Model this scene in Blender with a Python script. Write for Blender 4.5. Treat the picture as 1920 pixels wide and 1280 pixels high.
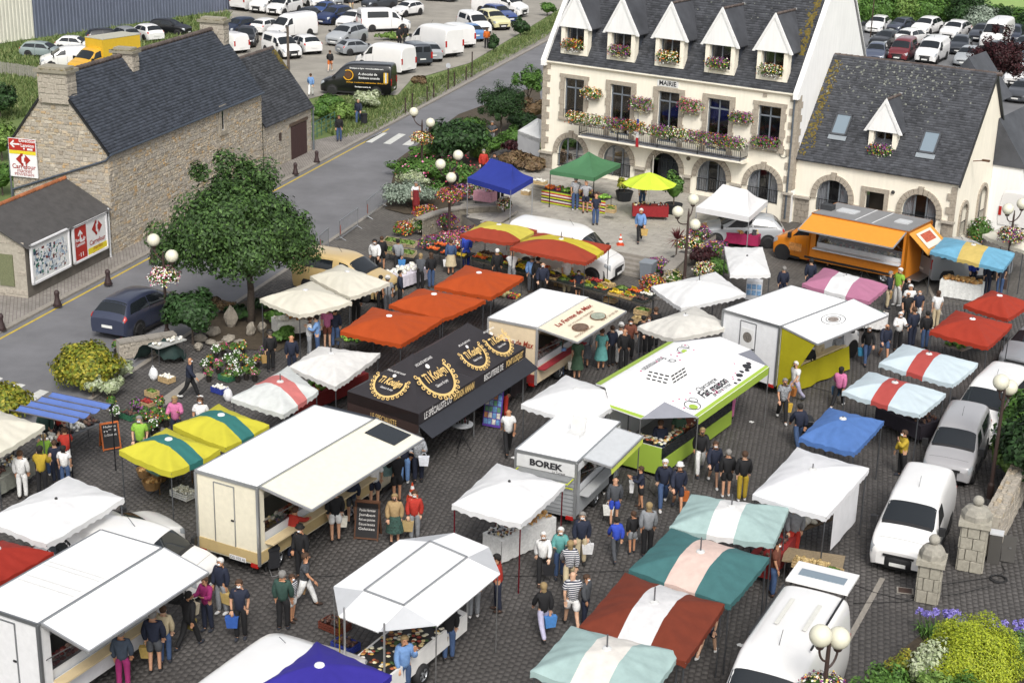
import bpy,math,random
import numpy as np
from mathutils import Vector,Matrix
random.seed(7);rng=np.random.default_rng(7)
R=math.radians;PI=math.pi
S=bpy.context.scene;COL=S.collection
for o in list(bpy.data.objects):bpy.data.objects.remove(o)

# ---------------------------------------------------------------- camera
FPX,PITCH,ROLL,HCAM=2913.88,0.341420,-0.026674,22.7207
fw=Vector((0,math.cos(PITCH),-math.sin(PITCH)));rt0=Vector((1,0,0));dn0=Vector((0,-math.sin(PITCH),-math.cos(PITCH)))
rt=rt0*math.cos(ROLL) + dn0*math.sin(ROLL);dn=-rt0*math.sin(ROLL) + dn0*math.cos(ROLL)
cd=bpy.data.cameras.new('camera');cam=bpy.data.objects.new('camera',cd);COL.objects.link(cam);S.camera=cam
cd.sensor_width=36;cd.lens=FPX/1920*36;cd.clip_start=.5;cd.clip_end=3000
m3=Matrix((rt,-dn,-fw)).transposed();cam.matrix_world=Matrix.Translation((0,0,HCAM)) @ m3.to_4x4()

# ---------------------------------------------------------------- sky, sun, exposure (bright overcast)
W=bpy.data.worlds.new('World');S.world=W;W.use_nodes=True
nt=W.node_tree;nt.nodes.clear()
sky=nt.nodes.new('ShaderNodeTexSky');sky.sky_type='NISHITA';sky.sun_disc=False
SUN_EL,SUN_AZ=R(46),R(172)
sky.sun_elevation=SUN_EL;sky.sun_rotation=SUN_AZ;sky.dust_density=4;sky.air_density=1.0
hs=nt.nodes.new('ShaderNodeHueSaturation');hs.inputs['Saturation'].default_value=.28
bg=nt.nodes.new('ShaderNodeBackground');bg.inputs['Strength'].default_value=.12
wo=nt.nodes.new('ShaderNodeOutputWorld')
nt.links.new(sky.outputs[0],hs.inputs['Color']);nt.links.new(hs.outputs[0],bg.inputs[0]);nt.links.new(bg.outputs[0],wo.inputs[0])
sl=bpy.data.lights.new('sun','SUN');sl.energy=1.3;sl.angle=R(18);sl.color=(1,.96,.9)
so=bpy.data.objects.new('sun',sl);COL.objects.link(so)
sd=Vector((math.sin(SUN_AZ)*math.cos(SUN_EL),math.cos(SUN_AZ)*math.cos(SUN_EL),math.sin(SUN_EL)))
so.rotation_euler=sd.to_track_quat('Z','Y').to_euler();so.location=(0,0,60)
S.view_settings.view_transform='Standard';S.view_settings.look='None';S.view_settings.gamma=1
S.view_settings.exposure=.76
try:
 S.cycles.max_bounces=6;S.cycles.diffuse_bounces=3;S.cycles.glossy_bounces=3;S.cycles.transmission_bounces=4;S.cycles.transparent_max_bounces=6;S.cycles.use_denoising=True
except Exception:pass

# ---------------------------------------------------------------- where things stand
def G(px,py,z=0.0):
 """the place on the level z that is seen at a point of the photograph"""
 k=rt*(px-960) + dn*(py-640) + fw*FPX
 t=(z-HCAM)/k.z
 return Vector((k.x*t,k.y*t,z))
def V(*a):return Vector(a)

# ---------------------------------------------------------------- materials
def lin(c):
 if isinstance(c,str):
  c=c.lstrip('#');c=[int(c[i:i+2],16)/255 for i in (0,2,4)]
  return tuple(.82*(x/12.92 if x <= .04045 else ((x+.055)/1.055)**2.4) for x in c)   # measured tones are of lit surfaces; paint reflects less
 return tuple(c)
MATS={}
def mat(name,col=None,rough=.75,metal=0.,var=0.,vs=3.,isl=0.,bump=0.,bs=30.,ramp=None,coat=0.,trans=0.,spec=.5,aniso=None,rampsrc='isl',const=False,streak=0.,cloth_light=0.):
 """procedural material; col None = the object's own colour"""
 if name in MATS:return MATS[name]
 m=bpy.data.materials.new(name);m.use_nodes=True;MATS[name]=m
 t=m.node_tree;N=t.nodes;L=t.links;b=N['Principled BSDF']
 b.inputs['Roughness'].default_value=rough;b.inputs['Metallic'].default_value=metal
 b.inputs['Specular IOR Level'].default_value=spec
 if coat:b.inputs['Coat Weight'].default_value=coat;b.inputs['Coat Roughness'].default_value=.08
 if trans:b.inputs['Transmission Weight'].default_value=trans
 tc=N.new('ShaderNodeTexCoord');gm=N.new('ShaderNodeNewGeometry')
 if ramp:
  cr=N.new('ShaderNodeValToRGB');e=cr.color_ramp.elements
  cs=[lin(c) for c in ramp]
  while len(e) < len(cs):e.new(.5)
  for i,c in enumerate(cs):
   e[i].position=i/(len(cs)-1 if not const else len(cs));e[i].color=(*c,1)
  if const:cr.color_ramp.interpolation='CONSTANT'
  if rampsrc == 'isl':L.new(gm.outputs['Random Per Island'],cr.inputs[0])
  else:
   nz=N.new('ShaderNodeTexNoise');nz.inputs['Scale'].default_value=vs;nz.inputs['Detail'].default_value=6
   L.new(tc.outputs['Object'],nz.inputs['Vector']);L.new(nz.outputs[0],cr.inputs[0])
  src=cr.outputs[0]
 elif col is None:
  oi=N.new('ShaderNodeObjectInfo');src=oi.outputs['Color']
 else:
  rg=N.new('ShaderNodeRGB');rg.outputs[0].default_value=(*lin(col),1);src=rg.outputs[0]
 def scale_by(src,fac_out,amount):
  mr=N.new('ShaderNodeMapRange');mr.inputs['To Min'].default_value=1-amount;mr.inputs['To Max'].default_value=1+amount
  L.new(fac_out,mr.inputs['Value'])
  mx=N.new('ShaderNodeVectorMath');mx.operation='SCALE'
  L.new(src,mx.inputs[0]);L.new(mr.outputs[0],mx.inputs['Scale']);return mx.outputs[0],mr
 if var:
  nz=N.new('ShaderNodeTexNoise');nz.inputs['Scale'].default_value=vs;nz.inputs['Detail'].default_value=5;nz.inputs['Roughness'].default_value=.65
  L.new(tc.outputs['Object'],nz.inputs['Vector'])
  src,mr=scale_by(src,nz.outputs[0],var);mr.inputs['From Min'].default_value=.3;mr.inputs['From Max'].default_value=.7
 if streak:
  mp=N.new('ShaderNodeMapping');mp.inputs['Scale'].default_value=(9,9,.7)
  nz=N.new('ShaderNodeTexNoise');nz.inputs['Scale'].default_value=.8;nz.inputs['Detail'].default_value=4
  L.new(tc.outputs['Object'],mp.inputs[0]);L.new(mp.outputs[0],nz.inputs['Vector'])
  src,mr=scale_by(src,nz.outputs[0],streak);mr.inputs['From Min'].default_value=.3;mr.inputs['From Max'].default_value=.7
 if isl:src,_=scale_by(src,gm.outputs['Random Per Island'],isl)
 L.new(src,b.inputs['Base Color'])
 if cloth_light:   # daylight glowing through thin cloth
  tl=N.new('ShaderNodeBsdfTranslucent');ms=N.new('ShaderNodeMixShader');ms.inputs[0].default_value=cloth_light
  L.new(src,tl.inputs[0]);L.new(b.outputs[0],ms.inputs[1]);L.new(tl.outputs[0],ms.inputs[2]);L.new(ms.outputs[0],N['Material Output'].inputs['Surface'])
 if bump:
  nb=N.new('ShaderNodeTexNoise');nb.inputs['Scale'].default_value=bs;nb.inputs['Detail'].default_value=4
  bp=N.new('ShaderNodeBump');bp.inputs['Strength'].default_value=bump;bp.inputs['Distance'].default_value=.02
  L.new(tc.outputs['Object'],nb.inputs['Vector']);L.new(nb.outputs[0],bp.inputs['Height']);L.new(bp.outputs[0],b.inputs['Normal'])
 return m

# ---------------------------------------------------------------- mesh builder
class MB:
 def __init__(s):s.v=[];s.f=[];s.m=[];s.k=0
 def add(s,vs,fs):
  n=len(s.v);s.v.extend([tuple(p) for p in vs]);s.f.extend([tuple(i+n for i in f) for f in fs]);s.m.extend([s.k]*len(fs));return s
 def box(s,c,d,rz=0.,M=None):
  x,y,z=d[0]/2,d[1]/2,d[2]/2
  P=[V(i*x,j*y,k*z) for k in (-1,1) for j in (-1,1) for i in (-1,1)]
  if rz:P=[Matrix.Rotation(rz,3,'Z') @ p for p in P]
  P=[p+Vector(c) for p in P]
  if M:P=[M @ p for p in P]
  return s.add(P,[(0,2,3,1),(4,5,7,6),(0,1,5,4),(2,6,7,3),(0,4,6,2),(1,3,7,5)])
 def bar(s,a,b,w,h=None,up=(0,0,1)):
  a=Vector(a);b=Vector(b);d=(b-a).normalized();h=h or w
  up=Vector(up);x=d.cross(up)
  if x.length < 1e-4:x=d.cross(V(1,0,0))
  x.normalize();y=x.cross(d)
  P=[p + x*(i*w/2) + y*(j*h/2) for p in (a,b) for j in (-1,1) for i in (-1,1)]
  return s.add(P,[(0,2,3,1),(4,5,7,6),(0,1,5,4),(2,6,7,3),(0,4,6,2),(1,3,7,5)])
 def cyl(s,a,b,r0,r1=None,n=8,cap=True):
  a=Vector(a);b=Vector(b);r1=r0 if r1 is None else r1
  d=(b-a).normalized();x=d.orthogonal().normalized();y=d.cross(x)
  P=[p + x*(r*math.cos(2*PI*i/n)) + y*(r*math.sin(2*PI*i/n)) for p,r in ((a,r0),(b,r1)) for i in range(n)]
  F=[(i,(i+1) % n,n+(i+1) % n,n+i) for i in range(n)]
  if cap:F += [tuple(range(n-1,-1,-1)),tuple(range(n,2*n))]
  return s.add(P,F)
 def tube(s,pts,r,n=6):
  for a,b in zip(pts,pts[1:]):s.cyl(a,b,r,r,n)
  return s
 def lathe(s,prof,n=16,c=(0,0,0),axis='Z',cap=True):
  c=Vector(c);P=[]
  for r,z in prof:
   for i in range(n):
    a=2*PI*i/n;q=V(r*math.cos(a),r*math.sin(a),z)
    if axis == 'Y':q=V(q.x,q.z,q.y)
    if axis == 'X':q=V(q.z,q.x,q.y)
    P.append(c+q)
  F=[(j*n+i,j*n+(i+1) % n,(j+1)*n+(i+1) % n,(j+1)*n+i) for j in range(len(prof)-1) for i in range(n)]
  if cap:F += [tuple(range(n-1,-1,-1)),tuple(range((len(prof)-1)*n,len(prof)*n))]
  return s.add(P,F)
 def ell(s,c,r,nu=10,nv=7):
  if not hasattr(r,'__len__'):r=(r,r,r)
  prof=[(max(math.sin(PI*j/nv),.02),-math.cos(PI*j/nv)) for j in range(nv+1)]
  P=[]
  for q,z in prof:
   for i in range(nu):
    a=2*PI*i/nu;P.append((c[0]+r[0]*q*math.cos(a),c[1]+r[1]*q*math.sin(a),c[2]+r[2]*z))
  F=[(j*nu+i,j*nu+(i+1) % nu,(j+1)*nu+(i+1) % nu,(j+1)*nu+i) for j in range(nv) for i in range(nu)]
  return s.add(P,F)
 def poly(s,pts):return s.add(pts,[tuple(range(len(pts)))])
 def prism(s,pts,off):
  """pts: polygon (3d); off: extrusion vector"""
  n=len(pts);off=Vector(off);P=[Vector(p) for p in pts];P += [p+off for p in P[:n]]
  return s.add(P,[tuple(range(n-1,-1,-1)),tuple(range(n,2*n))] + [(i,(i+1) % n,n+(i+1) % n,n+i) for i in range(n)])
 def grid(s,A):
  """A: rows of points"""
  h=len(A);w=len(A[0]);P=[p for r in A for p in r]
  return s.add(P,[(j*w+i,j*w+i+1,(j+1)*w+i+1,(j+1)*w+i) for j in range(h-1) for i in range(w-1)])
 def mesh(s,mats,smooth=False):
  me=bpy.data.meshes.new('m');me.from_pydata(s.v,[],s.f)
  for m in (mats if isinstance(mats,(list,tuple)) else [mats]):me.materials.append(MATS[m] if isinstance(m,str) else m)
  if any(s.m):me.polygons.foreach_set('material_index',s.m)
  if smooth:me.polygons.foreach_set('use_smooth',[True]*len(s.f))
  me.update();return me
 def build(s,name,mats,parent=None,smooth=False,col=None):
  return obj(name,s.mesh(mats,smooth),parent,col)
def obj(name,me,parent=None,col=None):
 me.name=name;o=bpy.data.objects.new(name,me);COL.objects.link(o)
 if parent:o.parent=parent
 if col is not None:o.color=(*lin(col),1)
 return o
def np_mesh(name,verts,quads,mats,parent=None,col=None,smooth=False,tri=False):
 """fast mesh of many quads from arrays"""
 me=bpy.data.meshes.new(name);n=len(verts);q=len(quads);k=3 if tri else 4
 me.vertices.add(n);me.vertices.foreach_set('co',np.asarray(verts,np.float32).ravel())
 me.loops.add(q*k);me.loops.foreach_set('vertex_index',np.asarray(quads,np.int32).ravel())
 me.polygons.add(q);me.polygons.foreach_set('loop_start',np.arange(0,q*k,k,dtype=np.int32))
 try:me.polygons.foreach_set('loop_total',np.full(q,k,np.int32))
 except Exception:pass
 if smooth:me.polygons.foreach_set('use_smooth',np.ones(q,bool))
 for m in (mats if isinstance(mats,(list,tuple)) else [mats]):me.materials.append(MATS[m])
 me.update(calc_edges=True)
 return obj(name,me,parent,col)
def tag(o,label,cat,group=None):
 o['label']=label;o['category']=cat
 if group:o['group']=group
 return o
def thing(name,label,cat,loc=(0,0,0),rz=0.,group=None):
 o=bpy.data.objects.new(name,None);COL.objects.link(o);o.location=loc;o.rotation_euler=(0,0,rz);o.empty_display_size=.2
 return tag(o,label,cat,group)
def struct(o):o['kind']='structure';return o
def stuff(o):o['kind']='stuff';return o
def dup(root,loc=None,rz=None,label=None,group=None,col=None,colparts=()):
 def cp(o,par):
  c=o.copy();COL.objects.link(c);c.parent=par
  for ch in o.children:cp(ch,c)
  return c
 r=cp(root,None)
 if loc is not None:r.location=loc
 if rz is not None:r.rotation_euler=(0,0,rz)
 if label:r['label']=label
 if group:r['group']=group
 if col is not None:
  for ch in r.children:
   if ch.name.split('.')[0] in colparts:ch.color=(*lin(col),1)
 return r
def ang(a,b):d=Vector(b)-Vector(a);return math.atan2(d.y,d.x)
_fonts={}
def text_mesh(body,size,mats,shear=0.,bold=0.):
 cu=bpy.data.curves.new('t','FONT');cu.body=body;cu.size=size;cu.align_x='CENTER';cu.align_y='CENTER';cu.shear=shear;cu.offset=bold;cu.resolution_u=3
 o=bpy.data.objects.new('t',cu)
 me=bpy.data.meshes.new_from_object(o)
 bpy.data.objects.remove(o);bpy.data.curves.remove(cu);me.materials.clear();me.materials.append(MATS[mats]);return me
def frame(o,x,y):
 """matrix with origin o, text running along x, up along y"""
 x=Vector(x).normalized();z=x.cross(Vector(y)).normalized();y=z.cross(x)
 m=Matrix((x,y,z)).transposed().to_4x4();m.translation=Vector(o);return m
def text_on(body,size,mats,o,x,y,parent=None,name='lettering',col=None,shear=0.,bold=0.,off=.006,width=None):
 me=text_mesh(body,size,mats,shear,bold)
 M=frame(o,x,y);z=M.to_3x3() @ V(0,0,1)
 if width:
  xs=[v.co.x for v in me.vertices]
  if xs and max(xs) > min(xs):me.transform(Matrix.Diagonal((width/(max(xs)-min(xs)),1,1,1)))
 M.translation += z*off;me.transform(M);return obj(name,me,parent,col)
# ---------------------------------------------------------------- shared materials
mat('cloth',None,.85,var=.16,vs=11.,bump=.5,bs=22)
mat('canvas',None,.7,var=.07,vs=1.6,bump=.3,bs=4,spec=.3,cloth_light=.22)
mat('canvas_worn',None,.75,var=.11,vs=2.6,bump=.4,bs=4,spec=.3,cloth_light=.18)
mat('paint',None,.3,coat=.6,var=.03,vs=2)
mat('plain',None,.6,var=.06,vs=5)
mat('skin',None,.55,var=.05,vs=20)
mat('print',None,.6)
mat('wood',None,.75,var=.22,vs=14,isl=.15)
mat('metal',None,.35,metal=.7,var=.06)
mat('chrome',(.6,.6,.62),.2,metal=1)
mat('glass_dark',(.012,.015,.018),.06,spec=.6)
mat('window_glass',(.02,.024,.028),.05,spec=.7)
mat('skylight_glass',(.18,.23,.27),.08,spec=.8)
mat('rubber',(.015,.015,.016),.8)
mat('black',(.012,.012,.013),.55)
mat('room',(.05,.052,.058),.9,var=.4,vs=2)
mat('lamp_glass',(.62,.60,.48),.25,var=.04,vs=6,spec=.5)
mat('lens',(.30,.32,.34),.08,spec=1.)
mat('tail_red',(.35,.015,.012),.2,spec=.7)
mat('tail_orange',(.6,.15,.02),.2)
mat('granite',None,.85,var=.2,vs=9,isl=.22,bump=.35,bs=25)
mat('rubble',ramp=['a39a8c','b5ac9c','bdb09a','a8a196','b4a388','b0a99e','a8967a','978e82','c6bdac','b8996e'],rough=.9,var=.22,vs=12,bump=.5,bs=20)
mat('mortar','aaa396',.95,var=.18,vs=6,bump=.4,bs=14)
mat('slate','454a54',.55,isl=.3,var=.12,vs=1.2,spec=.4)
mat('slate_old','4b4d52',.65,isl=.32,var=.28,vs=.9,spec=.35)
mat('ridge_tile','5d524d',.8,isl=.25,var=.2,vs=8)
mat('ridge_orange','a5653f',.85,isl=.2,var=.2,vs=8)
mat('lichen',ramp=['6f6024','605222','7c6a2e','565630'],rough=.95)
mat('lichen_grey',ramp=['7c7f76','6c6f67','868880'],rough=.95)
mat('render_cream','fbf4e2',.9,var=.04,vs=.8,bump=.08,bs=40,streak=.035)
mat('render_white','f6f6f4',.9,var=.04,vs=.6,bump=.08,bs=40,streak=.04)
mat('asphalt','747477',.9,var=.2,vs=.35,bump=.25,bs=60)
mat('gravel','99948a',.95,var=.2,vs=.35,bump=.5,bs=25)
mat('carpark_tar','77787a',.9,var=.12,vs=.4)
mat('grass_ground',ramp=['4a5e2e','5b6f38','6a7c42','53663a','7a8250'],rampsrc='noise',vs=.8,rough=.95,bump=.6,bs=8)
mat('soil','4a4032',.95,var=.3,vs=5,bump=.6,bs=12)
mat('road_white','cfcfc9',.8,var=.14,vs=4)
mat('road_yellow','c9ad3a',.8,var=.2,vs=4)
mat('joint','454240',.95,var=.2,vs=2)
mat('paver','524f4d',.85,isl=.14,var=.28,vs=.3,bump=.2,bs=40)
mat('slab','a9a49a',.85,isl=.14,var=.14,vs=2,bump=.2,bs=25)
mat('kerb_stone','938d84',.85,isl=.12,var=.15,vs=5,bump=.3,bs=25)
def brick_mat(name,c1,c2,mortar,bw,bh,rz=0.,mo=.012):
 m=mat(name,c1,.9);t=m.node_tree;N=t.nodes;L=t.links;b=N['Principled BSDF']
 tc=N.new('ShaderNodeTexCoord');mp=N.new('ShaderNodeMapping');mp.inputs['Rotation'].default_value=(0,0,rz)
 br=N.new('ShaderNodeTexBrick');br.inputs['Color1'].default_value=(*lin(c1),1);br.inputs['Color2'].default_value=(*lin(c2),1);br.inputs['Mortar'].default_value=(*lin(mortar),1)
 br.inputs['Scale'].default_value=1;br.inputs['Brick Width'].default_value=bw;br.inputs['Row Height'].default_value=bh;br.inputs['Mortar Size'].default_value=mo
 nz=N.new('ShaderNodeTexNoise');nz.inputs['Scale'].default_value=.5;nz.inputs['Detail'].default_value=6
 mx=N.new('ShaderNodeMix');mx.data_type='RGBA';mx.blend_type='OVERLAY';mx.inputs[0].default_value=.5
 L.new(tc.outputs['Object'],mp.inputs[0]);L.new(mp.outputs[0],br.inputs[0]);L.new(tc.outputs['Object'],nz.inputs['Vector'])
 L.new(br.outputs[0],mx.inputs[6]);L.new(nz.outputs[0],mx.inputs[7]);L.new(mx.outputs[2],b.inputs['Base Color'])
 bp=N.new('ShaderNodeBump');bp.inputs['Strength'].default_value=.4;bp.inputs['Distance'].default_value=.01;bp.invert=True
 L.new(br.outputs['Fac'],bp.inputs['Height']);L.new(bp.outputs[0],b.inputs['Normal']);return m
brick_mat('paving_far','68645f','5a5651','3f3b38',.24,.17,R(60))
brick_mat('paving_walk','96908a','87817a','625d56',.26,.16,R(74))
PAINT=dict(white='f0f0f0')

# ---------------------------------------------------------------- ground
def sheet(name,pts,z,m,parent=None,struc=True):
 P=[Vector((p[0],p[1],z)) if not isinstance(p,Vector) else V(p.x,p.y,z) for p in pts]
 # counter-clockwise so that it faces up
 ar=sum(P[i].x*P[(i+1) % len(P)].y-P[(i+1) % len(P)].x*P[i].y for i in range(len(P)))
 if ar < 0:P=P[::-1]
 o=MB().poly(P).build(name,m,parent)
 if struc and not parent:struct(o)
 return o
def pxp(pts,z=0.):return [G(x,y,z) for x,y in pts]
sheet('ground',[(-900,-50),(900,-50),(900,1600),(-900,1600)],-.06,'grass_ground')
# street: left kerb line and its direction
KO=V(-22.1,63.2,0);KD=V(25.5,89.6,0).normalized();KN=V(KD.y,-KD.x,0)     # KN points to the square
RW=7.4
def K(s,off=0.,z=0.):p=KO + KD*s + KN*off;return V(p.x,p.y,z)
road=sheet('road',[K(-45,0),K(-45,RW),K(150,RW),K(150,0)],-.012,'asphalt')
sheet('yellow_line',[K(-45,.28),K(-45,.40),K(46.5,.40),K(46.5,.28)],-.007,'road_yellow',road)
for q in ([(683.5,266),(714,248),(726,249.5),(697.5,267.5)],[(718.5,268.8),(748,250),(761,252),(732,270.5)],[(754,271.5),(780,254),(797,256),(770,273)],[(790,275),(815,258),(828,260),(806,276)],
          [(-30,757),(31,717),(48,721),(-18,765)],[(32,755),(75,729.5),(92,733.5),(50,760)],[(-60,730),(-6,704),(6,709),(-45,738)]):
 sheet('crossing_stripe',pxp(q),-.007,'road_white',road)
MB().cyl(V(*K(9.5,3.2))+V(0,0,-.02),V(*K(9.5,3.2))+V(0,0,-.004),.3,n=16).build('manhole_cover','black',road)
walk=sheet('sidewalk',[K(-45,-.12),K(150,-.12),K(150,-1.5),K(44,-1.6),K(40,-3.0),K(12,-2.6),K(3,-3.4),K(-45,-3.6)],.10,'paving_walk')
kerb=struct(MB().box((0,0,-.5),(.02,.02,.02)).build('kerb','kerb_stone'))
km=None
for i in range(150):
 L_=1.0;s=-22+i*1.0
 if km is None:
  b=MB();b.prism([(-.13,0,-.06),(.13,0,-.06),(.13,0,.085),(.10,0,.11),(-.13,0,.11)],(0,.985,0));km=b.mesh('kerb_stone')
 o=bpy.data.objects.new('kerb_stone',km);COL.objects.link(o);o.parent=kerb
 o.location=K(s,-.12,random.uniform(-.004,.004));o.rotation_euler=(0,0,ang((0,0,0),KD)-PI/2)
# right kerb, flush
kr=struct(MB().box((0,0,-.6),(.02,.02,.02)).build('flush_kerb','kerb_stone'))
km2=MB().box((0,.49,-.02),(.22,.98,.06)).mesh('kerb_stone')
for i in range(60):
 o=bpy.data.objects.new('kerb_stone',km2);COL.objects.link(o);o.parent=kr;o.location=K(-14+i,RW+.11,.0);o.rotation_euler=(0,0,ang((0,0,0),KD)-PI/2)

mat('field_grass',ramp=['7d9a4e','8aa65a','93ad62','86a056'],rampsrc='noise',vs=.25,rough=.95)
sheet('field',pxp([(1560,-60),(2100,-60),(2100,80),(1760,36),(1610,40)]),-.045,'field_grass')
# car park gravel, asphalt behind the annexe
sheet('car_park',pxp([(395,30),(395,150),(560,190),(606,178),(745,178),(770,150),(880,118),(975,62),(1040,22),(1120,-30),(900,-60),(430,-10)]),-.02,'gravel')
sheet('rear_car_park',pxp([(1560,115),(1600,40),(1640,30),(1930,45),(2000,330),(1800,380)]),-.03,'carpark_tar')
# paved square: far part by material, near part stone by stone
NEAR=72.
sq=sheet('square',[K(-40,RW+.2),K((NEAR-63.2)/KD.y,RW+.2),(60,NEAR),(60,20),(-10,20)],-.013,'joint')
sheet('square_far',[K((NEAR-63.2)/KD.y,RW+.2),K(38,RW+.2),V(4,101,0),V(38,84,0),V(60,84,0),V(60,NEAR,0)],-.004,'paving_far')
def project(P):
 d=P-np.array([0,0,HCAM]);z=d@np.array(fw);return 960+FPX*(d@np.array(rt))/z,640+FPX*(d@np.array(dn))/z
def pavers():
 w,l=.175,.25;a=R(-12);ca,sa=math.cos(a),math.sin(a)
 I,J=np.meshgrid(np.arange(-190,330),np.arange(-20,360),indexing='ij')
 U=I*w;Vv=J*l + (I % 2)*l/2
 X=U*ca - Vv*sa*1.0;Y=U*sa + Vv*ca + 28
 X=X.ravel();Y=Y.ravel()
 px,py=project(np.stack([X,Y,np.zeros_like(X)],1))
 k=(Y < NEAR) & (px > -40) & (px < 1960) & (py < 1310) & ((X-KO.x)*KN.x+(Y-KO.y)*KN.y > RW+.32)
 X,Y,px,py=X[k],Y[k],px[k],py[k];n=len(X)
 hw=(w-.016)/2*rng.uniform(.93,1.03,n);hl=(l-.016)/2*rng.uniform(.93,1.03,n);zz=rng.uniform(-.006,.002,n)
 lo=np.array([[-1,-1],[1,-1],[1,1],[-1,1]])
 vs=np.zeros((n,8,3))
 for i in range(4):
  for lev,(sc,dz) in enumerate(((1,-.028),(.88,0))):
   du=lo[i,0]*hw*sc + rng.uniform(-.004,.004,n);dv=lo[i,1]*hl*(1 if not lev else .92) + rng.uniform(-.004,.004,n)
   vs[:,lev*4+i,0]=X + du*ca - dv*sa;vs[:,lev*4+i,1]=Y + du*sa + dv*ca;vs[:,lev*4+i,2]=dz + (zz if lev else 0)
 fq=np.array([[4,5,6,7],[0,1,5,4],[1,2,6,5],[2,3,7,6],[3,0,4,7]])
 # the largest and unhidden ones as single stones
 boxes=[(762,1205,985,1281,130),(300,1235,372,1281,40),(540,1105,605,1180,40),(1595,1115,1690,1190,50),(950,1200,1000,1240,40)]
 one=np.zeros(n,bool)
 for x0,y0,x1,y1,mx in boxes:
  q=np.where((px > x0) & (px < x1) & (py > y0) & (py < y1) & ~one)[0]
  q=q[np.argsort(-py[q])][:mx];one[q]=True
 for i in np.where(one)[0][:300]:
  np_mesh('paver',vs[i],fq,'paver',sq)
 r=vs[~one];nr=len(r)
 fa=(fq[None]+np.arange(nr)[:,None,None]*8).reshape(-1,4)
 stuff(np_mesh('pavers',r.reshape(-1,3),fa,'paver',sq))
pavers()
# pale lines of stones laid in the paving
for k,(a,b,w) in enumerate([((1655,1083),(1590,1200),.16),((1716,480),(1765,590),.14),((290,765),(380,700),.5),((1640,500),(1716,560),.12),((190,760),(330,815),.25)]):
 A=G(*a);B=G(*b);d=(B-A).normalized();L_=(B-A).length;nn=max(2,int(L_/.5));line=MB().box((*A.xy,-.05),(.02,.02,.02)).build('stone_line','kerb_stone',sq)
 for i in range(nn):
  MB().box((0,0,0),(L_/nn-.015,w,.03)).build('stone','kerb_stone',line)
  o=line.children[-1];o.location=A+d*(L_*(i+.5)/nn)+V(0,0,-.0055);o.rotation_euler=(0,0,math.atan2(d.y,d.x))

# ---------------------------------------------------------------- foliage makers
def leaf_mat(name,cols):return mat(name,ramp=cols,rough=.6,spec=.3)
leaf_mat('leaf_oak',['22351a','304722','3e5a2b','4c6b32','2e4422','5e7f3e'])
leaf_mat('leaf_dark',['1c2d17','27401d','35542a','1f3319','40622f'])
leaf_mat('leaf_mid',['34501f','466a2a','587f33','3d5c25','6a9040'])
leaf_mat('leaf_bright',['526b2e','627e38','789546','587533','88a355'])
leaf_mat('leaf_lime',['8a9a20','a2b026','b0bb30','6f8220','b9c044'])
leaf_mat('leaf_gold',['5a6a20','7a8428','a39a30','46581e','b9a93a'])
leaf_mat('leaf_pale',['9aa77c','b4bd97','7d8d62','c6ccb0','8c9a70'])
leaf_mat('leaf_grey',['7e8d7c','94a291','6a7a69','a7b3a3','5d6d5c'])
leaf_mat('leaf_red',['2b1216','3a181c','22100f','45191f','1c0d10'])
leaf_mat('leaf_brown',['5a4a36','6d573f','7d664a','4a3c2c','84724f'])
leaf_mat('grass_blades',['46592c','576c38','667a45','788650','8c9062'])
mat('bark','5b5148',.95,var=.3,vs=8,bump=.6,bs=20)
def flower_mat(name,cols):return mat(name,ramp=cols,rough=.6,const=True)
flower_mat('bloom_mix',['b8461c','7a2f74','d9b83a','98244a','e6e0cc','8d3a86','c8641f','6a2440'])
flower_mat('bloom_warm',['b8401c','d7791f','e5bf3a','8f2a1a','c95a22'])
flower_mat('bloom_purple',['5a2468','7a3484','8d4090','48205c','9a4a8c'])
flower_mat('bloom_pale',['f0ecd8','e6dc9a','f6f4ea','dccf7a'])
flower_mat('bloom_pink',['b8326a','d05a8c','e28ab0','a02050'])
flower_mat('bloom_red',['8a1c2a','b03040','701520','c0485a'])
flower_mat('bloom_white',['f4f4f0','e9e9e2','ffffff'])
flower_mat('bloom_blue',['7d70c8','9488d8','6a5fb8','a59ae0'])
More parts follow.
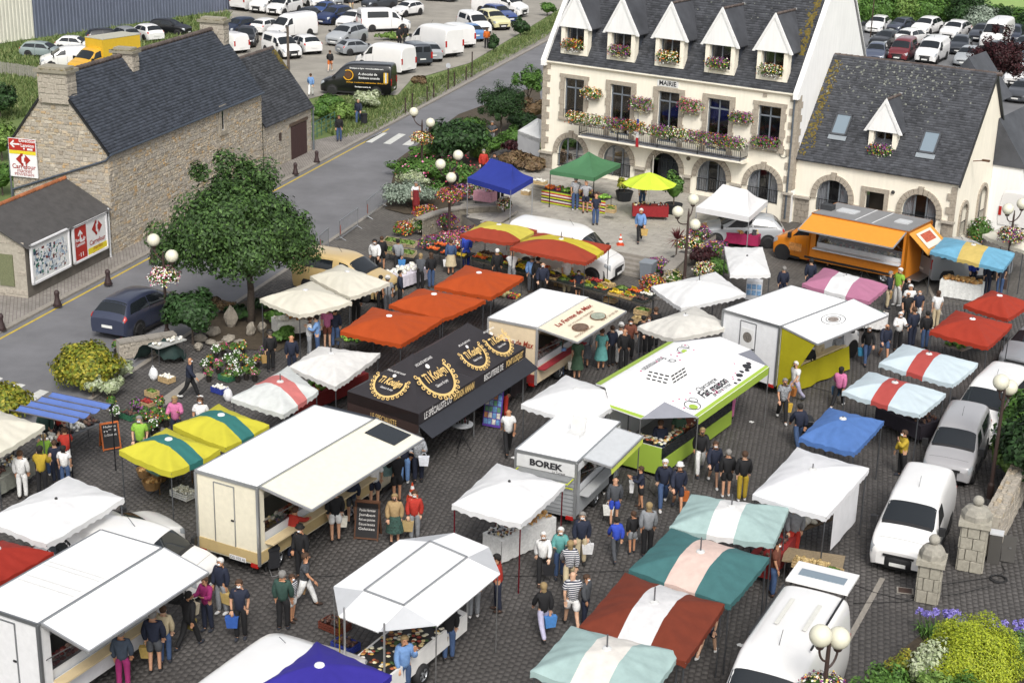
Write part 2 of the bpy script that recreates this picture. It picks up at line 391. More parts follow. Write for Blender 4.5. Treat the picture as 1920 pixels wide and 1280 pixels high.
def leaves_arr(c,r,n,size,shell=.55,flat=.35,clumps=0,seed=None,long=1.6,up=0.,cr=(.22,.42),cd=(.45,.86)):
 """n leaf quads spread through the outer volume of a lumpy ellipsoid"""
 g=np.random.default_rng(seed if seed is not None else int(abs(c[0]*91+c[1]*37+n)) % 99991)
 c=np.asarray(c,float);r=np.asarray(r,float)
 if clumps:
  d=g.normal(size=(clumps,3));d /= np.linalg.norm(d,axis=1)[:,None];d[:,2]=np.where(d[:,2] < -.3,-d[:,2]*.5,d[:,2])
  cc=d*g.uniform(*cd,(clumps,1));cr=g.uniform(*cr,clumps)
  k=g.integers(0,clumps,n);e=g.normal(size=(n,3));e /= np.linalg.norm(e,axis=1)[:,None]
  P=cc[k] + e*(cr[k]*g.uniform(.55,1.05,n))[:,None];nrm=e*.7 + d[k]*.5
 else:
  e=g.normal(size=(n,3));e /= np.linalg.norm(e,axis=1)[:,None];e[:,2]=np.where(e[:,2] < -.5,-e[:,2],e[:,2])
  lump=1+.13*np.sin(e[:,0]*7+c[0]*3)*np.sin(e[:,1]*6+c[1])+.1*np.sin(e[:,2]*9+c[0])
  P=e*(g.uniform(shell,1,n)**.6*lump)[:,None];nrm=e
 P=c + P*r
 nrm=nrm + g.normal(size=(n,3))*flat + np.array([0,0,.25+up]);nrm /= np.linalg.norm(nrm,axis=1)[:,None]
 t=np.cross(nrm,g.normal(size=(n,3)));t /= np.linalg.norm(t,axis=1)[:,None];b=np.cross(nrm,t)
 s=size*g.uniform(.6,1.25,n)[:,None]
 vs=np.stack([P - t*s*.5*long,P + b*s*.42 + nrm*s*.1,P + t*s*.5*long,P - b*s*.42 + nrm*s*.1],1)
 return vs.reshape(-1,3)
def quads_obj(name,arrs,m,parent):
 v=np.concatenate(arrs);n=len(v)//4
 return np_mesh(name,v,np.arange(n*4).reshape(-1,4),m,parent)
def core(c,r,m,parent,name='inner_foliage',k=.72):
 """dark lumpy inner mass so that the crown is not see-through everywhere"""
 b=MB();b.ell((0,0,0),1,12,8);g=random.Random(int(c[0]*7+c[1]*3))
 b.v=[(c[0]+x*r[0]*k*g.uniform(.85,1.1),c[1]+y*r[1]*k*g.uniform(.85,1.1),c[2]+z*r[2]*k*g.uniform(.85,1.1)) for x,y,z in b.v]
 return b.build(name,m,parent)
leaf_core={}
def shrub(name,label,p,r,leaf,size=.12,n=2500,blooms=None,nb=0,bs=.07,clumps=0,trunk=0.,cat='shrub',group=None,cz=None,inner=True):
 """p: foot; r: radii of the crown; trunk: clear stem height"""
 t=thing(name,label,cat,p,0,group)
 c=(0,0,(cz if cz is not None else trunk + r[2]*.92))
 quads_obj('foliage',[leaves_arr(c,r,n,size,clumps=clumps,seed=int(abs(p[0]*131+p[1]*17)*10) % 9999)],leaf,t)
 if inner:core(c,r,leaf,t,k=.74 if not clumps else .5)
 if nb:
  for bm in (blooms if isinstance(blooms,list) else [blooms]):
   a=leaves_arr(c,(r[0]*1.04,r[1]*1.04,r[2]*1.05),nb,bs,shell=.9,flat=.5,long=1.0,seed=nb+len(bm)+int(abs(p[0]*13)))
   quads_obj('blossoms',[a],bm,t)
 b=MB();b.cyl((0,0,-.03),(0,0,max(c[2],.15)),.03+.03*r[0],.02,6);b.build('stem','bark',t)
 return t
# ---------------------------------------------------------------- building helpers
def clear_mat(name,tint=.8,gl=.12):
 m=mat(name,(1,1,1));t=m.node_tree;N=t.nodes;L=t.links
 tr=N.new('ShaderNodeBsdfTransparent');tr.inputs[0].default_value=(tint,tint,tint,1)
 gs=N.new('ShaderNodeBsdfGlossy');gs.inputs['Roughness'].default_value=.04
 fr=N.new('ShaderNodeFresnel');fr.inputs[0].default_value=1.8
 mx=N.new('ShaderNodeMixShader');L.new(fr.outputs[0],mx.inputs[0]);L.new(tr.outputs[0],mx.inputs[1]);L.new(gs.outputs[0],mx.inputs[2])
 L.new(mx.outputs[0],N['Material Output'].inputs['Surface'])
clear_mat('pane_clear',.7)
def onplane(o,u,px,py):
 """(along u, height) of the point of the vertical plane through o along u seen at a point of the photograph"""
 u=Vector(u).normalized();n=V(-u.y,u.x,0);k=rt*(px-960) + dn*(py-640) + fw*FPX;c=V(0,0,HCAM)
 X=c + k*((Vector(o)-c).dot(n)/k.dot(n));return (X-Vector(o)).dot(u),X.z
def arc(c,hw,zs,n=16):return [(c+hw*math.cos(PI-PI*i/n),zs+hw*math.sin(PI-PI*i/n)) for i in range(n+1)]
def wall_open(b,f,s0,s1,z0,z1,ops,depth=.24,top=None):
 """wall surface with openings: ops (c, half width, z bottom, z top, arch); f(s, z, depth) places a point"""
 cur=s0
 def q(a,c,zb,zt):b.poly([f(a,zb,0),f(c,zb,0),f(c,zt,0),f(a,zt,0)])
 for c,hw,zb,zt,ar in sorted(ops):
  q(cur,c-hw,z0,z1)
  if zb > z0:q(c-hw,c+hw,z0,zb)
  if ar:
   zs=zt-hw;A=arc(c,hw,zs)
   for (a0,h0),(a1,h1) in zip(A,A[1:]):b.poly([f(a0,h0,0),f(a1,h1,0),f(a1,z1,0),f(a0,z1,0)])
   path=[(c-hw,zb),*A,(c+hw,zb)]
  else:
   q(c-hw,c+hw,zt,z1);path=[(c-hw,zb),(c-hw,zt),(c+hw,zt),(c+hw,zb)]
  for (a0,h0),(a1,h1) in zip(path,path[1:]):b.poly([f(a0,h0,0),f(a0,h0,depth),f(a1,h1,depth),f(a1,h1,0)])
  if zb > z0+.01:b.poly([f(c-hw,zb,0),f(c+hw,zb,0),f(c+hw,zb,depth),f(c-hw,zb,depth)])
  cur=c+hw
 q(cur,s1,z0,z1)
def slates(name,parent,o,u,v,L,H,m='slate',w=.22,e=.15,skip=None,seed=3):
 """courses of slates on the slope at o, along u and up v"""
 g=np.random.default_rng(seed);u=np.array(Vector(u).normalized());v=np.array(Vector(v).normalized());nn=np.cross(u,v)
 if nn[2] < 0:nn=-nn
 o=np.array(o);rows=int(H/e);out=[]
 for j in range(rows):
  n=int(L/w)+2;x0=-w/2*(j % 2) + np.arange(n)*w;x1=np.clip(x0+w-.008,0,L);x0=np.clip(x0,0,L)
  k=x1-x0 > .02;x0,x1=x0[k],x1[k];y0=j*e + g.uniform(-.012,.012,len(x0));y1=j*e+e*1.05
  if skip is not None:
   k=~skip((x0+x1)/2,y0+e/2);x0,x1,y0=x0[k],x1[k],y0[k]
  n=len(x0)
  if not n:continue
  h=g.uniform(.014,.03,n)
  def pt(x,y,z):return o + x[:,None]*u + (y if hasattr(y,'__len__') else np.full(n,y))[:,None]*v + (z if hasattr(z,'__len__') else np.full(n,z))[:,None]*nn
  a,b_,c,d=pt(x0,y0,h),pt(x1,y0,h),pt(x1,y1,.008),pt(x0,y1,.008);a0,b0=pt(x0,y0,0.),pt(x1,y0,0.)
  out.append(np.stack([a,b_,c,d,a0,b0],1))
 A=np.concatenate(out);n=len(A)
 fq=np.array([[0,1,2,3],[4,5,1,0]]);F=(fq[None]+np.arange(n)[:,None,None]*6).reshape(-1,4)
 return stuff(np_mesh(name,A.reshape(-1,3),F,m,parent))
def spots(name,parent,o,u,v,pts,m):
 """patches of lichen lying on a slope: (x, y, radius)"""
 b=MB();u=Vector(u).normalized();v=Vector(v).normalized();nn=u.cross(v);nn=nn if nn.z > 0 else -nn;o=Vector(o)
 for x,y,r in pts:
  k=random.randint(5,8);a0=random.random()*6
  b.poly([o+u*(x+r*random.uniform(.6,1.1)*math.cos(a0+2*PI*i/k))+v*(y+r*random.uniform(.6,1.1)*math.sin(a0+2*PI*i/k))+nn*random.uniform(.034,.038) for i in range(k)])
 for i,f in enumerate(b.f):
  pass
 return stuff(b.build(name,m,parent))
def rubble_arr(f,L,top,z0=0.,rh=(.10,.23),rw=(.14,.48),ops=(),seed=1,dep=.035,gap=.022,xmin=0.):
 """stones of a rubble wall: f(s, z, out); top(s) = height of the wall"""
 g=random.Random(seed);out=[];z=z0;ztop=max(top(L*i/20) for i in range(21))
 while z < ztop:
  h=g.uniform(*rh);s=xmin-g.uniform(0,.2);z_,h_=z,h
  while s < L:
   w=g.uniform(*rw)*(1.2 if h > .2 else .9);a,b=max(s,xmin),min(s+w,L);s += w;z=z_+g.uniform(-.03,.03)*(z_ > z0);h=h_*g.uniform(.82,1.08)
   if b-a < .07:continue
   zt=min(z+h,top((a+b)/2))
   if zt-z < .06:continue
   if any(o[0]-.02 < b and a < o[1]+.02 and o[2]-.02 < zt and z < o[3]+.02 for o in ops):continue
   d=dep*g.uniform(.4,1.3);q=gap/2;j=lambda:g.uniform(-.026,.026)
   C=[(a+q+abs(j())*.6,z+q+j()*.5),(b-q-abs(j())*.6,z+q+j()*.5),(b-q-abs(j())*.8,zt-q+j()*.5),(a+q+abs(j())*.8,zt-q+j()*.5)]
   cx,cz=(a+b)/2,(z+zt)/2
   out.append(([f(x,y,0) for x,y in C] + [f(cx+(x-cx)*.88,cy_,d+j()*.3) for x,y in C for cy_ in (cz+(y-cz)*.86,)],(b-a)*(zt-z)))
  z=z_+h_
 return out
SQ=[(4,5,6,7),(0,1,5,4),(1,2,6,5),(2,3,7,6),(3,0,4,7)]
def lay(stones,parent,m,name='stone',single=300,many='stones',col=None):
 stones=sorted(stones,key=lambda s:-s[1])
 for v,_ in stones[:single]:MB().add(v,SQ).build(name,m,parent,col=col)
 if stones[single:]:
  b=MB()
  for v,_ in stones[single:]:b.add(v,SQ)
  stuff(b.build(many,m,parent,col=col))
def blockwork(parent,f,L,H,bw,bh,m='granite',col='a39a8c',z0=0.,name='block',dep=.03,out=0.):
 """courses of dressed blocks, each its own piece"""
 rows=max(1,round(H/bh));h=H/rows
 for j in range(rows):
  n=max(1,round(L/bw));w=L/n;off=(w/2 if j % 2 and n > 1 else 0);x=-off
  while x < L-.01:
   a,b=max(0,x),min(L,x+w);x += w
   if b-a < .05:continue
   C=[(a+.006,z0+j*h+.006),(b-.006,z0+j*h+.006),(b-.006,z0+j*h+h-.006),(a+.006,z0+j*h+h-.006)]
   cx,cz=(a+b)/2,z0+j*h+h/2;d=out+dep*random.uniform(.7,1.2)
   MB().add([f(p,q,out) for p,q in C]+[f(cx+(p-cx)*.93,cz+(q-cz)*.93,d) for p,q in C],SQ).build(name,m,parent,col=col)
FLW=[('bloom_mix','bloom_warm'),('bloom_purple','bloom_mix'),('bloom_warm','bloom_pale'),('bloom_mix','bloom_purple'),('bloom_pale','bloom_mix'),('bloom_pink','bloom_mix')]
def flowers(name,label,p,rz,L,k=0,h=.42,d=.32,group=None,box='wood',boxcol='8a8478',n=340,hang=.12,cat='flower box'):
 """planter trough with a mound of bedding flowers; p: middle of its base"""
 t=thing(name,label,cat,p,rz,group)
 b=MB();b.box((0,0,.09),(L*.86,.2,.18));b.build('trough','plain',t,col=boxcol)
 segs=[(x,0,.2+h*.3) for x in np.linspace(-L*.36,L*.36,max(1,int(L/.27)))]
 A=[leaves_arr((x,-hang*.5,z),(L*.28 if len(segs) == 1 else .34,d,h*.7),n//len(segs),.10,seed=k*7+i) for i,(x,_,z) in enumerate(segs)]
 quads_obj('foliage',A,'leaf_mid',t)
 for q,bm in enumerate(FLW[k % 6]):
  A=[leaves_arr((x,-hang*.6,z+.02),(L*.30 if len(segs) == 1 else .37,d*1.1,h*.76),int(n*.6)//len(segs),.085,shell=.88,flat=.5,long=1.05,seed=k*13+i+q*5) for i,(x,_,z) in enumerate(segs)]
  quads_obj('blossoms',A,bm,t)
 A=[leaves_arr((0,-hang*1.6,.06),(L*.42,.14,.22),n//4,.06,shell=.7,long=1.,seed=k+99)]
 quads_obj('trailing_blossoms',A,'bloom_pale' if k % 2 else 'bloom_white',t)
 return t

# ---------------------------------------------------------------- town hall
MO=V(1.496,94.421,0);MA=R(-33.64);MU=V(math.cos(MA),math.sin(MA),0);MN=V(-MU.y,MU.x,0)
def ML(x,y,z=0.):p=MO+MU*x+MN*y;return V(p.x,p.y,z)
TZ=.70
hall=thing('town_hall','cream rendered town hall with slate roof, five dormers and flowered balcony','town hall',MO,MA)
HL,HD,HE,SLP=16.75,9.6,7.25,1.5;HR=HE+HD/2*SLP
fm=lambda s,z,d:V(s,d,z)
b=MB()
AC=[2.15,5.38,8.68,11.74,14.98];WC=[2.22,5.46,8.67,11.89,15.06]
wall_open(b,fm,0,HL,0,3.3,[(c,.97,TZ+.02 if i == 2 else .9,2.84,True) for i,c in enumerate(AC)])
wall_open(b,fm,0,HL,3.3,HE,[(c,.7,4.02 if i in (0,4) else 3.45,6.43,False) for i,c in enumerate(WC)])
b.build('facade_wall','render_cream',hall)
b=MB();b.poly([(HL,0,0),(HL,HD,0),(HL,HD,HE),(HL,HD/2,HR),(HL,0,HE)]);b.build('gable_wall','render_white',hall);b=MB();b.poly([(0,0,0),(0,0,HE),(0,HD/2,HR),(0,HD,HE),(0,HD,0)]);b.poly([(0,HD,0),(0,HD,HE),(HL,HD,HE),(HL,HD,0)])
b.build('rear_walls','render_white',hall)
# small window in the white gable
b=MB();b.box((HL+.02,7.2,8.0),(.08,.62,1.0));w_=b.build('gable_window','plain',hall,col='e8e8e6')
MB().box((HL+.05,7.2,8.0),(.06,.48,.84)).build('pane','skylight_glass',w_);MB().box((HL+.085,7.2,8.0),(.02,.05,.84)).build('mullion','plain',w_,col='e8e8e6')
# roof
b=MB();b.prism([(0,-.12,HE-.02),(0,HD/2,HR+.12),(0,HD+.1,HE-.05),(0,HD/2,HR-.15)],(HL,0,0));roof=b.build('roof','slate_old',hall)
vs_=V(0,1,SLP);RL=math.hypot(HD/2,HD/2*SLP)
slates('slates',roof,(.25,-.16,HE+.0),(1,0,0),vs_,HL-.5,RL*.99,'slate_old',seed=11)
gl=[]
for i in range(330):gl.append((HL-.5-abs(random.gauss(0,.25)),random.uniform(2.4,8.4),random.uniform(.03,.1)))
spots('lichen',roof,(0,-.16,HE),(1,0,0),vs_,gl,'lichen')
spots('pale_lichen',roof,(0,-.16,HE),(1,0,0),vs_,[(random.uniform(8,16.2),random.uniform(4,8.2),random.uniform(.02,.06)) for i in range(120)],'lichen_grey')
# copings of the two gables, cornice, gutter
for x in (-.02,HL-.24):
 b=MB();n_=V(0,-SLP,1).normalized()
 b.prism([(x,-.34,HE-.22),(x,-.34,HE+.12),(x,HD/2,HR+.40),(x,HD+.3,HE),(x,HD/2,HR+.1),(x,-.05,HE-.22)],(.30,0,0));b.build('gable_coping','render_white',hall)
b=MB();b.prism([(0,0,HE-.16),(0,-.16,HE-.04),(0,-.2,HE+.0),(0,-.2,HE+.07),(0,0,HE+.07)],(HL,0,0));b.build('cornice','render_cream',hall)
MB().tube([(HL-.22,-.12,HE-.1),(HL-.22,-.1,3.9),(HL-.22,-.1,.25)],.055,8).build('downpipe','metal',hall,col='7d8894')
# granite: quoins, base, caps, surrounds, arches
gc='a99f90'
for x0,sg in ((0,1),(HL,-1)):
 z=1.9;k=0
 while z < HE-.3:
  w=.52 if k % 2 else .3;h=.38
  MB().box((x0+sg*w/2-sg*.02,-.02 if True else 0,z+h/2),(w,.09,h-.012)).build('quoin','granite',hall,col=gc)
  if x0:MB().box((HL+.01,(.3 if k % 2 else .5)/2+.03,z+h/2),(.05,.3 if k % 2 else .5,h-.012)).build('quoin','granite',hall,col=gc)
  z += h;k += 1
edges=[0]+[v for c in AC for v in (c-1.3,c+1.3)]+[HL]
for i in range(0,len(edges),2):
 a,c=edges[i]-(.06 if i == 0 else 0),edges[i+1]+(.06 if i == 10 else 0)
 if c-a < .1:continue
 f2=lambda s,z,d,a=a:V(a+s,-.05-d,z)
 blockwork(hall,f2,c-a,1.62,.55,.34,col='a0978a',z0=0.02,name='base_block')
 MB().box(((a+c)/2,-.09,1.70),(c-a+.06,.26,.13)).build('base_cap','granite',hall,col='b1a99c')
def arch_ring(parent,c,hw,zt,zb,y=-.045,th=.3,nv=13,key=True,xy=None):
 """voussoirs and jamb stones round an arched opening"""
 f=xy or (lambda s,z,d:V(s,y-d,z));zs=zt-hw
 for i in range(nv):
  a0,a1=PI-PI*i/nv-.012,PI-PI*(i+1)/nv+.012;r1=hw+th
  if key and i == nv//2:r1 += .13;dd=.09
  else:dd=.05
  pts=[(c+r*math.cos(a),zs+r*math.sin(a)) for r,a in ((hw,a0),(hw,a1),(r1,a1),(r1,a0))]
  MB().prism([f(s,z,dd) for s,z in pts],f(0,0,-.06)-f(0,0,dd)).build('voussoir','granite',parent,col=gc)
 z=zb
 while z < zs-.05:
  h=min(.42,zs-z)
  for sg in (-1,1):
   x=c+sg*(hw+th/2);MB().prism([f(x-th/2,z+.006,.05),f(x+th/2,z+.006,.05),f(x+th/2,z+h-.006,.05),f(x-th/2,z+h-.006,.05)],f(0,0,-.06)-f(0,0,.05)).build('jamb_stone','granite',parent,col=gc)
  z += h
def arched_window(parent,c,hw,zt,zb,f,frame='6e747a',curtains=True,dark=False):
 """frame, panes and curtains of an arched window; f(s, z, depth)"""
 zs=zt-hw;b=MB();A=arc(c,hw,zs,14)
 for (a0,h0),(a1,h1) in zip([(c-hw,zb)]+A,A+[(c+hw,zb)]):
  k0,k1=c+(a0-c)*.92,c+(a1-c)*.92;g0,g1=(zs+(h0-zs)*.92 if h0 > zs else h0),(zs+(h1-zs)*.92 if h1 > zs else h1)
  b.prism([f(a0,h0,.14),f(a1,h1,.14),f(k1,g1,.14),f(k0,g0,.14)],f(0,0,.2)-f(0,0,.14))
 fr=b.build('window_frame','plain',parent,col=frame)
 for x in (-.33,.33):
  b=MB();b.prism([f(c+x-.04,zb,.13),f(c+x+.04,zb,.13),f(c+x+.04,zs+hw*.86,.13),f(c+x-.04,zs+hw*.86,.13)],f(0,0,.19)-f(0,0,.13));b.build('mullion','plain',fr,col=frame)
 b=MB();b.poly([f(c-hw,zb,.17)]+[f(s,z,.17) for s,z in A]+[f(c+hw,zb,.17)]);b.build('pane','pane_clear',fr)
 b=MB();b.poly([f(c-hw,zb,.9)]+[f(s,z,.9) for s,z in A]+[f(c+hw,zb,.9)]);b.build('dark_room','room',parent)
 if curtains:
  for x0,x1 in ((-.93,-.4),(.36,.93)):
   n=12;rows=[[f(c+x0+(x1-x0)*i/n,zz if zz < zs else min(zs+math.sqrt(max(0,hw*hw-(x0+(x1-x0)*i/n)**2))*.97,zt),.3+.035*(i % 2)) for i in range(n+1)] for zz in (zb,zs,zt)]
   MB().grid(rows).build('curtain','cloth',fr,col='b9bdc4')
 return fr
for i,c in enumerate(AC):
 arch_ring(hall,c,.97,2.84,1.78 if i != 2 else 1.78,key=i in (0,4))
 if i != 2:arched_window(hall,c,.97,2.84,.9,fm)
 # guard rail in front of the ground floor windows
 if i != 2:
  r=MB();r.bar((c-.95,-.02,1.72),(c+.95,-.02,1.72),.035);r.bar((c-.95,-.02,1.02),(c+.95,-.02,1.02),.03)
  for k in range(13):r.bar((c-.9+k*.15,-.02,1.02),(c-.9+k*.15,-.02,1.72),.018)
  r.build('guard_rail','black',hall)
# main door: glazed frame, one leaf standing open
b=MB();A=arc(8.68,.97,1.87,14);b.poly([(7.71,.9,TZ)]+[(s,.9,z) for s,z in A]+[(9.65,.9,TZ)]);b.build('dark_room','room',hall)
b=MB()
for x in (8.35,8.7,9.05,9.6):b.box((x,.2,1.6),(.05,.05,1.8))
for z in (1.1,1.5,1.9,2.3):b.box((9.0,.2,z),(1.25,.04,.035))
dr=b.build('door','plain',hall,col='2e3236');MB().box((9.0,.24,1.6),(1.2,.01,1.8)).build('pane','window_glass',dr)
b=MB();M_=Matrix.Translation((7.8,.15,0)) @ Matrix.Rotation(R(-62),4,'Z')
b.box((.3,0,1.72),(.6,.06,1.9),M=M_);dl=b.build('open_door_leaf','plain',hall,col='c9c4b6');MB().box((.3,0,1.85),(.4,.08,1.3),M=M_).build('pane','skylight_glass',dl)
# first floor windows
for i,c in enumerate(WC):
 zb=4.02 if i in (0,4) else 3.45;g_=[]
 for sg in (-1,1):
  z=zb-.15;k=0
  while z < 6.42:
   h=min(.45,6.43-z);w=.26 if k % 2 else .34
   MB().box((c+sg*(.7+w/2),-.02,z+h/2),(w,.09,h-.012)).build('jamb_stone','granite',hall,col=gc);z += h;k += 1
 MB().box((c,-.022,6.54),(2.06,.1,.22)).build('lintel','granite',hall,col=gc)
 if i in (0,4):MB().box((c,-.05,3.95),(2.0,.2,.14)).build('sill','granite',hall,col=gc)
 b=MB()
 for x in (-.66,0,.66):b.box((c+x,.17,(zb+6.43)/2),(.07,.07,6.43-zb))
 for z in (zb+.04,5.85,6.39):b.box((c,.17,z),(1.4,.07,.08))
 fr=b.build('window_frame','plain',hall,col='737a82')
 for sx in (-1,1):
  MB().box((c+sx*.33,.19,(zb+5.82)/2),(.6,.01,5.8-zb)).build('pane','pane_clear',fr)
 MB().box((c,.19,6.13),(1.3,.01,.5)).build('pane','pane_clear',fr)
 MB().box((c,.8,(zb+6.4)/2),(1.5,.02,6.5-zb)).build('dark_room','room',hall)
 if i in (3,4):
  n=10;MB().grid([[V(c-.62+.5*k/n,.3+.03*(k % 2),z) for k in range(n+1)] for z in (zb,5.8)]).build('curtain','cloth',fr,col=('8f8468','3c6674')[i-3])
 if i == 0:
  r=MB();r.bar((c-.7,-.03,4.5),(c+.7,-.03,4.5),.03)
  for k in range(10):r.bar((c-.66+k*.147,-.03,4.03),(c-.66+k*.147,-.03,4.5),.016)
  r.build('guard_rail','black',hall)
# balcony
b=MB();b.prism([(3.2,0,3.28),(3.2,-.98,3.28),(3.2,-.98,3.18),(3.2,-.7,3.08),(3.2,0,3.05)],(10.75,0,0));bal=b.build('balcony','render_cream',hall)
MB().box((8.575,-.49,3.295),(10.6,.92,.02)).build('balcony_floor','plain',bal,col='8b8f9a')
r=MB();BX0,BX1=3.25,13.9
for z in (3.42,4.02):r.bar((BX0,-.93,z),(BX1,-.93,z),.035);r.bar((BX0,-.93,z),(BX0,0,z),.035);r.bar((BX1,-.93,z),(BX1,0,z),.035)
k=BX0
while k < BX1:r.bar((k,-.93,3.42),(k,-.93,4.02),.016);k += .13
for k in range(7):
 for x in (BX0,BX1):r.bar((x,-.13*k,3.42),(x,-.13*k,4.02),.016)
for x in (BX0,5.9,8.57,11.2,BX1):r.bar((x,-.93,3.28),(x,-.93,4.1),.045)
r.build('railing','black',bal)
# sign
MB().box((8.57,-.035,6.9),(1.36,.06,.36)).build('sign_plate','plain',hall,col='e9e9e6')
mat('ink',(.02,.02,.024),.7)
text_on('MAIRIE',.36,'ink',(8.57,-.068,6.9),(1,0,0),(0,0,1),hall,width=1.12,bold=.012)
MB().box((14.7,-.03,7.0),(.24,.05,.16)).build('vent','granite',hall,col=gc)
b=MB();b.lathe([(.12,-.03),(.12,.03)],14,(10.2,-.06,2.75),'Y');b.build('round_lamp','plain',hall,col='6a5f50')
# coil of cable by the downpipe
b=MB();b.tube([(16.1+.24*math.cos(a*.4),-.05,3.9+.24*math.sin(a*.4)) for a in range(17)],.015,4);b.build('cable_coil','black',hall)
# dormers
def dormer(parent,c,yf,z0,hw,ze,za,ov,slope,depth,roofz):
 """gabled dormer: front at yf, sill z0, eave ze, apex za"""
 b=MB()
 yb=yf+depth
 b.box((c-hw+.13,yf+.05,(z0+ze)/2),(.26,.5,ze-z0));b.box((c+hw-.13,yf+.05,(z0+ze)/2),(.26,.5,ze-z0));b.box((c,yf+.05,z0+.1),(2*hw-.52,.42,.22));b.box((c,yf-.06,z0+.23),(2*hw-.5,.3,.06))
 d=b.build('dormer','render_cream',parent)
 MB().prism([(c-ov,yf-.3,ze-.02),(c+ov,yf-.3,ze-.02),(c,yf-.3,za)],(0,.16,0)).build('dormer_gable','render_white',d)
 MB().prism([(c-ov-.05,yf-.34,ze-.08),(c-ov+.12,yf-.34,ze-.08),(c,yf-.34,za-.18),(c+ov-.12,yf-.34,ze-.08),(c+ov+.05,yf-.34,ze-.08),(c,yf-.34,za+.1)],(0,.14,0)).build('dormer_trim','plain',d,col='eeeeec')
 # side walls and the two little roofs running back into the main roof
 for sg in (-1,1):
  MB().poly([(c+sg*hw,yf+.25,z0),(c+sg*hw,yf+.25,ze),(c+sg*hw,yf+.25+(ze-z0)/slope,ze)]).build('dormer_cheek','slate',d)
  y1=yf+(ze-roofz(yf))/slope+.05;y2=yf+(za-roofz(yf))/slope+.1
  e0,e1,a0,a1=V(c+sg*(ov-.02),yf-.2,ze),V(c+sg*(ov-.02),y1+.25,ze),V(c,yf-.2,za),V(c,y2,za)
  MB().add([e0,e1,a1,a0,e0-V(0,0,.06),e1-V(0,0,.06),a1-V(0,0,.06),a0-V(0,0,.06)],[(0,1,2,3),(7,6,5,4),(0,4,5,1),(0,3,7,4)]).build('dormer_roof','slate_old',d)
 b=MB();k=yf-.1
 while k < y2-.1:b.cyl((c,k,za+.02),(c,k+.26,za+.05),.075,.07,8);k += .27
 b.build('dormer_ridge','ridge_tile',d)
 b=MB();b.box((c,y2-.06,za+.05),(.14,.2,.12));b.build('ridge_end','plain',d,col='c9cbcc')
 fr=MB();ww=hw-.26
 for x in (-ww+.03,0,ww-.03):fr.box((c+x,yf+.12,(z0+ze)/2+.1),(.06,.06,ze-z0-.2))
 for z in (z0+.24,ze-.04):fr.box((c,yf+.12,z),(2*ww,.06,.06))
 f_=fr.build('window_frame','plain',d,col='7a8087')
 for sg in (-1,1):MB().box((c+sg*ww/2,yf+.14,(z0+ze)/2+.1),(ww-.05,.012,ze-z0-.26)).build('pane','pane_clear',f_)
 MB().box((c,yf+.7,(z0+ze)/2),(2*ww+.1,.02,ze-z0)).build('dark_room','room',d)
 n=8;MB().grid([[V(c-ww+.25*k/n,yf+.25+.02*(k % 2),z) for k in range(n+1)] for z in (z0+.2,ze)]).build('curtain','cloth',f_,col='a9adb2')
rz_=lambda y:HE+(y+.12)*SLP
for i in range(5):dormer(hall,2.02+3.225*i,.3,7.82,.93,9.45,11.45,1.17,SLP,2.8,rz_)
# flowers: dormers, wall baskets, balcony, sills
dn_=['leftmost','second','middle','fourth','rightmost']
for i in range(5):
 flowers('flower_box',f'flower box on the sill of the {dn_[i]} town hall dormer',ML(2.0+3.225*i,.02,8.02),MA,1.15,i,.5,.3,'dormer flower boxes')
for i,(s,z,l) in enumerate([(3.6,5.35,'orange and red wall basket right of the leftmost upper window'),(7.0,5.05,'large mixed wall basket between second and third upper windows'),(10.2,5.35,'purple and orange wall basket between middle and fourth upper windows'),(13.45,5.2,'wall basket left of the rightmost upper window')]):
 flowers('flower_basket',l,ML(s,-.18,z),MA,1.05+.25*(i in (1,2)),[2,1,5,3][i],.5+.15*(i in (1,2)),.34,'wall flower baskets',cat='flower basket')
bl=[(3.1,2),(4.4,4),(5.75,1),(7.1,0),(8.7,3),(10.0,4),(11.2,1),(12.4,1),(13.5,3)]
on_=['leftmost','second','third','fourth','fifth','sixth','seventh','eighth','rightmost']
for i,(s,k) in enumerate(bl):
 flowers('flower_box',f'{on_[i]} flower box hanging along the balcony railing',ML(s,-.95,4.0-.12),MA,1.2,k,.55,.36,'balcony flower boxes',hang=.1)
flowers('flower_box','flower box on the sill of the rightmost upper window',ML(15.05,-.18,4.02),MA,1.7,3,.5,.36)
fl=thing('flag','furled blue white and red flag hanging from the balcony','flag',ML(7.35,-1.1,3.1),MA)
MB().bar((0,.15,.2),(0,-.1,2.1),.03).build('pole','metal',fl,col='b0b0b0')
for i,c in enumerate(('23408e','ececec','b5222c')):MB().prism([(-.06,-.1,1.75-i*.55),(.08,-.12,1.75-i*.55),(.1,-.06,1.2-i*.55),(-.09,-.04,1.2-i*.55)],(0,.04,0)).build('stripe','cloth',fl,col=c)

# ---------------------------------------------------------------- annexe of the town hall
ann=thing('town_hall_annexe','low cream annexe with slate roof and skylights beside the town hall','annexe',ML(HL,.4),MA)
AL,AE,ASL,AR_=9.25,3.66,1.28,4.05;ARZ=AE+AR_*ASL;ABY=7.2
b=MB();wall_open(b,fm,0,AL,0,AE,[(2.3,.97,.9,2.78,True),(4.74,.55,.05,2.5,False),(7.3,.97,.9,2.76,True)]);b.build('facade_wall','render_cream',ann)
b=MB();fg=lambda s,z,d:V(AL-d,s,z)
wall_open(b,fg,0,9.5,0,AE-.3,[(1.4,.5,.5,2.3,True),(4.4,.62,.4,2.7,True),(6.6,.3,2.3,3.1,False),(7.9,.3,2.3,3.1,False)])
b.poly([(AL,0,AE-.3),(AL,9.5,AE-.3),(AL,9.0,AE),(AL,AR_,ARZ),(AL,0,AE)]);b.build('gable_wall','render_cream',ann)
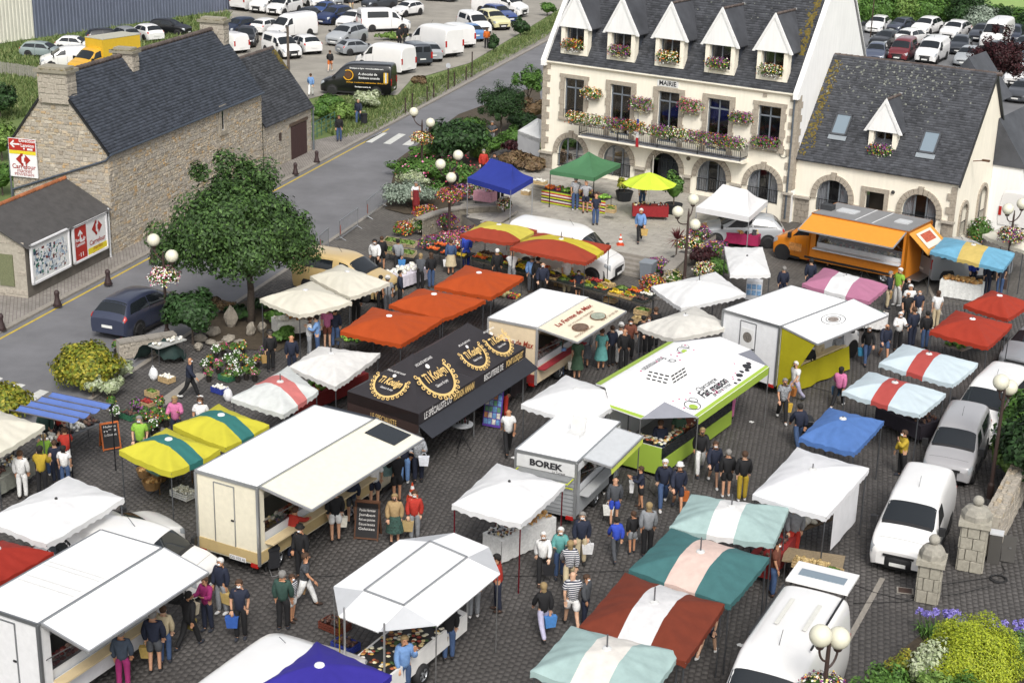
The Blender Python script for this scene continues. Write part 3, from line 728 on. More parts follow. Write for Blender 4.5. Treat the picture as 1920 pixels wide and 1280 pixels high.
for c,hw,zt in ((1.4,.5,2.3),(4.4,.62,2.7)):
 arch_ring(ann,c,hw,zt,.5,xy=lambda s,z,d:V(AL+.04+d,s,z),th=.2,nv=9,key=False)
 b=MB();b.poly([fg(s,z,.2) for s,z in [(c-hw,.4)]+arc(c,hw,zt-hw)+[(c+hw,.4)]]);b.build('pane','window_glass',ann)
 r=MB()
 for k in range(6):r.bar((AL+.02,c-hw+.1+k*.18,.5),(AL+.02,c-hw+.1+k*.18,1.3),.018)
 r.bar((AL+.02,c-hw,1.3),(AL+.02,c+hw,1.3),.03);r.build('guard_rail','black',ann)
for c in (6.6,7.9):MB().box((AL-.15,c,2.7),(.02,.6,.8)).build('pane','window_glass',ann);MB().box((AL+.05,c,2.26),(.14,.8,.07)).build('sill','plain',ann,col='55555a')
b=MB();b.prism([(-.02,-.2,AE-.04),(-.02,AR_,ARZ+.1),(-.02,8.2,ARZ+.1-(8.2-AR_)*ASL),(-.02,AR_,ARZ-.1)],(AL+.12,0,0));aroof=b.build('roof','slate_old',ann)
va=V(0,1,ASL);ao=(0,-.24,AE+.0);ALn=math.hypot(AR_+.2,(AR_+.2)*ASL)
slates('slates',aroof,ao,(1,0,0),va,AL+.1,ALn*.99,'slate_old',seed=5)
spots('lichen',aroof,ao,(1,0,0),va,[(min(8,abs(random.gauss(.35,.22))),random.uniform(.3,6.4),random.uniform(.02,.09)) for i in range(300)],'lichen')
spots('pale_lichen',aroof,ao,(1,0,0),va,[(min(9,max(.4,random.gauss(4,2.1))),6.6-abs(random.gauss(0,1.7)),random.uniform(.02,.085)) for i in range(300)],'lichen_grey')
b=MB();k=0.
while k < AL:b.cyl((k,AR_,ARZ+.08),(k+.36,AR_,ARZ+.12),.12,.11,8);k += .37
b.build('ridge_tiles','ridge_tile',ann)
MB().prism([(AL+.10,-.3,AE-.1),(AL+.10,AR_,ARZ+.12),(AL+.10,8.2,ARZ+.12-(8.2-AR_)*ASL),(AL+.10,8.2,ARZ-.1-(8.2-AR_)*ASL),(AL+.10,AR_,ARZ-.1),(AL+.10,-.1,AE-.2)],(.05,0,0)).build('verge_board','plain',ann,col='2c2d30')
for i in range(9):
 MB().box((AL-.1-(.15 if i % 2 else .05),-.03,.3+i*.37),(.5 if i % 2 else .3,.09,.36)).build('quoin','granite',ann,col=gc)
for c in (2.3,7.3):
 arch_ring(ann,c,.97,2.78,1.6);arched_window(ann,c,.97,2.78,.9,fm)
 r=MB();r.bar((c-.95,-.02,1.6),(c+.95,-.02,1.6),.035)
 for k in range(13):r.bar((c-.9+k*.15,-.02,.95),(c-.9+k*.15,-.02,1.6),.018)
 r.build('guard_rail','black',ann)
for a,c in ((0.1,1.0),(3.6,3.9),(5.6,6.0),(8.6,9.28)):
 blockwork(ann,lambda s,z,d,a=a:V(a+s,-.05-d,z),c-a,1.45,.5,.36,col='a0978a',z0=.02,name='base_block');MB().box(((a+c)/2,-.09,1.53),(c-a+.06,.26,.13)).build('base_cap','granite',ann,col='b1a99c')
MB().box((4.74,-.02,2.6),(1.6,.1,.24)).build('lintel','granite',ann,col=gc)
for sg in (-1,1):MB().box((4.74+sg*.67,-.02,1.28),(.24,.1,2.4)).build('jamb','granite',ann,col=gc)
MB().box((4.74,.8,1.3),(1.2,.02,2.5)).build('door','plain',ann,col='3a332c')
b=MB();b.lathe([(.1,-.03),(.1,.05)],12,(5.75,-.06,2.65),'Y');b.build('round_lamp','plain',ann,col='444444')
b=MB();b.bar((AL+.1,1.7,4.6),(AL+.7,1.5,4.75),.05);b.box((AL+.85,1.45,4.78),(.4,.16,.1));b.build('wall_lamp','metal',ann,col='8a6a55')
dormer(ann,4.6,.85,4.08,.8,5.72,7.42,1.04,ASL,2.2,lambda y:AE+(y+.2)*ASL)
flowers('flower_box','flower box on the sill of the annexe dormer',ML(HL+4.6,.95,4.3),MA,1.1,3,.5,.3)
sn=V(0,-ASL,1).normalized()
for x,y,cap in ((1.95,2.45,'left'),(7.1,2.15,'right')):
 C0=V(*ao)+V(x,0,0)+va.normalized()*y*1.0
 Mx=frame(C0+sn*.05,(1,0,0),va)
 b=MB()
 for dx in (-.42,.42):b.box((dx,.0,.04),(.08,1.3,.12),M=Mx)
 for dy in (-.62,.62):b.box((0,dy,.04),(.92,.1,.12),M=Mx)
 k=b.build('skylight','plain',ann,col='4a4d52');MB().box((0,0,.05),(.78,1.18,.04),M=Mx).build('pane','skylight_glass',k);MB().box((0,-.82,.03),(1.05,.28,.02),M=Mx).build('flashing','plain',k,col='8f979d')
# lower slate wing behind the annexe gable
b=MB();b.prism([(AL+.02,5.6,3.7),(AL+1.9,5.6,3.7),(AL+.02,5.6,6.3)],(0,4.6,0));b.build('rear_wing_roof','slate_old',ann)
MB().box((AL+.85,7.9,1.84),(1.68,4.4,3.68)).build('rear_wing','render_white',ann)
b=MB();b.prism([(AL*.55,AR_+2.3,ARZ-1.9),(AL*.95,AR_+2.3,ARZ-1.9),(AL*.75,AR_+2.3,ARZ+.45)],(0,3,0));b.build('rear_dormer','slate_old',ann)

# ---------------------------------------------------------------- terrace in front of the town hall
F1,F2=G(905,428,TZ),G(1262,489,TZ)
tp=[F1,F2,G(1345,437,TZ),ML(13.3,.3,TZ),ML(-.1,.3,TZ),G(985,262,TZ),G(925,285,TZ),G(880,345,TZ),G(850,392,TZ)]
ter=sheet('terrace',tp,TZ-.03,'joint')
b=MB();k=[V(p.x,p.y,TZ-.031) for p in tp];b.prism([V(p.x,p.y,-.03) for p in tp],(0,0,TZ-.03));struct(b.build('terrace_body','kerb_stone'))
fdir=(F2-F1).normalized();fn=V(-fdir.y,fdir.x,0)
from mathutils import geometry as geo
tpoly=[p.xy for p in tp]
def inside(p,poly):
 c=False;n=len(poly)
 for i in range(n):
  a,b=poly[i],poly[(i+1) % n]
  if (a[1] > p[1]) != (b[1] > p[1]) and p[0] < (b[0]-a[0])*(p[1]-a[1])/(b[1]-a[1])+a[0]:c=not c
 return c
cnt=0;rest=MB();sw,sh=.78,.52
for j in range(0,30):
 for i in range(-14,30):
  c=F1 + fdir*((i+.5+(j % 2)*.5)*sw) + fn*((j+.5)*sh)
  cs=[c+fdir*(a*sw*.49)+fn*(d*sh*.49) for a,d in ((-1,-1),(1,-1),(1,1),(-1,1))]
  if not all(inside(q.xy,tpoly) for q in cs):continue
  P=[V(q.x,q.y,TZ-.028) for q in cs]+[V(c.x+(q.x-c.x)*.97,c.y+(q.y-c.y)*.97,TZ+random.uniform(-.004,.004)) for q in cs]
  px_=0
  if cnt < 300 and (c-F1).dot(fdir) > 3:MB().add(P,SQ).build('paving_slab','slab',ter);cnt += 1
  else:rest.add(P,SQ)
stuff(rest.build('paving_slabs','slab',ter))
# steps down to the square
sA,sB=G(1128,461,TZ),G(1258,487,TZ);sdir=(sB-sA).normalized();sn_=V(sdir.y,-sdir.x,0)
st=struct(MB().box((*(sA+sdir*.05).xy,.1),(.05,.05,.05)).build('steps','kerb_stone'))
for i in range(5):
 z1=TZ-.14*i-.005;w0=.34*i
 P=[sA+sn_*w0,sB+sn_*w0,sB+sn_*(w0+.36),sA+sn_*(w0+.36)]
 n_=3
 for k in range(n_):
  a,c=P[0].lerp(P[1],k/n_),P[0].lerp(P[1],(k+1)/n_-.004);d_,e_=P[3].lerp(P[2],(k+1)/n_-.004),P[3].lerp(P[2],k/n_)
  b=MB();b.prism([V(q.x,q.y,-.02) for q in (e_,d_,c,a)],(0,0,z1+.02));b.build('step_stone','kerb_stone',st)
# ---------------------------------------------------------------- long stone house on the left
E1,E2=G(201,284,5.38),G(489,170,5.38);HA=ang(E1,E2);HLn=(E2-E1).length;HOo=V(E1.x,E1.y,0)
HUx=V(math.cos(HA),math.sin(HA),0);HUy=V(-HUx.y,HUx.x,0)
def HLc(x,y,z=0.):p=HOo+HUx*x+HUy*y;return V(p.x,p.y,z)
sh_=thing('stone_house','long rubble stone house with slate roof and three chimneys','house',HOo,HA)
HW,HEz=5.45,5.38;HS=1.28;HRz=HEz+HW/2*HS
b=MB();b.poly([(0,0,0),(HLn,0,0),(HLn,0,HEz),(0,0,HEz)]);b.build('long_wall','mortar',sh_)
b=MB();b.poly([(0,HW,0),(0,0,0),(0,0,HEz),(0,HW/2,HRz),(0,HW,HEz)]);b.build('gable_wall','mortar',sh_);b=MB();b.poly([(HLn,0,0),(HLn,HW,0),(HLn,HW,HEz),(HLn,HW/2,HRz),(HLn,0,HEz)]);b.build('gable_wall','mortar',sh_)
wx,wz=onplane(HOo,HUx,416,224)
S1=rubble_arr(lambda s,z,d:V(s,-d,z),HLn,lambda s:HEz-.05,ops=[(wx-.45,wx+.45,wz-.75,wz+.75)],seed=5)
S2=rubble_arr(lambda s,z,d:V(-d,s,z),HW,lambda s:HEz+min(s,HW-s)*HS-.08,seed=9)
lay(S1+S2,sh_,'rubble')
# slit window
b=MB()
for sg in (-1,1):
 for k in range(3):b.box((wx+sg*.3,-.03,wz-.45+k*.45),(.28,.1,.43))
b.box((wx,-.03,wz+.72),(.9,.1,.2));b.box((wx,-.05,wz-.76),(.9,.14,.2));b.build('window_surround','granite',sh_,col='a39a8a')
w_=MB().box((wx,-.01,wz),(.34,.05,1.25)).build('slit_window','plain',sh_,col='ececec');MB().box((wx,-.04,wz),(.2,.02,1.1)).build('pane','window_glass',w_)
# roof
b=MB();b.prism([(-.06,-.12,HEz-.1),(-.06,HW/2,HRz+.06),(-.06,HW+.12,HEz-.1),(-.06,HW/2,HRz-.15)],(HLn+.06,0,0));rf=b.build('roof','slate',sh_)
vh=V(0,1,HS);hl=math.hypot(HW/2+.1,(HW/2+.1)*HS)
slates('slates',rf,(-.08,-.16,HEz-.09),(1,0,0),vh,HLn+.1,hl*.99,'slate',w=.24,e=.16,seed=2)
b=MB();k=.5
while k < HLn:b.cyl((k,HW/2,HRz+.05),(k+.36,HW/2,HRz+.1),.13,.12,8);k += .37
b.build('ridge_tiles','ridge_tile',sh_)
b=MB()
for sg in (0,1):y0,y1=(-.16,HW/2) if not sg else (HW+.16,HW/2);b.prism([(-.12,y0,HEz-.13),(-.12,y1,HRz+.05),(-.12,y1,HRz-.12),(-.12,y0,HEz-.28)],(.08,0,0))
b.build('verge_boards','plain',sh_,col='1d1e21')
b=MB();b.tube([(HLn,-.2,HEz-.12),(-.05,-.2,HEz-.16)],.07,8);b.build('gutter','metal',sh_,col='5d6672')
b=MB();b.tube([(-.05,-.2,HEz-.16),(-.1,.05,HEz-.45),(-.1,HW,HEz-2.4),(-.12,HW+.1,HEz-3.3)],.055,8);b.build('gable_pipe','metal',sh_,col='6b7480')
b=MB();b.tube([(-.1,HW+.05,HEz-.2),(-.14,HW+.08,1)],.05,8);b.build('downpipe','metal',sh_,col='8b9198')
def chimney(parent,x,y,w,d,z0,z1,m='rubble',lich=False):
 """stone chimney stack with slab cap; centre x, y"""
 c=MB().box((x,y,(z0+z1)/2),(w,d,z1-z0)).build('chimney','mortar',parent);sts=[]
 for f,L in ((lambda s,z,q:V(x-w/2-q,y-d/2+s,z),d),(lambda s,z,q:V(x-w/2+s,y-d/2-q,z),w)):
  sts += rubble_arr(f,L,lambda s:z1,z0,rh=(.18,.3),rw=(.25,.55),seed=int(x*3)+int(L*10))
 lay(sts,c,m,single=40)
 MB().box((x,y,z1+.07),(w+.24,d+.24,.16)).build('chimney_cap','granite',c,col='8d8778')
 MB().box((x,y,z1+.2),(w-.1,d-.1,.14)).build('chimney_top','granite',c,col='96907f')
 b=MB()
 for k in range(60):b.box((x+random.uniform(-.5,.5)*(w+.2),y+random.uniform(-.5,.5)*(d+.2),z1+.155),(random.uniform(.05,.16),random.uniform(.05,.16),.012),random.random())
 stuff(b.build('lichen','lichen',c));return c
chimney(sh_,.30,HW/2,.9,1.6,HRz-1.3,HRz+.22)
chimney(sh_,HLn*.385,HW/2-.1,.7,1.15,HRz-1.1,HRz+.2)
chimney(sh_,HLn-.35,HW/2,.75,1.5,HRz-1.1,HRz+.45)
# outbuilding continuing the house
O1,O2=G(492.8,237,3.0),G(583,198.5,3.0);OA=ang(O1,O2);OLn=(O2-O1).length
ob=thing('stone_outbuilding','small stone outbuilding with old slate roof and wooden double door','outbuilding',V(O1.x,O1.y,0),OA)
OW,OE,OS=5.3,3.0,1.32;OR_=OE+OW/2*OS
b=MB();b.poly([(0,0,0),(OLn,0,0),(OLn,0,OE),(0,0,OE)]);b.poly([(OLn,0,0),(OLn,OW,0),(OLn,OW,OE),(OLn,OW/2,OR_),(OLn,0,OE)]);b.build('walls','mortar',ob)
dx0,_=onplane(V(O1.x,O1.y,0),V(math.cos(OA),math.sin(OA),0),546,288);dx1,_=onplane(V(O1.x,O1.y,0),V(math.cos(OA),math.sin(OA),0),574,270)
lay(rubble_arr(lambda s,z,d:V(s,-d,z),OLn,lambda s:OE-.08,ops=[(dx0-.1,dx1+.1,0,2.3)],seed=21),ob,'rubble',single=150)
for i in range(2):
 a=dx0+(dx1-dx0)*i/2;w=(dx1-dx0)/2
 dd=MB().box((a+w/2,-.02,1.1),(w-.04,.06,2.2)).build('door','plain',ob,col='3a2624')
 for k in range(4):MB().box((a+w*(k+.5)/4,-.06,1.1),(w/4-.02,.02,2.16)).build('plank','wood',dd,col='432c2a')
MB().box(((dx0+dx1)/2,-.03,2.33),(dx1-dx0+.4,.1,.18)).build('door_lintel','wood',ob,col='5a4a3e')
MB().box((dx0-1.6,-.035,1.9),(.3,.04,.5)).build('vent','plain',ob,col='4a3c34')
b=MB();b.prism([(0.02,-.15,OE-.1),(0.02,OW/2,OR_+.04),(0.02,OW+.1,OE-.1),(0.02,OW/2,OR_-.2)],(OLn,0,0));orf=b.build('roof','slate_old',ob)
slates('slates',orf,(0,-.2,OE-.08),(1,0,0),(0,1,OS),OLn+.05,math.hypot(OW/2+.2,(OW/2+.2)*OS)*.985,'slate_old',w=.26,e=.17,seed=8)
spots('lichen',orf,(0,-.2,OE-.08),(1,0,0),(0,1,OS),[(OLn-abs(random.gauss(0,.25)),4.4-abs(random.gauss(0,.6)),random.uniform(.03,.1)) for i in range(120)],'lichen')
b=MB();k=.1
while k < OLn:b.cyl((k,OW/2,OR_+.04),(k+.36,OW/2,OR_+.08),.13,.12,8);k += .37
b.build('ridge_tiles','ridge_tile',ob)
b=MB();b.prism([(OLn,-.2,OE-.1),(OLn,OW/2,OR_+.12),(OLn,OW/2,OR_-.1),(OLn,-.2,OE-.3)],(.12,0,0));b.build('verge','mortar',ob)
b=MB();b.tube([(OLn-.05,-.15,OE-.05),(OLn+.05,-.12,OE-.5),(OLn+.05,-.12,.1)],.06,8);b.build('downpipe','metal',ob,col='8b959c')

# ---------------------------------------------------------------- small house carrying the billboards
BF,BG=V(-22.283,67.818,0),V(-20.30,74.82,0);BA=ang(BF,BG);BL=(BG-BF).length;BU=(BG-BF).normalized()
bh=thing('low_house','low house with shallow dark roof carrying two billboards on its wall','house',BF,BA)
BE,BR,BW=2.62,3.85,2.3
b=MB();b.poly([(0,0,0),(BL,0,0),(BL,0,BE),(0,0,BE)]);b.poly([(BL,0,0),(BL,2*BW,0),(BL,2*BW,BE),(BL,BW,BR),(BL,0,BE)]);b.build('street_wall',mat('dark_render','6b655d',.95,var=.25,vs=1.5,bump=.3,bs=10),bh)
b=MB();b.poly([(0,2*BW,0),(0,0,0),(0,0,BE),(0,BW,BR),(0,2*BW,BE)]);b.build('gable_wall','mortar',bh)
lay(rubble_arr(lambda s,z,d:V(-d,s,z),2*BW,lambda s:BE+min(s,2*BW-s)*.5-.1,ops=[(.55,1.5,.5,2.2)],rh=(.2,.4),rw=(.3,.8),seed=31),bh,'rubble',single=100)
MB().box((-.02,1.02,1.35),(.08,.75,1.5)).build('shutter','wood',bh,col='6f7355')
b=MB();b.prism([(-.15,-.25,BE-.12),(-.15,BW,BR+.05),(-.15,2*BW+.2,BE-.1),(-.15,BW,BR-.12)],(BL+.25,0,0));b.build('roof',mat('bitumen','4c4a49',.8,var=.22,vs=2.5,bump=.35,bs=9),bh)
b=MB();k=-.1
while k < BL:b.cyl((k,BW,BR+.03),(k+.33,BW,BR+.06),.11,.1,8);k += .34
b.build('ridge_tiles','ridge_orange',bh)
MB().tube([(BL-.1,-.12,BE),(BL-.1,-.1,.1)],.05,8).build('downpipe','plain',bh,col='c9cbcc')
def bsz(px,py):return onplane(BF,BU,px,py)
def bill(name,label,x0,x1,z0,z1):
 t=thing(name,label,'billboard',BF,BA)
 MB().box(((x0+x1)/2,-.12,(z0+z1)/2),(x1-x0,.1,z1-z0)).build('panel','plain',t,col='e6e6e4')
 b=MB()
 for z in (z0,z1):b.box(((x0+x1)/2,-.16,z),(x1-x0+.1,.12,.1))
 for x in (x0,x1):b.box((x,-.16,(z0+z1)/2),(.1,.12,z1-z0+.1))
 b.build('frame','plain',t,col='e9e9ea');return t
p0=bsz(52,457);p1=bsz(126,502);q0=bsz(129,425);q1=bsz(197,469)
X0,X1=bsz(54,495)[0],bsz(124,465)[0];Z0,Z1=bsz(90,515)[1],bsz(88,444)[1]
bl1=bill('billboard','weathered poster billboard with torn white and blue paper scraps',X0,X1,Z0,Z1)
mat('scrap',ramp=['dfe2e4','c9d2da','e9e9e6','9fb2c4','d3d6d8','5a6f86','b9c4cc','e2ddd4','33465c','eceded','6d2c2c','2c6a5a'],rough=.9,const=True)
b=MB()
for k in range(420):
 w,h=random.uniform(.03,.22),random.uniform(.03,.2);x,z=random.uniform(X0+.15,X1-.2),random.uniform(Z0+.2,Z1-.3);a=random.random()*3
 b.box((x,-.172-k*1.2e-5,z),(w,.004,h),M=None)
stuff(b.build('paper_scraps','scrap',bl1))
X0,X1=bsz(132,455)[0],bsz(194,430)[0];Z0,Z1=bsz(165,478)[1],bsz(160,413)[1]
bl2=bill('billboard','red and white supermarket billboard with arrow and yellow strip',X0,X1,Z0,Z1)
mat('sign_red','b02a1e',.6,var=.05);mat('sign_yellow','e2cf2c',.6,var=.05);mat('sign_white','ececec',.6);mat('sign_redink','a5251b',.6);mat('sign_blue','2a4f8c',.6)
xr=X0+(X1-X0)*.40;fx=lambda x,z:(x,-.172,z)
MB().box(((X0+xr)/2,-.17,(Z0+Z1)/2),(xr-X0-.1,.012,Z1-Z0-.12)).build('red_field','sign_red',bl2)
MB().box(((X1+xr)/2,-.17,Z0+.22),(X1-xr-.08,.012,.3)).build('yellow_strip','sign_yellow',bl2)
def arrow(parent,c,x,y,s,m='sign_white',turn=False):
 """arrow pointing along +x (or bent: up and then left at its tip) in the plane x, y"""
 c=Vector(c);x=Vector(x);y=Vector(y);n=x.cross(y)*.006;b=MB();P=lambda u,v:c+x*(u*s)+y*(v*s)+n
 b.poly([P(-.5,-.07),P(.3,-.07),P(.3,.07),P(-.5,.07)]);b.poly([P(.5,0),P(.12,.36),P(.02,.26),P(.28,0),P(.02,-.26),P(.12,-.36)])
 if turn:b.poly([P(-.5,-.07),P(-.36,-.07),P(-.36,-.6),P(-.5,-.6)])
 return b.build('arrow',m,parent)
def mark(parent,c,x,y,s):
 """the two facing arrowheads of the supermarket emblem, left one red, right one blue-dark"""
 c=Vector(c);x=Vector(x);y=Vector(y);n=x.cross(y)*.008;P=lambda u,v:c+x*(u*s)+y*(v*s)+n
 b=MB();b.poly([P(-.62,0),P(-.12,-.46),P(-.12,.46)]);b.poly([P(-.2,.46),P(.02,.5),P(.02,.3),P(-.2,.2)]);b.poly([P(-.2,-.46),P(.02,-.5),P(.02,-.3),P(-.2,-.2)]);b.build('emblem','sign_redink',parent)
 b=MB();b.poly([P(.66,0),P(.2,.42),P(.2,.16),P(.1,.16),P(.1,-.16),P(.2,-.16),P(.2,-.42)]);b.build('emblem','sign_redink',parent)
ux,uz=V(1,0,0),V(0,0,1)
arrow(bl2,((X0+xr)/2,-.176,Z1-.55),(0,0,1),(-1,0,0),.62,turn=True)
text_on('Route de\nLannion',.24,'sign_white',((X0+xr)/2,-.178,(Z0+Z1)/2+.05),ux,uz,bl2,bold=.006)
text_on('◂ ▮▮',.2,'sign_white',((X0+xr)/2,-.178,Z0+.3),ux,uz,bl2)
cx=(X1+xr)/2;mark(bl2,(cx,-.178,Z1-.5),ux,uz,.75)
text_on('Carrefour',.34,'sign_redink',(cx,-.178,Z1-1.15),ux,uz,bl2,bold=.004,width=(X1-xr)*.8);text_on('market',.3,'sign_redink',(cx,-.178,Z1-1.45),ux,uz,bl2,shear=.25);text_on('PENVÉNAN',.2,'sign_redink',(cx,-.178,Z1-1.75),ux,uz,bl2)
# direction sign on the gable of the stone house
def gsz(px,py):return onplane(HOo,HUy,px,py)
a0,a1=gsz(72,300)[0],gsz(21,296)[0];z0,z1=gsz(48,331)[1],gsz(42,259)[1]
cs=thing('direction_sign','red and white supermarket direction sign fixed to the stone gable','sign',HOo,HA);ym=(a0+a1)/2;w=abs(a1-a0)
MB().box((-.12,ym,(z0+z1)/2),(.06,w,z1-z0)).build('panel','sign_white',cs)
hgt=z1-z0;MB().box((-.155,ym,z1-hgt*.16),(.012,w*.97,hgt*.3)).build('red_field','sign_red',cs);MB().box((-.155,ym,z1-hgt*.36),(.012,w*.97,hgt*.09)).build('yellow_strip','sign_yellow',cs)
vx=V(0,-1,0);o_=lambda dy,z:(-.162,ym-dy,z)
arrow(cs,o_(-w*.26,z1-hgt*.15),(0,1,0),(0,0,-1),w*.36)
text_on('Direction\nLannion',w*.155,'sign_white',o_(w*.2,z1-hgt*.11),vx,uz,cs,bold=.005);text_on('▪ ▬',w*.2,'sign_white',o_(w*.2,z1-hgt*.25),vx,uz,cs)
mark(cs,o_(0,z1-hgt*.54),vx,uz,w*.42);text_on('Carrefour',w*.21,'sign_redink',o_(.02,z1-hgt*.73),vx,uz,cs,bold=.004);text_on('market',w*.19,'sign_redink',o_(.02,z1-hgt*.83),vx,uz,cs,shear=.25);text_on('PENVÉNAN',w*.14,'sign_redink',o_(.02,z1-hgt*.93),vx,uz,cs)

# ---------------------------------------------------------------- metal shed behind the car park
s0,s1=G(65,72),G(470,12)
shd=thing('metal_shed','large grey blue corrugated metal shed at the back of the car park','shed',s0,ang(s0,s1));SL_=(s1-s0).length+25
mat('shed_blue','6d7486',.45,metal=.2,var=.08,vs=.6,streak=.07);mat('shed_cream','d8d6c8',.6,var=.05,vs=.6,streak=.08)
prof=[];x=0.
while x < SL_:prof += [(x,0),(x+.16,0),(x+.22,-.07),(x+.34,-.07),(x+.40,0)];x += .42
MB().grid([[V(x,y,z) for x,y in prof] for z in (0,14)]).build('front_cladding','shed_blue',shd)
s2=G(-60,91);dv=(Matrix.Rotation(-ang(s0,s1),3,'Z') @ (s2-s0)).normalized();nrm_=V(-dv.y,dv.x,0)
MB().grid([[V(0,0,z)+dv*x+nrm_*(y*.7) for x,y in prof[:int(20/.42)*5]] for z in (0,14)]).build('side_cladding','shed_cream',shd)
# ---------------------------------------------------------------- vehicles
class Loft:
 """car body: stations (x, half width, sill z, belt z, top z, top half width) from nose to tail"""
 def __init__(s,st,blur=2,q=5,p=4):
  rows=[]
  for x,w,zs,zb,zt,tw in st:
   half=[(w*.94,zs),(w,zs+.4*(zb-zs)),(w*.985,zb),(tw,zt-.09*(zt-zb)-.02),(tw*.72,zt),(0,zt+.025)]
   rows.append([(x,-y,z) for y,z in half] + [(x,y,z) for y,z in half[-2::-1]])
  A=np.array(rows);s.q,s.p=q,p
  i=np.linspace(0,len(A)-1,(len(A)-1)*q+1);j=np.linspace(0,10,10*p+1)
  A=np.stack([np.apply_along_axis(lambda c:np.interp(i,np.arange(len(c)),c),0,A[:,:,k]) for k in range(3)],2)
  A=np.stack([np.apply_along_axis(lambda c:np.interp(j,np.arange(11),c),1,A[:,:,k]) for k in range(3)],2)
  for _ in range(blur):
   B=A.copy();B[1:-1]=(A[:-2]+2*A[1:-1]+A[2:])/4;A=B.copy();B[:,1:-1]=(A[:,:-2]+2*A[:,1:-1]+A[:,2:])/4;A=B
  s.A=A
 def at(s,a,t):
  A=s.A;i=min(max(a*s.q,0),len(A)-1.001);j=min(max(t*s.p,0),A.shape[1]-1.001);i0,j0=int(i),int(j);u,v=i-i0,j-j0
  return (A[i0,j0]*(1-u)*(1-v)+A[i0+1,j0]*u*(1-v)+A[i0,j0+1]*(1-u)*v+A[i0+1,j0+1]*u*v)
 def nrm(s,a,t):
  d=.04;p=s.at(a+d,t)-s.at(a-d,t);q=s.at(a,t+d)-s.at(a,t-d);n=np.cross(q,p);l=np.linalg.norm(n)
  n=n/l if l > 1e-9 else np.array([0,0,1.]);c=s.at(a,t)
  return n if n[2]*.3 + (n[1]*c[1])*2 + .0 > -1e-6 or abs(n[0]) > .6 else -n
 def body(s):
  h,w,_=s.A.shape;b=MB();b.grid([[tuple(p) for p in r] for r in s.A]);b.f=[f[::-1] for f in b.f]
  b.add([tuple(p) for p in s.A[0]],[tuple(range(w))]);b.add([tuple(p) for p in s.A[-1]],[tuple(range(w-1,-1,-1))]);return b
 def patch(s,c,off=.008,n=8,m=4):
  """c: four (station, section) corners"""
  b=MB();rows=[];fl=s.nrm(*(np.mean(np.array(c),0)))
  for j in range(m+1):
   r=[]
   for i in range(n+1):
    u,v=i/n,j/m;st=(1-u)*(1-v)*np.array(c[0])+u*(1-v)*np.array(c[1])+u*v*np.array(c[2])+(1-u)*v*np.array(c[3])
    nn=s.nrm(*st);nn=nn if nn@fl > 0 else -nn;r.append(tuple(s.at(*st)+nn*off))
   rows.append(r)
  b.grid(rows);a,c2,d=(np.array(rows[0][0]),np.array(rows[0][1]),np.array(rows[1][0]))
  if np.cross(c2-a,d-a)@fl < 0:b.f=[f[::-1] for f in b.f]
  return b
def mir(c):return [(a,10-t) for a,t in c]
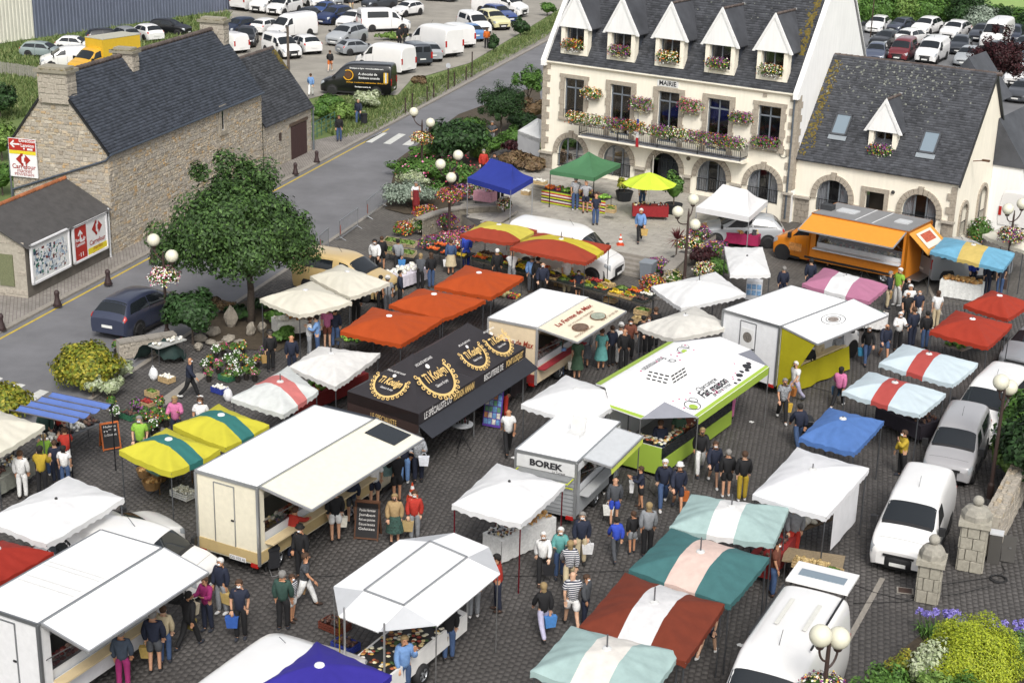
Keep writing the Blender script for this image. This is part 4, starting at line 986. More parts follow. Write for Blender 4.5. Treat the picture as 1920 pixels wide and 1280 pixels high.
ST={
 'hatch':(4.05,1.76,1.27,-1.25,.31,[(2.02,.60,.30,.55,.60,.5),(1.93,.80,.22,.62,.72,.7),(1.5,.86,.20,.78,.90,.76),(.98,.87,.18,.90,1.0,.76),(.18,.87,.18,.93,1.44,.60),(-.55,.87,.18,.94,1.49,.60),(-1.35,.86,.18,.97,1.44,.58),(-1.86,.84,.24,.95,1.0,.70),(-2.02,.76,.32,.80,.84,.66)]),
 'estate':(4.5,1.78,1.4,-1.3,.32,[(2.25,.60,.30,.55,.60,.5),(2.15,.80,.22,.62,.72,.7),(1.7,.87,.20,.76,.88,.76),(1.05,.88,.18,.88,.97,.76),(.25,.88,.18,.91,1.43,.60),(-.6,.88,.18,.92,1.47,.60),(-1.75,.87,.18,.94,1.42,.58),(-2.1,.85,.24,.93,1.0,.70),(-2.25,.78,.32,.80,.86,.66)]),
 'suv':(4.5,1.86,1.4,-1.32,.36,[(2.25,.66,.36,.68,.78,.56),(2.15,.86,.30,.80,.92,.76),(1.7,.92,.28,.95,1.06,.82),(1.05,.93,.26,1.04,1.13,.80),(.3,.93,.26,1.06,1.60,.64),(-.6,.93,.26,1.07,1.66,.64),(-1.7,.92,.26,1.10,1.58,.62),(-2.1,.89,.32,1.08,1.14,.74),(-2.25,.80,.38,.9,.94,.7)]),
 'mpv':(4.5,1.83,1.4,-1.35,.33,[(2.24,.62,.30,.62,.68,.5),(2.14,.84,.22,.72,.84,.74),(1.75,.90,.20,.88,1.0,.80),(1.25,.91,.18,.98,1.10,.78),(.35,.91,.18,1.02,1.58,.62),(-.5,.91,.18,1.03,1.66,.62),(-1.65,.90,.18,1.06,1.58,.60),(-2.12,.88,.24,1.04,1.10,.74),(-2.25,.80,.32,.88,.92,.7)]),
 'saloon':(4.6,1.8,1.45,-1.35,.33,[(2.3,.60,.30,.55,.60,.5),(2.2,.82,.22,.64,.74,.72),(1.75,.88,.20,.78,.88,.78),(1.05,.89,.18,.88,.96,.76),(.2,.89,.18,.90,1.36,.58),(-.5,.89,.18,.91,1.40,.58),(-1.2,.88,.18,.93,1.34,.56),(-1.75,.87,.2,.93,.99,.72),(-2.2,.84,.26,.88,.94,.70),(-2.3,.76,.34,.78,.82,.66)]),
 'smallvan':(4.25,1.78,1.32,-1.32,.32,[(2.12,.62,.32,.62,.68,.5),(2.03,.84,.24,.74,.84,.74),(1.6,.88,.22,.92,1.02,.80),(1.2,.89,.20,1.0,1.12,.78),(.5,.89,.20,1.04,1.68,.68),(-.1,.89,.20,1.06,1.80,.70),(-1.95,.89,.20,1.08,1.80,.70),(-2.08,.88,.26,1.06,1.70,.70),(-2.12,.86,.34,1.04,1.55,.69)]),
 'midvan':(4.85,1.92,1.48,-1.5,.34,[(2.42,.70,.32,.70,.78,.56),(2.32,.92,.24,.84,.96,.82),(1.85,.96,.22,1.02,1.14,.86),(1.38,.97,.20,1.12,1.26,.84),(.55,.97,.20,1.18,1.82,.76),(0,.97,.20,1.2,1.95,.78),(-2.25,.97,.20,1.2,1.95,.78),(-2.38,.96,.26,1.18,1.86,.78),(-2.42,.94,.36,1.16,1.7,.77)]),
 'bigvan':(5.7,2.05,1.85,-1.65,.36,[(2.85,.78,.36,.78,.88,.64),(2.74,.97,.26,.95,1.06,.86),(2.25,1.02,.24,1.14,1.26,.92),(1.85,1.03,.22,1.24,1.40,.90),(1.1,1.03,.22,1.32,2.2,.86),(.55,1.03,.22,1.36,2.46,.88),(-2.6,1.03,.22,1.36,2.50,.88),(-2.78,1.02,.28,1.34,2.42,.88),(-2.83,1.0,.4,1.3,2.25,.87)]),
 'cab':(2.2,2.0,.45,-9,.35,[(1.1,.76,.36,.78,.88,.64),(1.0,.95,.26,.95,1.06,.86),(.55,1.0,.24,1.14,1.26,.92),(.2,1.0,.22,1.24,1.40,.90),(-.45,1.0,.22,1.32,2.05,.84),(-.9,1.0,.22,1.36,2.2,.86),(-1.15,1.0,.22,1.36,2.2,.86),(-1.2,.98,.3,1.34,2.1,.84)]),
}
WHEEL={}
def wheel(parent,x,y,r,side,rim='b9bcc0'):
 key=(round(r,2),)
 if key not in WHEEL:
  w=.2;t=MB().lathe([(r*.62,-w/2),(r*.93,-w/2),(r,-w*.32),(r,w*.32),(r*.93,w/2),(r*.62,w/2)],20,(0,0,0),'Y',False).mesh('rubber',True)
  m=MB();m.lathe([(.02,w*.42),(r*.2,w*.44),(r*.24,w*.36),(r*.62,w*.30),(r*.63,w*.46)],18,(0,0,0),'Y',False);m=m.mesh('metal',True)
  s=MB()
  for k in range(5):a=2*PI*k/5;s.box((0,0,0),(r*.17,.012,r*.3),M=Matrix.Rotation(a,4,'Y') @ Matrix.Translation((0,w*.40,r*.42)))
  WHEEL[key]=(t,m,s.mesh('black'))
 t,m,sp=WHEEL[key]
 h=bpy.data.objects.new('wheel',t);COL.objects.link(h);h.parent=parent;h.location=(x,y,r);h.rotation_euler=(0,0,0 if side > 0 else PI)
 for nme,me in (('rim',m),('rim_openings',sp)):o=bpy.data.objects.new(nme,me);COL.objects.link(o);o.parent=h;o.color=(*lin(rim),1)
 return h
PROTO={}
def make_vehicle(kind,glazed=True,rear_glass=True,trim='body',x0wheels=None):
 """a vehicle with its parts, nose along +x"""
 Ln,Wd,wf,wr,r,st=ST[kind];lf=Loft(st);n=len(st)-1
 t=thing('vehicle','x x x x','vehicle')
 lf.body().build('body','paint',t,smooth=True)
 b=MB();b.box((0,0,.30),(Ln*.9,Wd*.82,.18));b.build('underbody','black',t)
 van=kind in ('smallvan','midvan','bigvan','cab')
 def add(name,c,m,parent=t,off=.008,both=True,col=None,nn=8,mm=4):
  o=lf.patch(c,off,nn,mm).build(name,m,parent,True,col)
  if both:lf.patch(mir(c),off,nn,mm).build(name,m,parent,True,col)
  return o
 add('windscreen',[(3.08,3.02),(3.92,3.12),(3.92,6.88),(3.08,6.98)],'glass_dark',both=False,nn=4,mm=10)
 if van:
  add('side_window',[(3.35,2.14),(4.0,2.86),(4.75 if kind != 'cab' else 5.3,2.86),(4.75 if kind != 'cab' else 5.3,2.14)],'glass_dark')
  if glazed and kind != 'cab':add('side_window',[(5.05,2.14),(5.05,2.86),(5.9,2.86),(5.9,2.14)],'glass_dark')
 else:
  e=n-2
  add('side_window',[(3.35,2.12),(4.0,2.92),(4.95,2.92),(4.95,2.12)],'glass_dark');add('side_window',[(5.02,2.12),(5.02,2.92),(e-.1,2.9),(e+.35,2.16)],'glass_dark')
 if rear_glass:
  if van and kind != 'cab':
   for sg in (-1,1):MB().box((-Ln/2-.005+(.0),sg*Wd*.2,st[-1][3]+.36),(.03,Wd*.3,.42)).build('rear_window','glass_dark',t)
  elif not van:add('rear_window',[(n-1.92,3.25),(n-1.12,2.95),(n-1.12,7.05),(n-1.92,6.75)],'glass_dark',both=False,nn=4,mm=8)
 add('headlight',[(.55,1.5),(1.55,1.75),(1.5,2.4),(.75,2.9)],'lens',off=.012,nn=4,mm=3)
 xf=st[0][0];w0=Wd/2+.012;zz=st[0][2];hb=.34 if van else .2
 bp=[(xf+.05-.42*abs(q/6)**2.6,w0*q/6*(1 if abs(q) < 6 else .985)) for q in range(-6,7)]
 MB().grid([[V(x-dx,y,z) for x,y in bp] for z,dx in ((zz-.12,.06),(zz-.04,0),(zz+hb-.06,0),(zz+hb,.05))]).build('bumper','black' if van or kind == 'suv' else 'paint',t,True)
 if van:
  add('wiper_cowl',[(2.9,3.2),(3.1,3.1),(3.1,6.9),(2.9,6.8)],'black',both=False,off=.006,nn=2,mm=8)
  for q in (4.3,5.6):add('bonnet_seam',[(1.6,q-.9),(1.62,q-.9),(1.62,q+.9),(1.6,q+.9)],'black',both=False,off=.004,nn=1,mm=4)
  MB().bar((st[5][0]-.2,0,st[5][4]),(st[5][0]-.45,0,st[5][4]+.3),.012).build('aerial','black',t)
 MB().box((xf+.045,0,zz+hb+.02),(.03,.95,.07)).build('grille','black',t)
 for sg in (-1,1):
  if kind != 'cab':
   if van:MB().box((-Ln/2+.02,sg*(Wd/2-.12),st[-1][3]-.12),(.06,.16,.5)).build('tail_light','tail_red',t)
  MB().box((st[3][0]-.12,sg*(Wd/2+.1),st[3][3]+.12),(.12,.2,.16 if not van else .26)).build('mirror','black',t)
 if not van:add('tail_light',[(n-1.05,1.9),(n-.3,1.8),(n-.3,2.7),(n-1.05,2.85)],'tail_red',off=.014,nn=3,mm=3)
 for sx,z in ((xf+.062,zz+.08),(-Ln/2-.03 if kind != 'cab' else 0,.62)):
  if sx:MB().box((sx,0,z),(.02,.5,.11)).build('number_plate','plain',t,col='e6e6e2')
 for x in (wf,wr):
  if x < -8:continue
  for sg in (-1,1):
   a=MB();a.cyl((x,sg*(Wd/2-.16),r+.03),(x,sg*(Wd/2+.004),r+.03),r+.07,n=20);a.build('wheel_arch','black',t);wheel(t,x,sg*(Wd/2-.085),r,sg)
 MB().bar((st[2][0]-.2,Wd/2+.0,st[2][2]+.04),(-Ln/2+.6,Wd/2+.0,.24),.03,.12).build('sill','black',t);MB().bar((st[2][0]-.2,-Wd/2,st[2][2]+.04),(-Ln/2+.6,-Wd/2,.24),.03,.12).build('sill','black',t)
 # shut lines of doors and bonnet, thin dark grooves
 for s_ in ((4.98,) if not van else (3.6,4.85)):
  for c in ([(s_,.6),(s_+.015,.6),(s_+.015,2.9 if not van else 2.0),(s_,2.9 if not van else 2.0)],):add('door_seam',c,'black',off=.004,nn=1,mm=8)
 return t,lf
CARCOL=('body','bumper')
def vehicle(kind,name,label,cat,front,rear,col,group=None,proto=None,z=0.,s=1.,size=None,glazed=True,rear_glass=True,rz=None,hold=None):
 """front, rear: points of the photograph on the ground under nose and tail"""
 key=(kind,glazed,rear_glass)
 a,b=[q.copy() if isinstance(q,Vector) else G(*(q if len(q) == 3 else (*q,z))) for q in (front,rear)];a.z=b.z=z;c=(a+b)/2
 if key not in PROTO:PROTO[key]=make_vehicle(kind,glazed,rear_glass)[0]
 t=dup(PROTO[key])
 t.name=name;t['label']=label;t['category']=cat
 if group:t['group']=group
 Ln=ST[kind][0]
 if group:s *= min(max((a-b).length/Ln,.95),1.14)
 if hold == 'rear':c=b+(a-b).normalized()*Ln*s/2
 elif not group:c=a-(a-b).normalized()*Ln*s/2
 t.location=c;t.rotation_euler=(0,0,ang(b,a) if rz is None else rz);t.scale=(s,s,s)
 for ch in t.children:
  k=ch.name.split('.')[0]
  if k == 'body' or (k == 'bumper' and kind not in ('smallvan','midvan','bigvan','suv','cab')):ch.color=(*lin(col),1)
 return t
WH,SIL,BLK,GRY,NAV='ecebe9','a9adb0','17181b','5d6166','22304f'
C1='vehicles in the gravel car park'
VEH=[
 ('estate','parked_car','silver green estate car on the grass by the metal shed',(122,109),(47,105),'8d9a9a',C1),
 ('hatch','parked_car','small white hatchback behind the yellow box lorry',(169,97),(121,95),WH,C1),
 ('estate','parked_car','black estate car between the white hatchback and the grey one',(234,79),(174,81),BLK,C1),
 ('suv','parked_car','silver grey crossover parked tail towards the stone house, beside the white city car',(214,73),(253,85),'8a8d90',C1),
 ('hatch','parked_car','white city car with black rear window in front of the shed',(252,69),(296,81),WH,C1),
 ('suv','parked_car','black sports utility car facing the square before the shed',(345,67),(293,63),BLK,C1),
 ('midvan','parked_van','white van half hidden behind the yellow box lorry',(94,127),(159,125),WH,C1),
 ('mpv','parked_car','dark blue people carrier above the stone house ridge',(420,68),(476,58),'1d2940',C1),
 ('suv','parked_car','small white off-roader with spare wheel on its tail',(520,58),(484,66),WH,C1),
 ('bigvan','parked_van','white refrigerated van with round orange emblem',(508,74),(586,64),WH,C1),
 ('midvan','parked_van','white van seen from behind above the house chimney',(408,90),(450,100),WH,C1),
 ('hatch','parked_car','black hatchback between two white vans behind the house',(455,96),(470,72),BLK,C1),
 ('smallvan','parked_van','small white van beside the wooden pole',(570,118),(490,92),WH,C1),
 ('hatch','parked_car','white compact car with black roof pillars beside the small white van',(545,88),(596,106),WH,C1),
 ('bigvan','parked_van','white van with round dark emblem next to the shed end',(520,10),(440,22),WH,C1),
 ('midvan','parked_van','white van parked second from the shed end',(462,30),(545,12),WH,C1),
 ('smallvan','parked_van','white glazed van parked third from the shed end',(505,32),(560,20),WH,C1),
 ('mpv','parked_car','white people carrier behind the refrigerated van',(600,15),(560,5),WH,C1),
 ('suv','parked_car','silver crossover at the top edge of the car park',(637,14),(590,6),'9a9da0',C1),
 ('mpv','parked_car','dark blue people carrier in the middle of the car park',(600,48),(655,38),'26355c',C1),
 ('hatch','parked_car','white hatchback beside the dark blue people carrier',(638,56),(684,44),WH,C1),
 ('bigvan','parked_van','old white van with orange curtained rear windows',(752,56),(688,58),WH,C1),
 ('suv','parked_car','dark grey car behind the old white van',(690,18),(732,14),'3a3f46',C1),
 ('suv','parked_car','white crossover with roof bars near the open gravel',(745,32),(782,26),WH,C1),
 ('mpv','parked_car','silver people carrier above the small silver car',(620,88),(680,74),SIL,C1),
 ('hatch','parked_car','small silver three-door car in the middle of the gravel',(702,98),(634,104),'93979b',C1),
 ('bigvan','parked_van','white van behind the black advertising van',(676,124),(770,140),WH,C1),
 ('smallvan','parked_van','dark grey van next to the white van by the verge',(752,108),(798,128),'3f444b',C1),
 ('hatch','parked_car','silver hatchback showing its red tail lights by the verge',(780,100),(820,122),'9fa3a6',C1),
 ('bigvan','parked_van','large white van standing across the grass verge edge',(760,88),(868,112),WH,C1),
 ('midvan','parked_van','white van just beyond the large van by the verge',(815,72),(888,96),WH,C1),
 ('smallvan','parked_van','white delivery van facing right beside the cream car',(926,72),(855,48),WH,C1),
 ('hatch','parked_car','pale blue car with its boot open near the verge',(850,64),(905,84),'5f86b8',C1),
 ('suv','parked_car','cream coloured car facing right by the verge',(955,62),(895,42),'d9d3a4',C1),
 ('estate','parked_car','blue estate car behind the cream car',(968,46),(905,30),'3d4f86',C1),
 ('bigvan','parked_van','long white van at the far corner of the verge',(992,34),(885,22),WH,C1),
 ('hatch','parked_car','grey hatchback second along the top edge of the car park',(700,4),(668,0),'70757a',C1),
 ('estate','parked_car','white estate car third along the top edge of the car park',(748,3),(712,-2),WH,C1),
 ('suv','parked_car','dark crossover at the top edge beside the silver crossover',(662,6),(632,0),'33363c',C1),
 ('hatch','parked_car','blue hatchback right of the refrigerated van',(590,32),(622,24),'2f4a80',C1),
 ('hatch','parked_car','dark hatchback behind the refrigerated van roof',(560,42),(588,36),'2a2d33',C1),
 ('mpv','parked_car','black car at the top edge above the old white van',(850,3),(800,0),BLK,C1),
]
C2='cars parked behind the annexe'
VEH += [
 ('hatch','parked_car','small white car next to the street lamp behind the gable',(1630,66),(1660,52),WH,C2),
 ('estate','parked_car','dark grey estate car behind the black convertible',(1670,62),(1705,54),'454a58',C2),
 ('saloon','parked_car','black convertible with soft top and front grille',(1640,92),(1680,80),BLK,C2),
 ('suv','parked_car','white pickup seen from behind beside the black convertible',(1730,80),(1688,90),WH,C2),
 ('mpv','parked_car','white car facing the gable in the second row',(1716,70),(1755,58),WH,C2),
 ('estate','parked_car','long white car at the hedge',(1760,58),(1812,62),WH,C2),
 ('suv','parked_car','white off-roader near the hedge',(1772,78),(1806,66),WH,C2),
 ('hatch','parked_car','white hatchback with red tail lights in the third row',(1780,88),(1738,92),'d9dadb',C2),
 ('smallvan','parked_van','dark red van facing the annexe roof',(1672,122),(1708,100),'6e2329',C2),
 ('midvan','parked_van','white van facing the annexe roof',(1722,126),(1768,102),WH,C2),
 ('hatch','parked_car','grey car partly hidden by the town hall gable',(1635,122),(1648,104),'4d5568',C2),
 ('hatch','parked_car','dark hatchback below the white hatchback',(1792,106),(1806,90),'30343b',C2),
 ('estate','parked_car','dark grey car at the hedge right of the white off-roader',(1828,80),(1850,68),'3b4049',C2),
 ('bigvan','parked_van','white van right of the dark red tree',(1846,98),(1886,76),WH,C2),
 ('mpv','parked_car','dark blue people carrier at the right edge hedge',(1890,88),(1906,72),'2a3040',C2),
 ('hatch','parked_car','pale blue grey car at the right edge of the rear car park',(1900,122),(1926,108),'7d8894',C2),
 ('estate','parked_car','dark grey estate car above the pale blue grey one at the right edge',(1908,104),(1934,92),'2f343c',C2),
 ('hatch','parked_car','silver hatchback under the left side of the dark red tree',(1800,128),(1826,112),'a5a9ac',C2),
 ('suv','parked_car','black crossover between the white van and the dark red tree',(1850,122),(1878,106),BLK,C2),
 ('hatch','parked_car','dark grey car below the white car at the right edge',(1898,196),(1932,178),'4a4d52',C2),
 ('suv','parked_car','white car under the dark red tree at the right edge',(1895,168),(1930,150),WH,C2),
]
for kind,nme,lab,f,r_,col,grp in VEH:vehicle(kind,nme,lab,'van' if 'van' in nme else 'car',f,r_,col,grp,s=.94,**({} if 'van' not in kind or 'glazed' in lab or 'curtain' in lab or kind == 'smallvan' else dict(glazed=False,rear_glass=False)))
# vehicles on the square and in the street
vehicle('mpv','parked_car','dark blue grey people carrier parked tail first in the street','car',(322,580),(205,638),'343a4e',s=1.06)
vehicle('bigvan','parked_van','white van with open side door behind the red and yellow parasol','van',(1160,505,.6),(957,414,2.2),WH,rear_glass=False,glazed=False)
vehicle('midvan','parked_van','yellow van half hidden by the big tree and cream parasol','van',(733,536,.7),(588,468,1.85),'cbb07a')
vehicle('midvan','parked_van','white van with black bumper parked in front of the stone gateposts','van',(1680,1080),(1757,916),WH,glazed=False,rear_glass=False)
vehicle('smallvan','parked_car','silver people carrier between two white vans on the right','car',(1770,912),(1822,806),'a7a6a8')
vehicle('midvan','parked_van','white glazed van next to the silver people carrier on the right','van',(1815,838),(1950,700),WH)
vehicle('hatch','parked_car','grey car cut by the right edge beside the red parasols','car',(1902,700),(1960,655),'8d9196')
vehicle('mpv','parked_car','white car with grey and yellow livery under the big white canopy','car',(326,1014),(180,1068),WH)
_f=G(641,1222,.9);_d=(G(342,1280,2.45)-G(484,1176,2.45)).normalized()
vehicle('bigvan','parked_van','white van at the bottom edge behind the dark blue parasol','van',_f,_f+_d*5.7,WH,rear_glass=False,glazed=False)
vehicle('mpv','parked_car','silver people carrier behind the white gazebo','car',(1310,452),(1452,458),SIL)
vehicle('midvan','parked_van','silver van behind the pale blue parasol','van',(1880,512),(1775,520),'9b9ea1')
vehicle('bigvan','parked_van','white van parked beside the annexe gable at the right edge','van',(1955,400),(1880,452),WH,rear_glass=False,glazed=False)
vehicle('smallvan','parked_van','white van whose bonnet shows between the white lorry and the liveried car','van',(396,1114),(231,1083),WH,glazed=False,rear_glass=False)
# white van with raised tailgate at the bottom right
VBR=vehicle('bigvan','parked_van','white van with raised tailgate at the bottom right','van',(1452,1231,2.45),(1531,1112,2.45),WH,rear_glass=False,glazed=False,hold='rear',s=1.06)
tg=MB();tg.box((-3.35,0,2.52),(1.15,1.62,.06));t2=tg.build('tailgate','paint',VBR,col=WH);MB().box((-3.35,0,2.56),(.36,1.2,.02)).build('rear_window','skylight_glass',t2)
for sg in (-1,1):MB().bar((-2.8,sg*.7,2.3),(-3.3,sg*.7,2.5),.03).build('gas_strut','black',t2)
for sg in (-1,1):MB().bar((-2.5,sg*.76,2.54),(.3,sg*.76,2.53),.04,.05).build('roof_rail','black',VBR)
for y in (-.35,.35):MB().box((-1.2,y,2.53),(1.4,.1,.015)).build('roof_rib','plain',VBR,col='d9d8d0')
# black advertising van
vb=vehicle('bigvan','parked_van','black advertising van with yellow round emblem and white lettering','van',(606,172),(752,180),'101012',glazed=False,rear_glass=False)
mat('adv_yellow','e0a51e',.5);mat('adv_white','f0f0ee',.5)
sdv=1
for (txt,sz,x,z,m) in (('Boutique en ligne : www.chocolatier.com',.16,-.9,2.15,'adv_white'),('A chocolat de',.26,-1.0,1.72,'adv_white'),('Bonbons amande',.24,-1.1,1.42,'adv_white'),('L’île Rouge   4 rue Saint-Yves, 22600 Saint-Pever   02 96 13 39 84',.12,-.9,1.05,'adv_yellow'),('Boutique ouverte du',.15,-.6,.72,'adv_white')):
 text_on(txt,sz,m,(x,1.035,z),(-1,0,0),(0,0,1),vb,bold=.004)
b=MB();
for i in range(20):
 if i in (0,1,2,19):continue
 a0,a1=2*PI*i/20,2*PI*(i+1)/20;b.poly([(.55+r*math.cos(a),1.045,1.6+r*math.sin(a)) for r,a in ((.34,a0),(.42,a0),(.42,a1),(.34,a1))][::-1])
b.build('emblem_ring','adv_yellow',vb);b=MB();b.lathe([(.01,1.043),(.28,1.043)],18,(.55,0,1.6),'Y',False);b.build('emblem','plain',vb,col='5a3a20')
for k,cx in enumerate(('f2c74a','f4f4f0','d9a93a')):MB().box((-2.3-.13*k,1.04,1.5),(.09,.012,.8)).build('print_stripe','plain',vb,col=cx)
# yellow box lorry
lb=vehicle('cab','box_lorry','yellow box lorry parked on the grass behind the house ridge','lorry',(118,142),(185,134),'d9a52a')
lb.rotation_euler=(0,0,ang(G(225,128),G(140,142)));lb.location=G(160,142)
b=MB();b.box((-3.1,0,1.75),(4.0,2.1,2.2));bx_=b.build('box_body','plain',lb,col='d9b12e');MB().box((-3.1,0,2.88),(4.04,2.14,.06)).build('box_roof','plain',bx_,col='b9b7a8')
for sg in (-1,1):wheel(lb,-3.8,sg*.85,.35,sg)
mat('picture',None,.7,var=.5,vs=9)
mat('goods_mix',ramp=['b98a4a','d6c08a','9a3b2a','e8e2cf','6a3a24','c9a24a','3f5a2c','d8d8d4','a85a34','ece4c2'],rough=.6,const=True)
mat('goods_meat',ramp=['9a3b34','b55a50','7a2a26','d8b8a8','c77a6a','8a3030'],rough=.5,const=True)
# ---------------------------------------------------------------- market parasols
def noise1(u,v,k):return math.sin(u*7.3+k)*math.cos(v*6.1+k*2)*.5+math.sin(u*17+v*11+k*3)*.25
CW,CCR='f4f3f1','efead9'
def parasol(label,px,z=2.25,rise=.38,bands=None,axis='v',cols=None,col=CW,valance=.2,scallop=True,legs=True,spike=.32,mat_='canvas',cat='parasol',name='market_parasol',sag=.07,group=None,hub='d8d8d6',legcol='6e7176',N=40):
 """px: canopy corners (left, back, right, front) as seen; bands: stripes (from, to, colour) across the cloth"""
 P=[G(x,y,z) for x,y in px];c=sum(P,V(0,0,0))/4;o=V(c.x,c.y,0)
 P=[p-o for p in P];t=thing(name,label,cat,o,0,group);k=random.random()*6
 def at(u,v):
  p=P[0]*(1-u)*(1-v)+P[1]*(1-u)*v+P[2]*u*v+P[3]*u*(1-v);a,b=abs(2*u-1),abs(2*v-1);m=max(a,b);q=min(a,b)/m if m > 1e-6 else 0
  p.z += rise*(1-m**1.7) - sag*.45*m*m*(1-q**2) - .03*m*(.5-abs(q-.5)) + .012*noise1(u*3,v*3,k) + .014*m*math.sin(math.atan2(v-.5,u-.5)*13+k+3*math.sin(m*3))
  return p
 bands=bands or [(0,1,col)]
 for i,(a,b_,cl) in enumerate(bands):
  n=max(3,int(N*(b_-a)));us=[a+(b_-a)*q/n for q in range(n+1)];vs=[q/N for q in range(N+1)]
  rows=[[at(u,v) if axis == 'u' else at(v,u) for v in vs] for u in us]
  pn=MB().grid(rows);pn.build('canopy_panel',mat_,t,True,cl)
  # hanging edge of this band
  b=MB()
  def strip(pts):
   L=0;top=[];bot=[]
   for q,p in enumerate(pts):
    if q:L += (p-pts[q-1]).length
    d=valance - (.05*abs(math.sin(L*PI/.34)) if scallop else 0);top.append(p);bot.append(p-V(0,0,d))
   if valance:b.grid([top,bot])
  fine=3
  dense=lambda f,n:[f(q/(n*fine)) for q in range(n*fine+1)]
  e=lambda u,v:at(u,v) if axis == 'u' else at(v,u)
  strip(dense(lambda q:e(a+(b_-a)*q,0),n));strip(dense(lambda q:e(a+(b_-a)*q,1),n))
  if i == 0:strip(dense(lambda q:e(a,q),N//2))
  if i == len(bands)-1:strip(dense(lambda q:e(b_,q),N//2))
  if valance:b.build('valance',mat_,t,False,cl)
 zc=at(.5,.5)
 if spike:MB().cyl(zc-V(0,0,.05),zc+V(0,0,spike),.025,.02,6).build('mast_tip','metal',t,col='77777a')
 hr=.05 if hub == '222222' else .13;MB().lathe([(hr,-.005),(hr*.9,.03),(.03,.05)],12,zc).build('hub_cap','plain',t,col=hub)
 if legs:
  for p in P:
   q=p.lerp(V(0,0,p.z),.05);MB().cyl((q.x,q.y,0),(q.x,q.y,p.z-.04),.022,n=6).build('leg','metal',t,col=legcol)
  b=MB()
  for p in P:b.cyl(V(0,0,zc.z-.1),p-V(0,0,.06),.015,n=5)
  b.build('ribs','metal',t,col='8a8a8a')
 return t
Y3=lambda a,b,x,y:[(0,a,x),(a,b,y),(b,1,x)]
OR,AQ,TL,BRN='c0511f','adc6c3','4a7a7b','7f3a27'
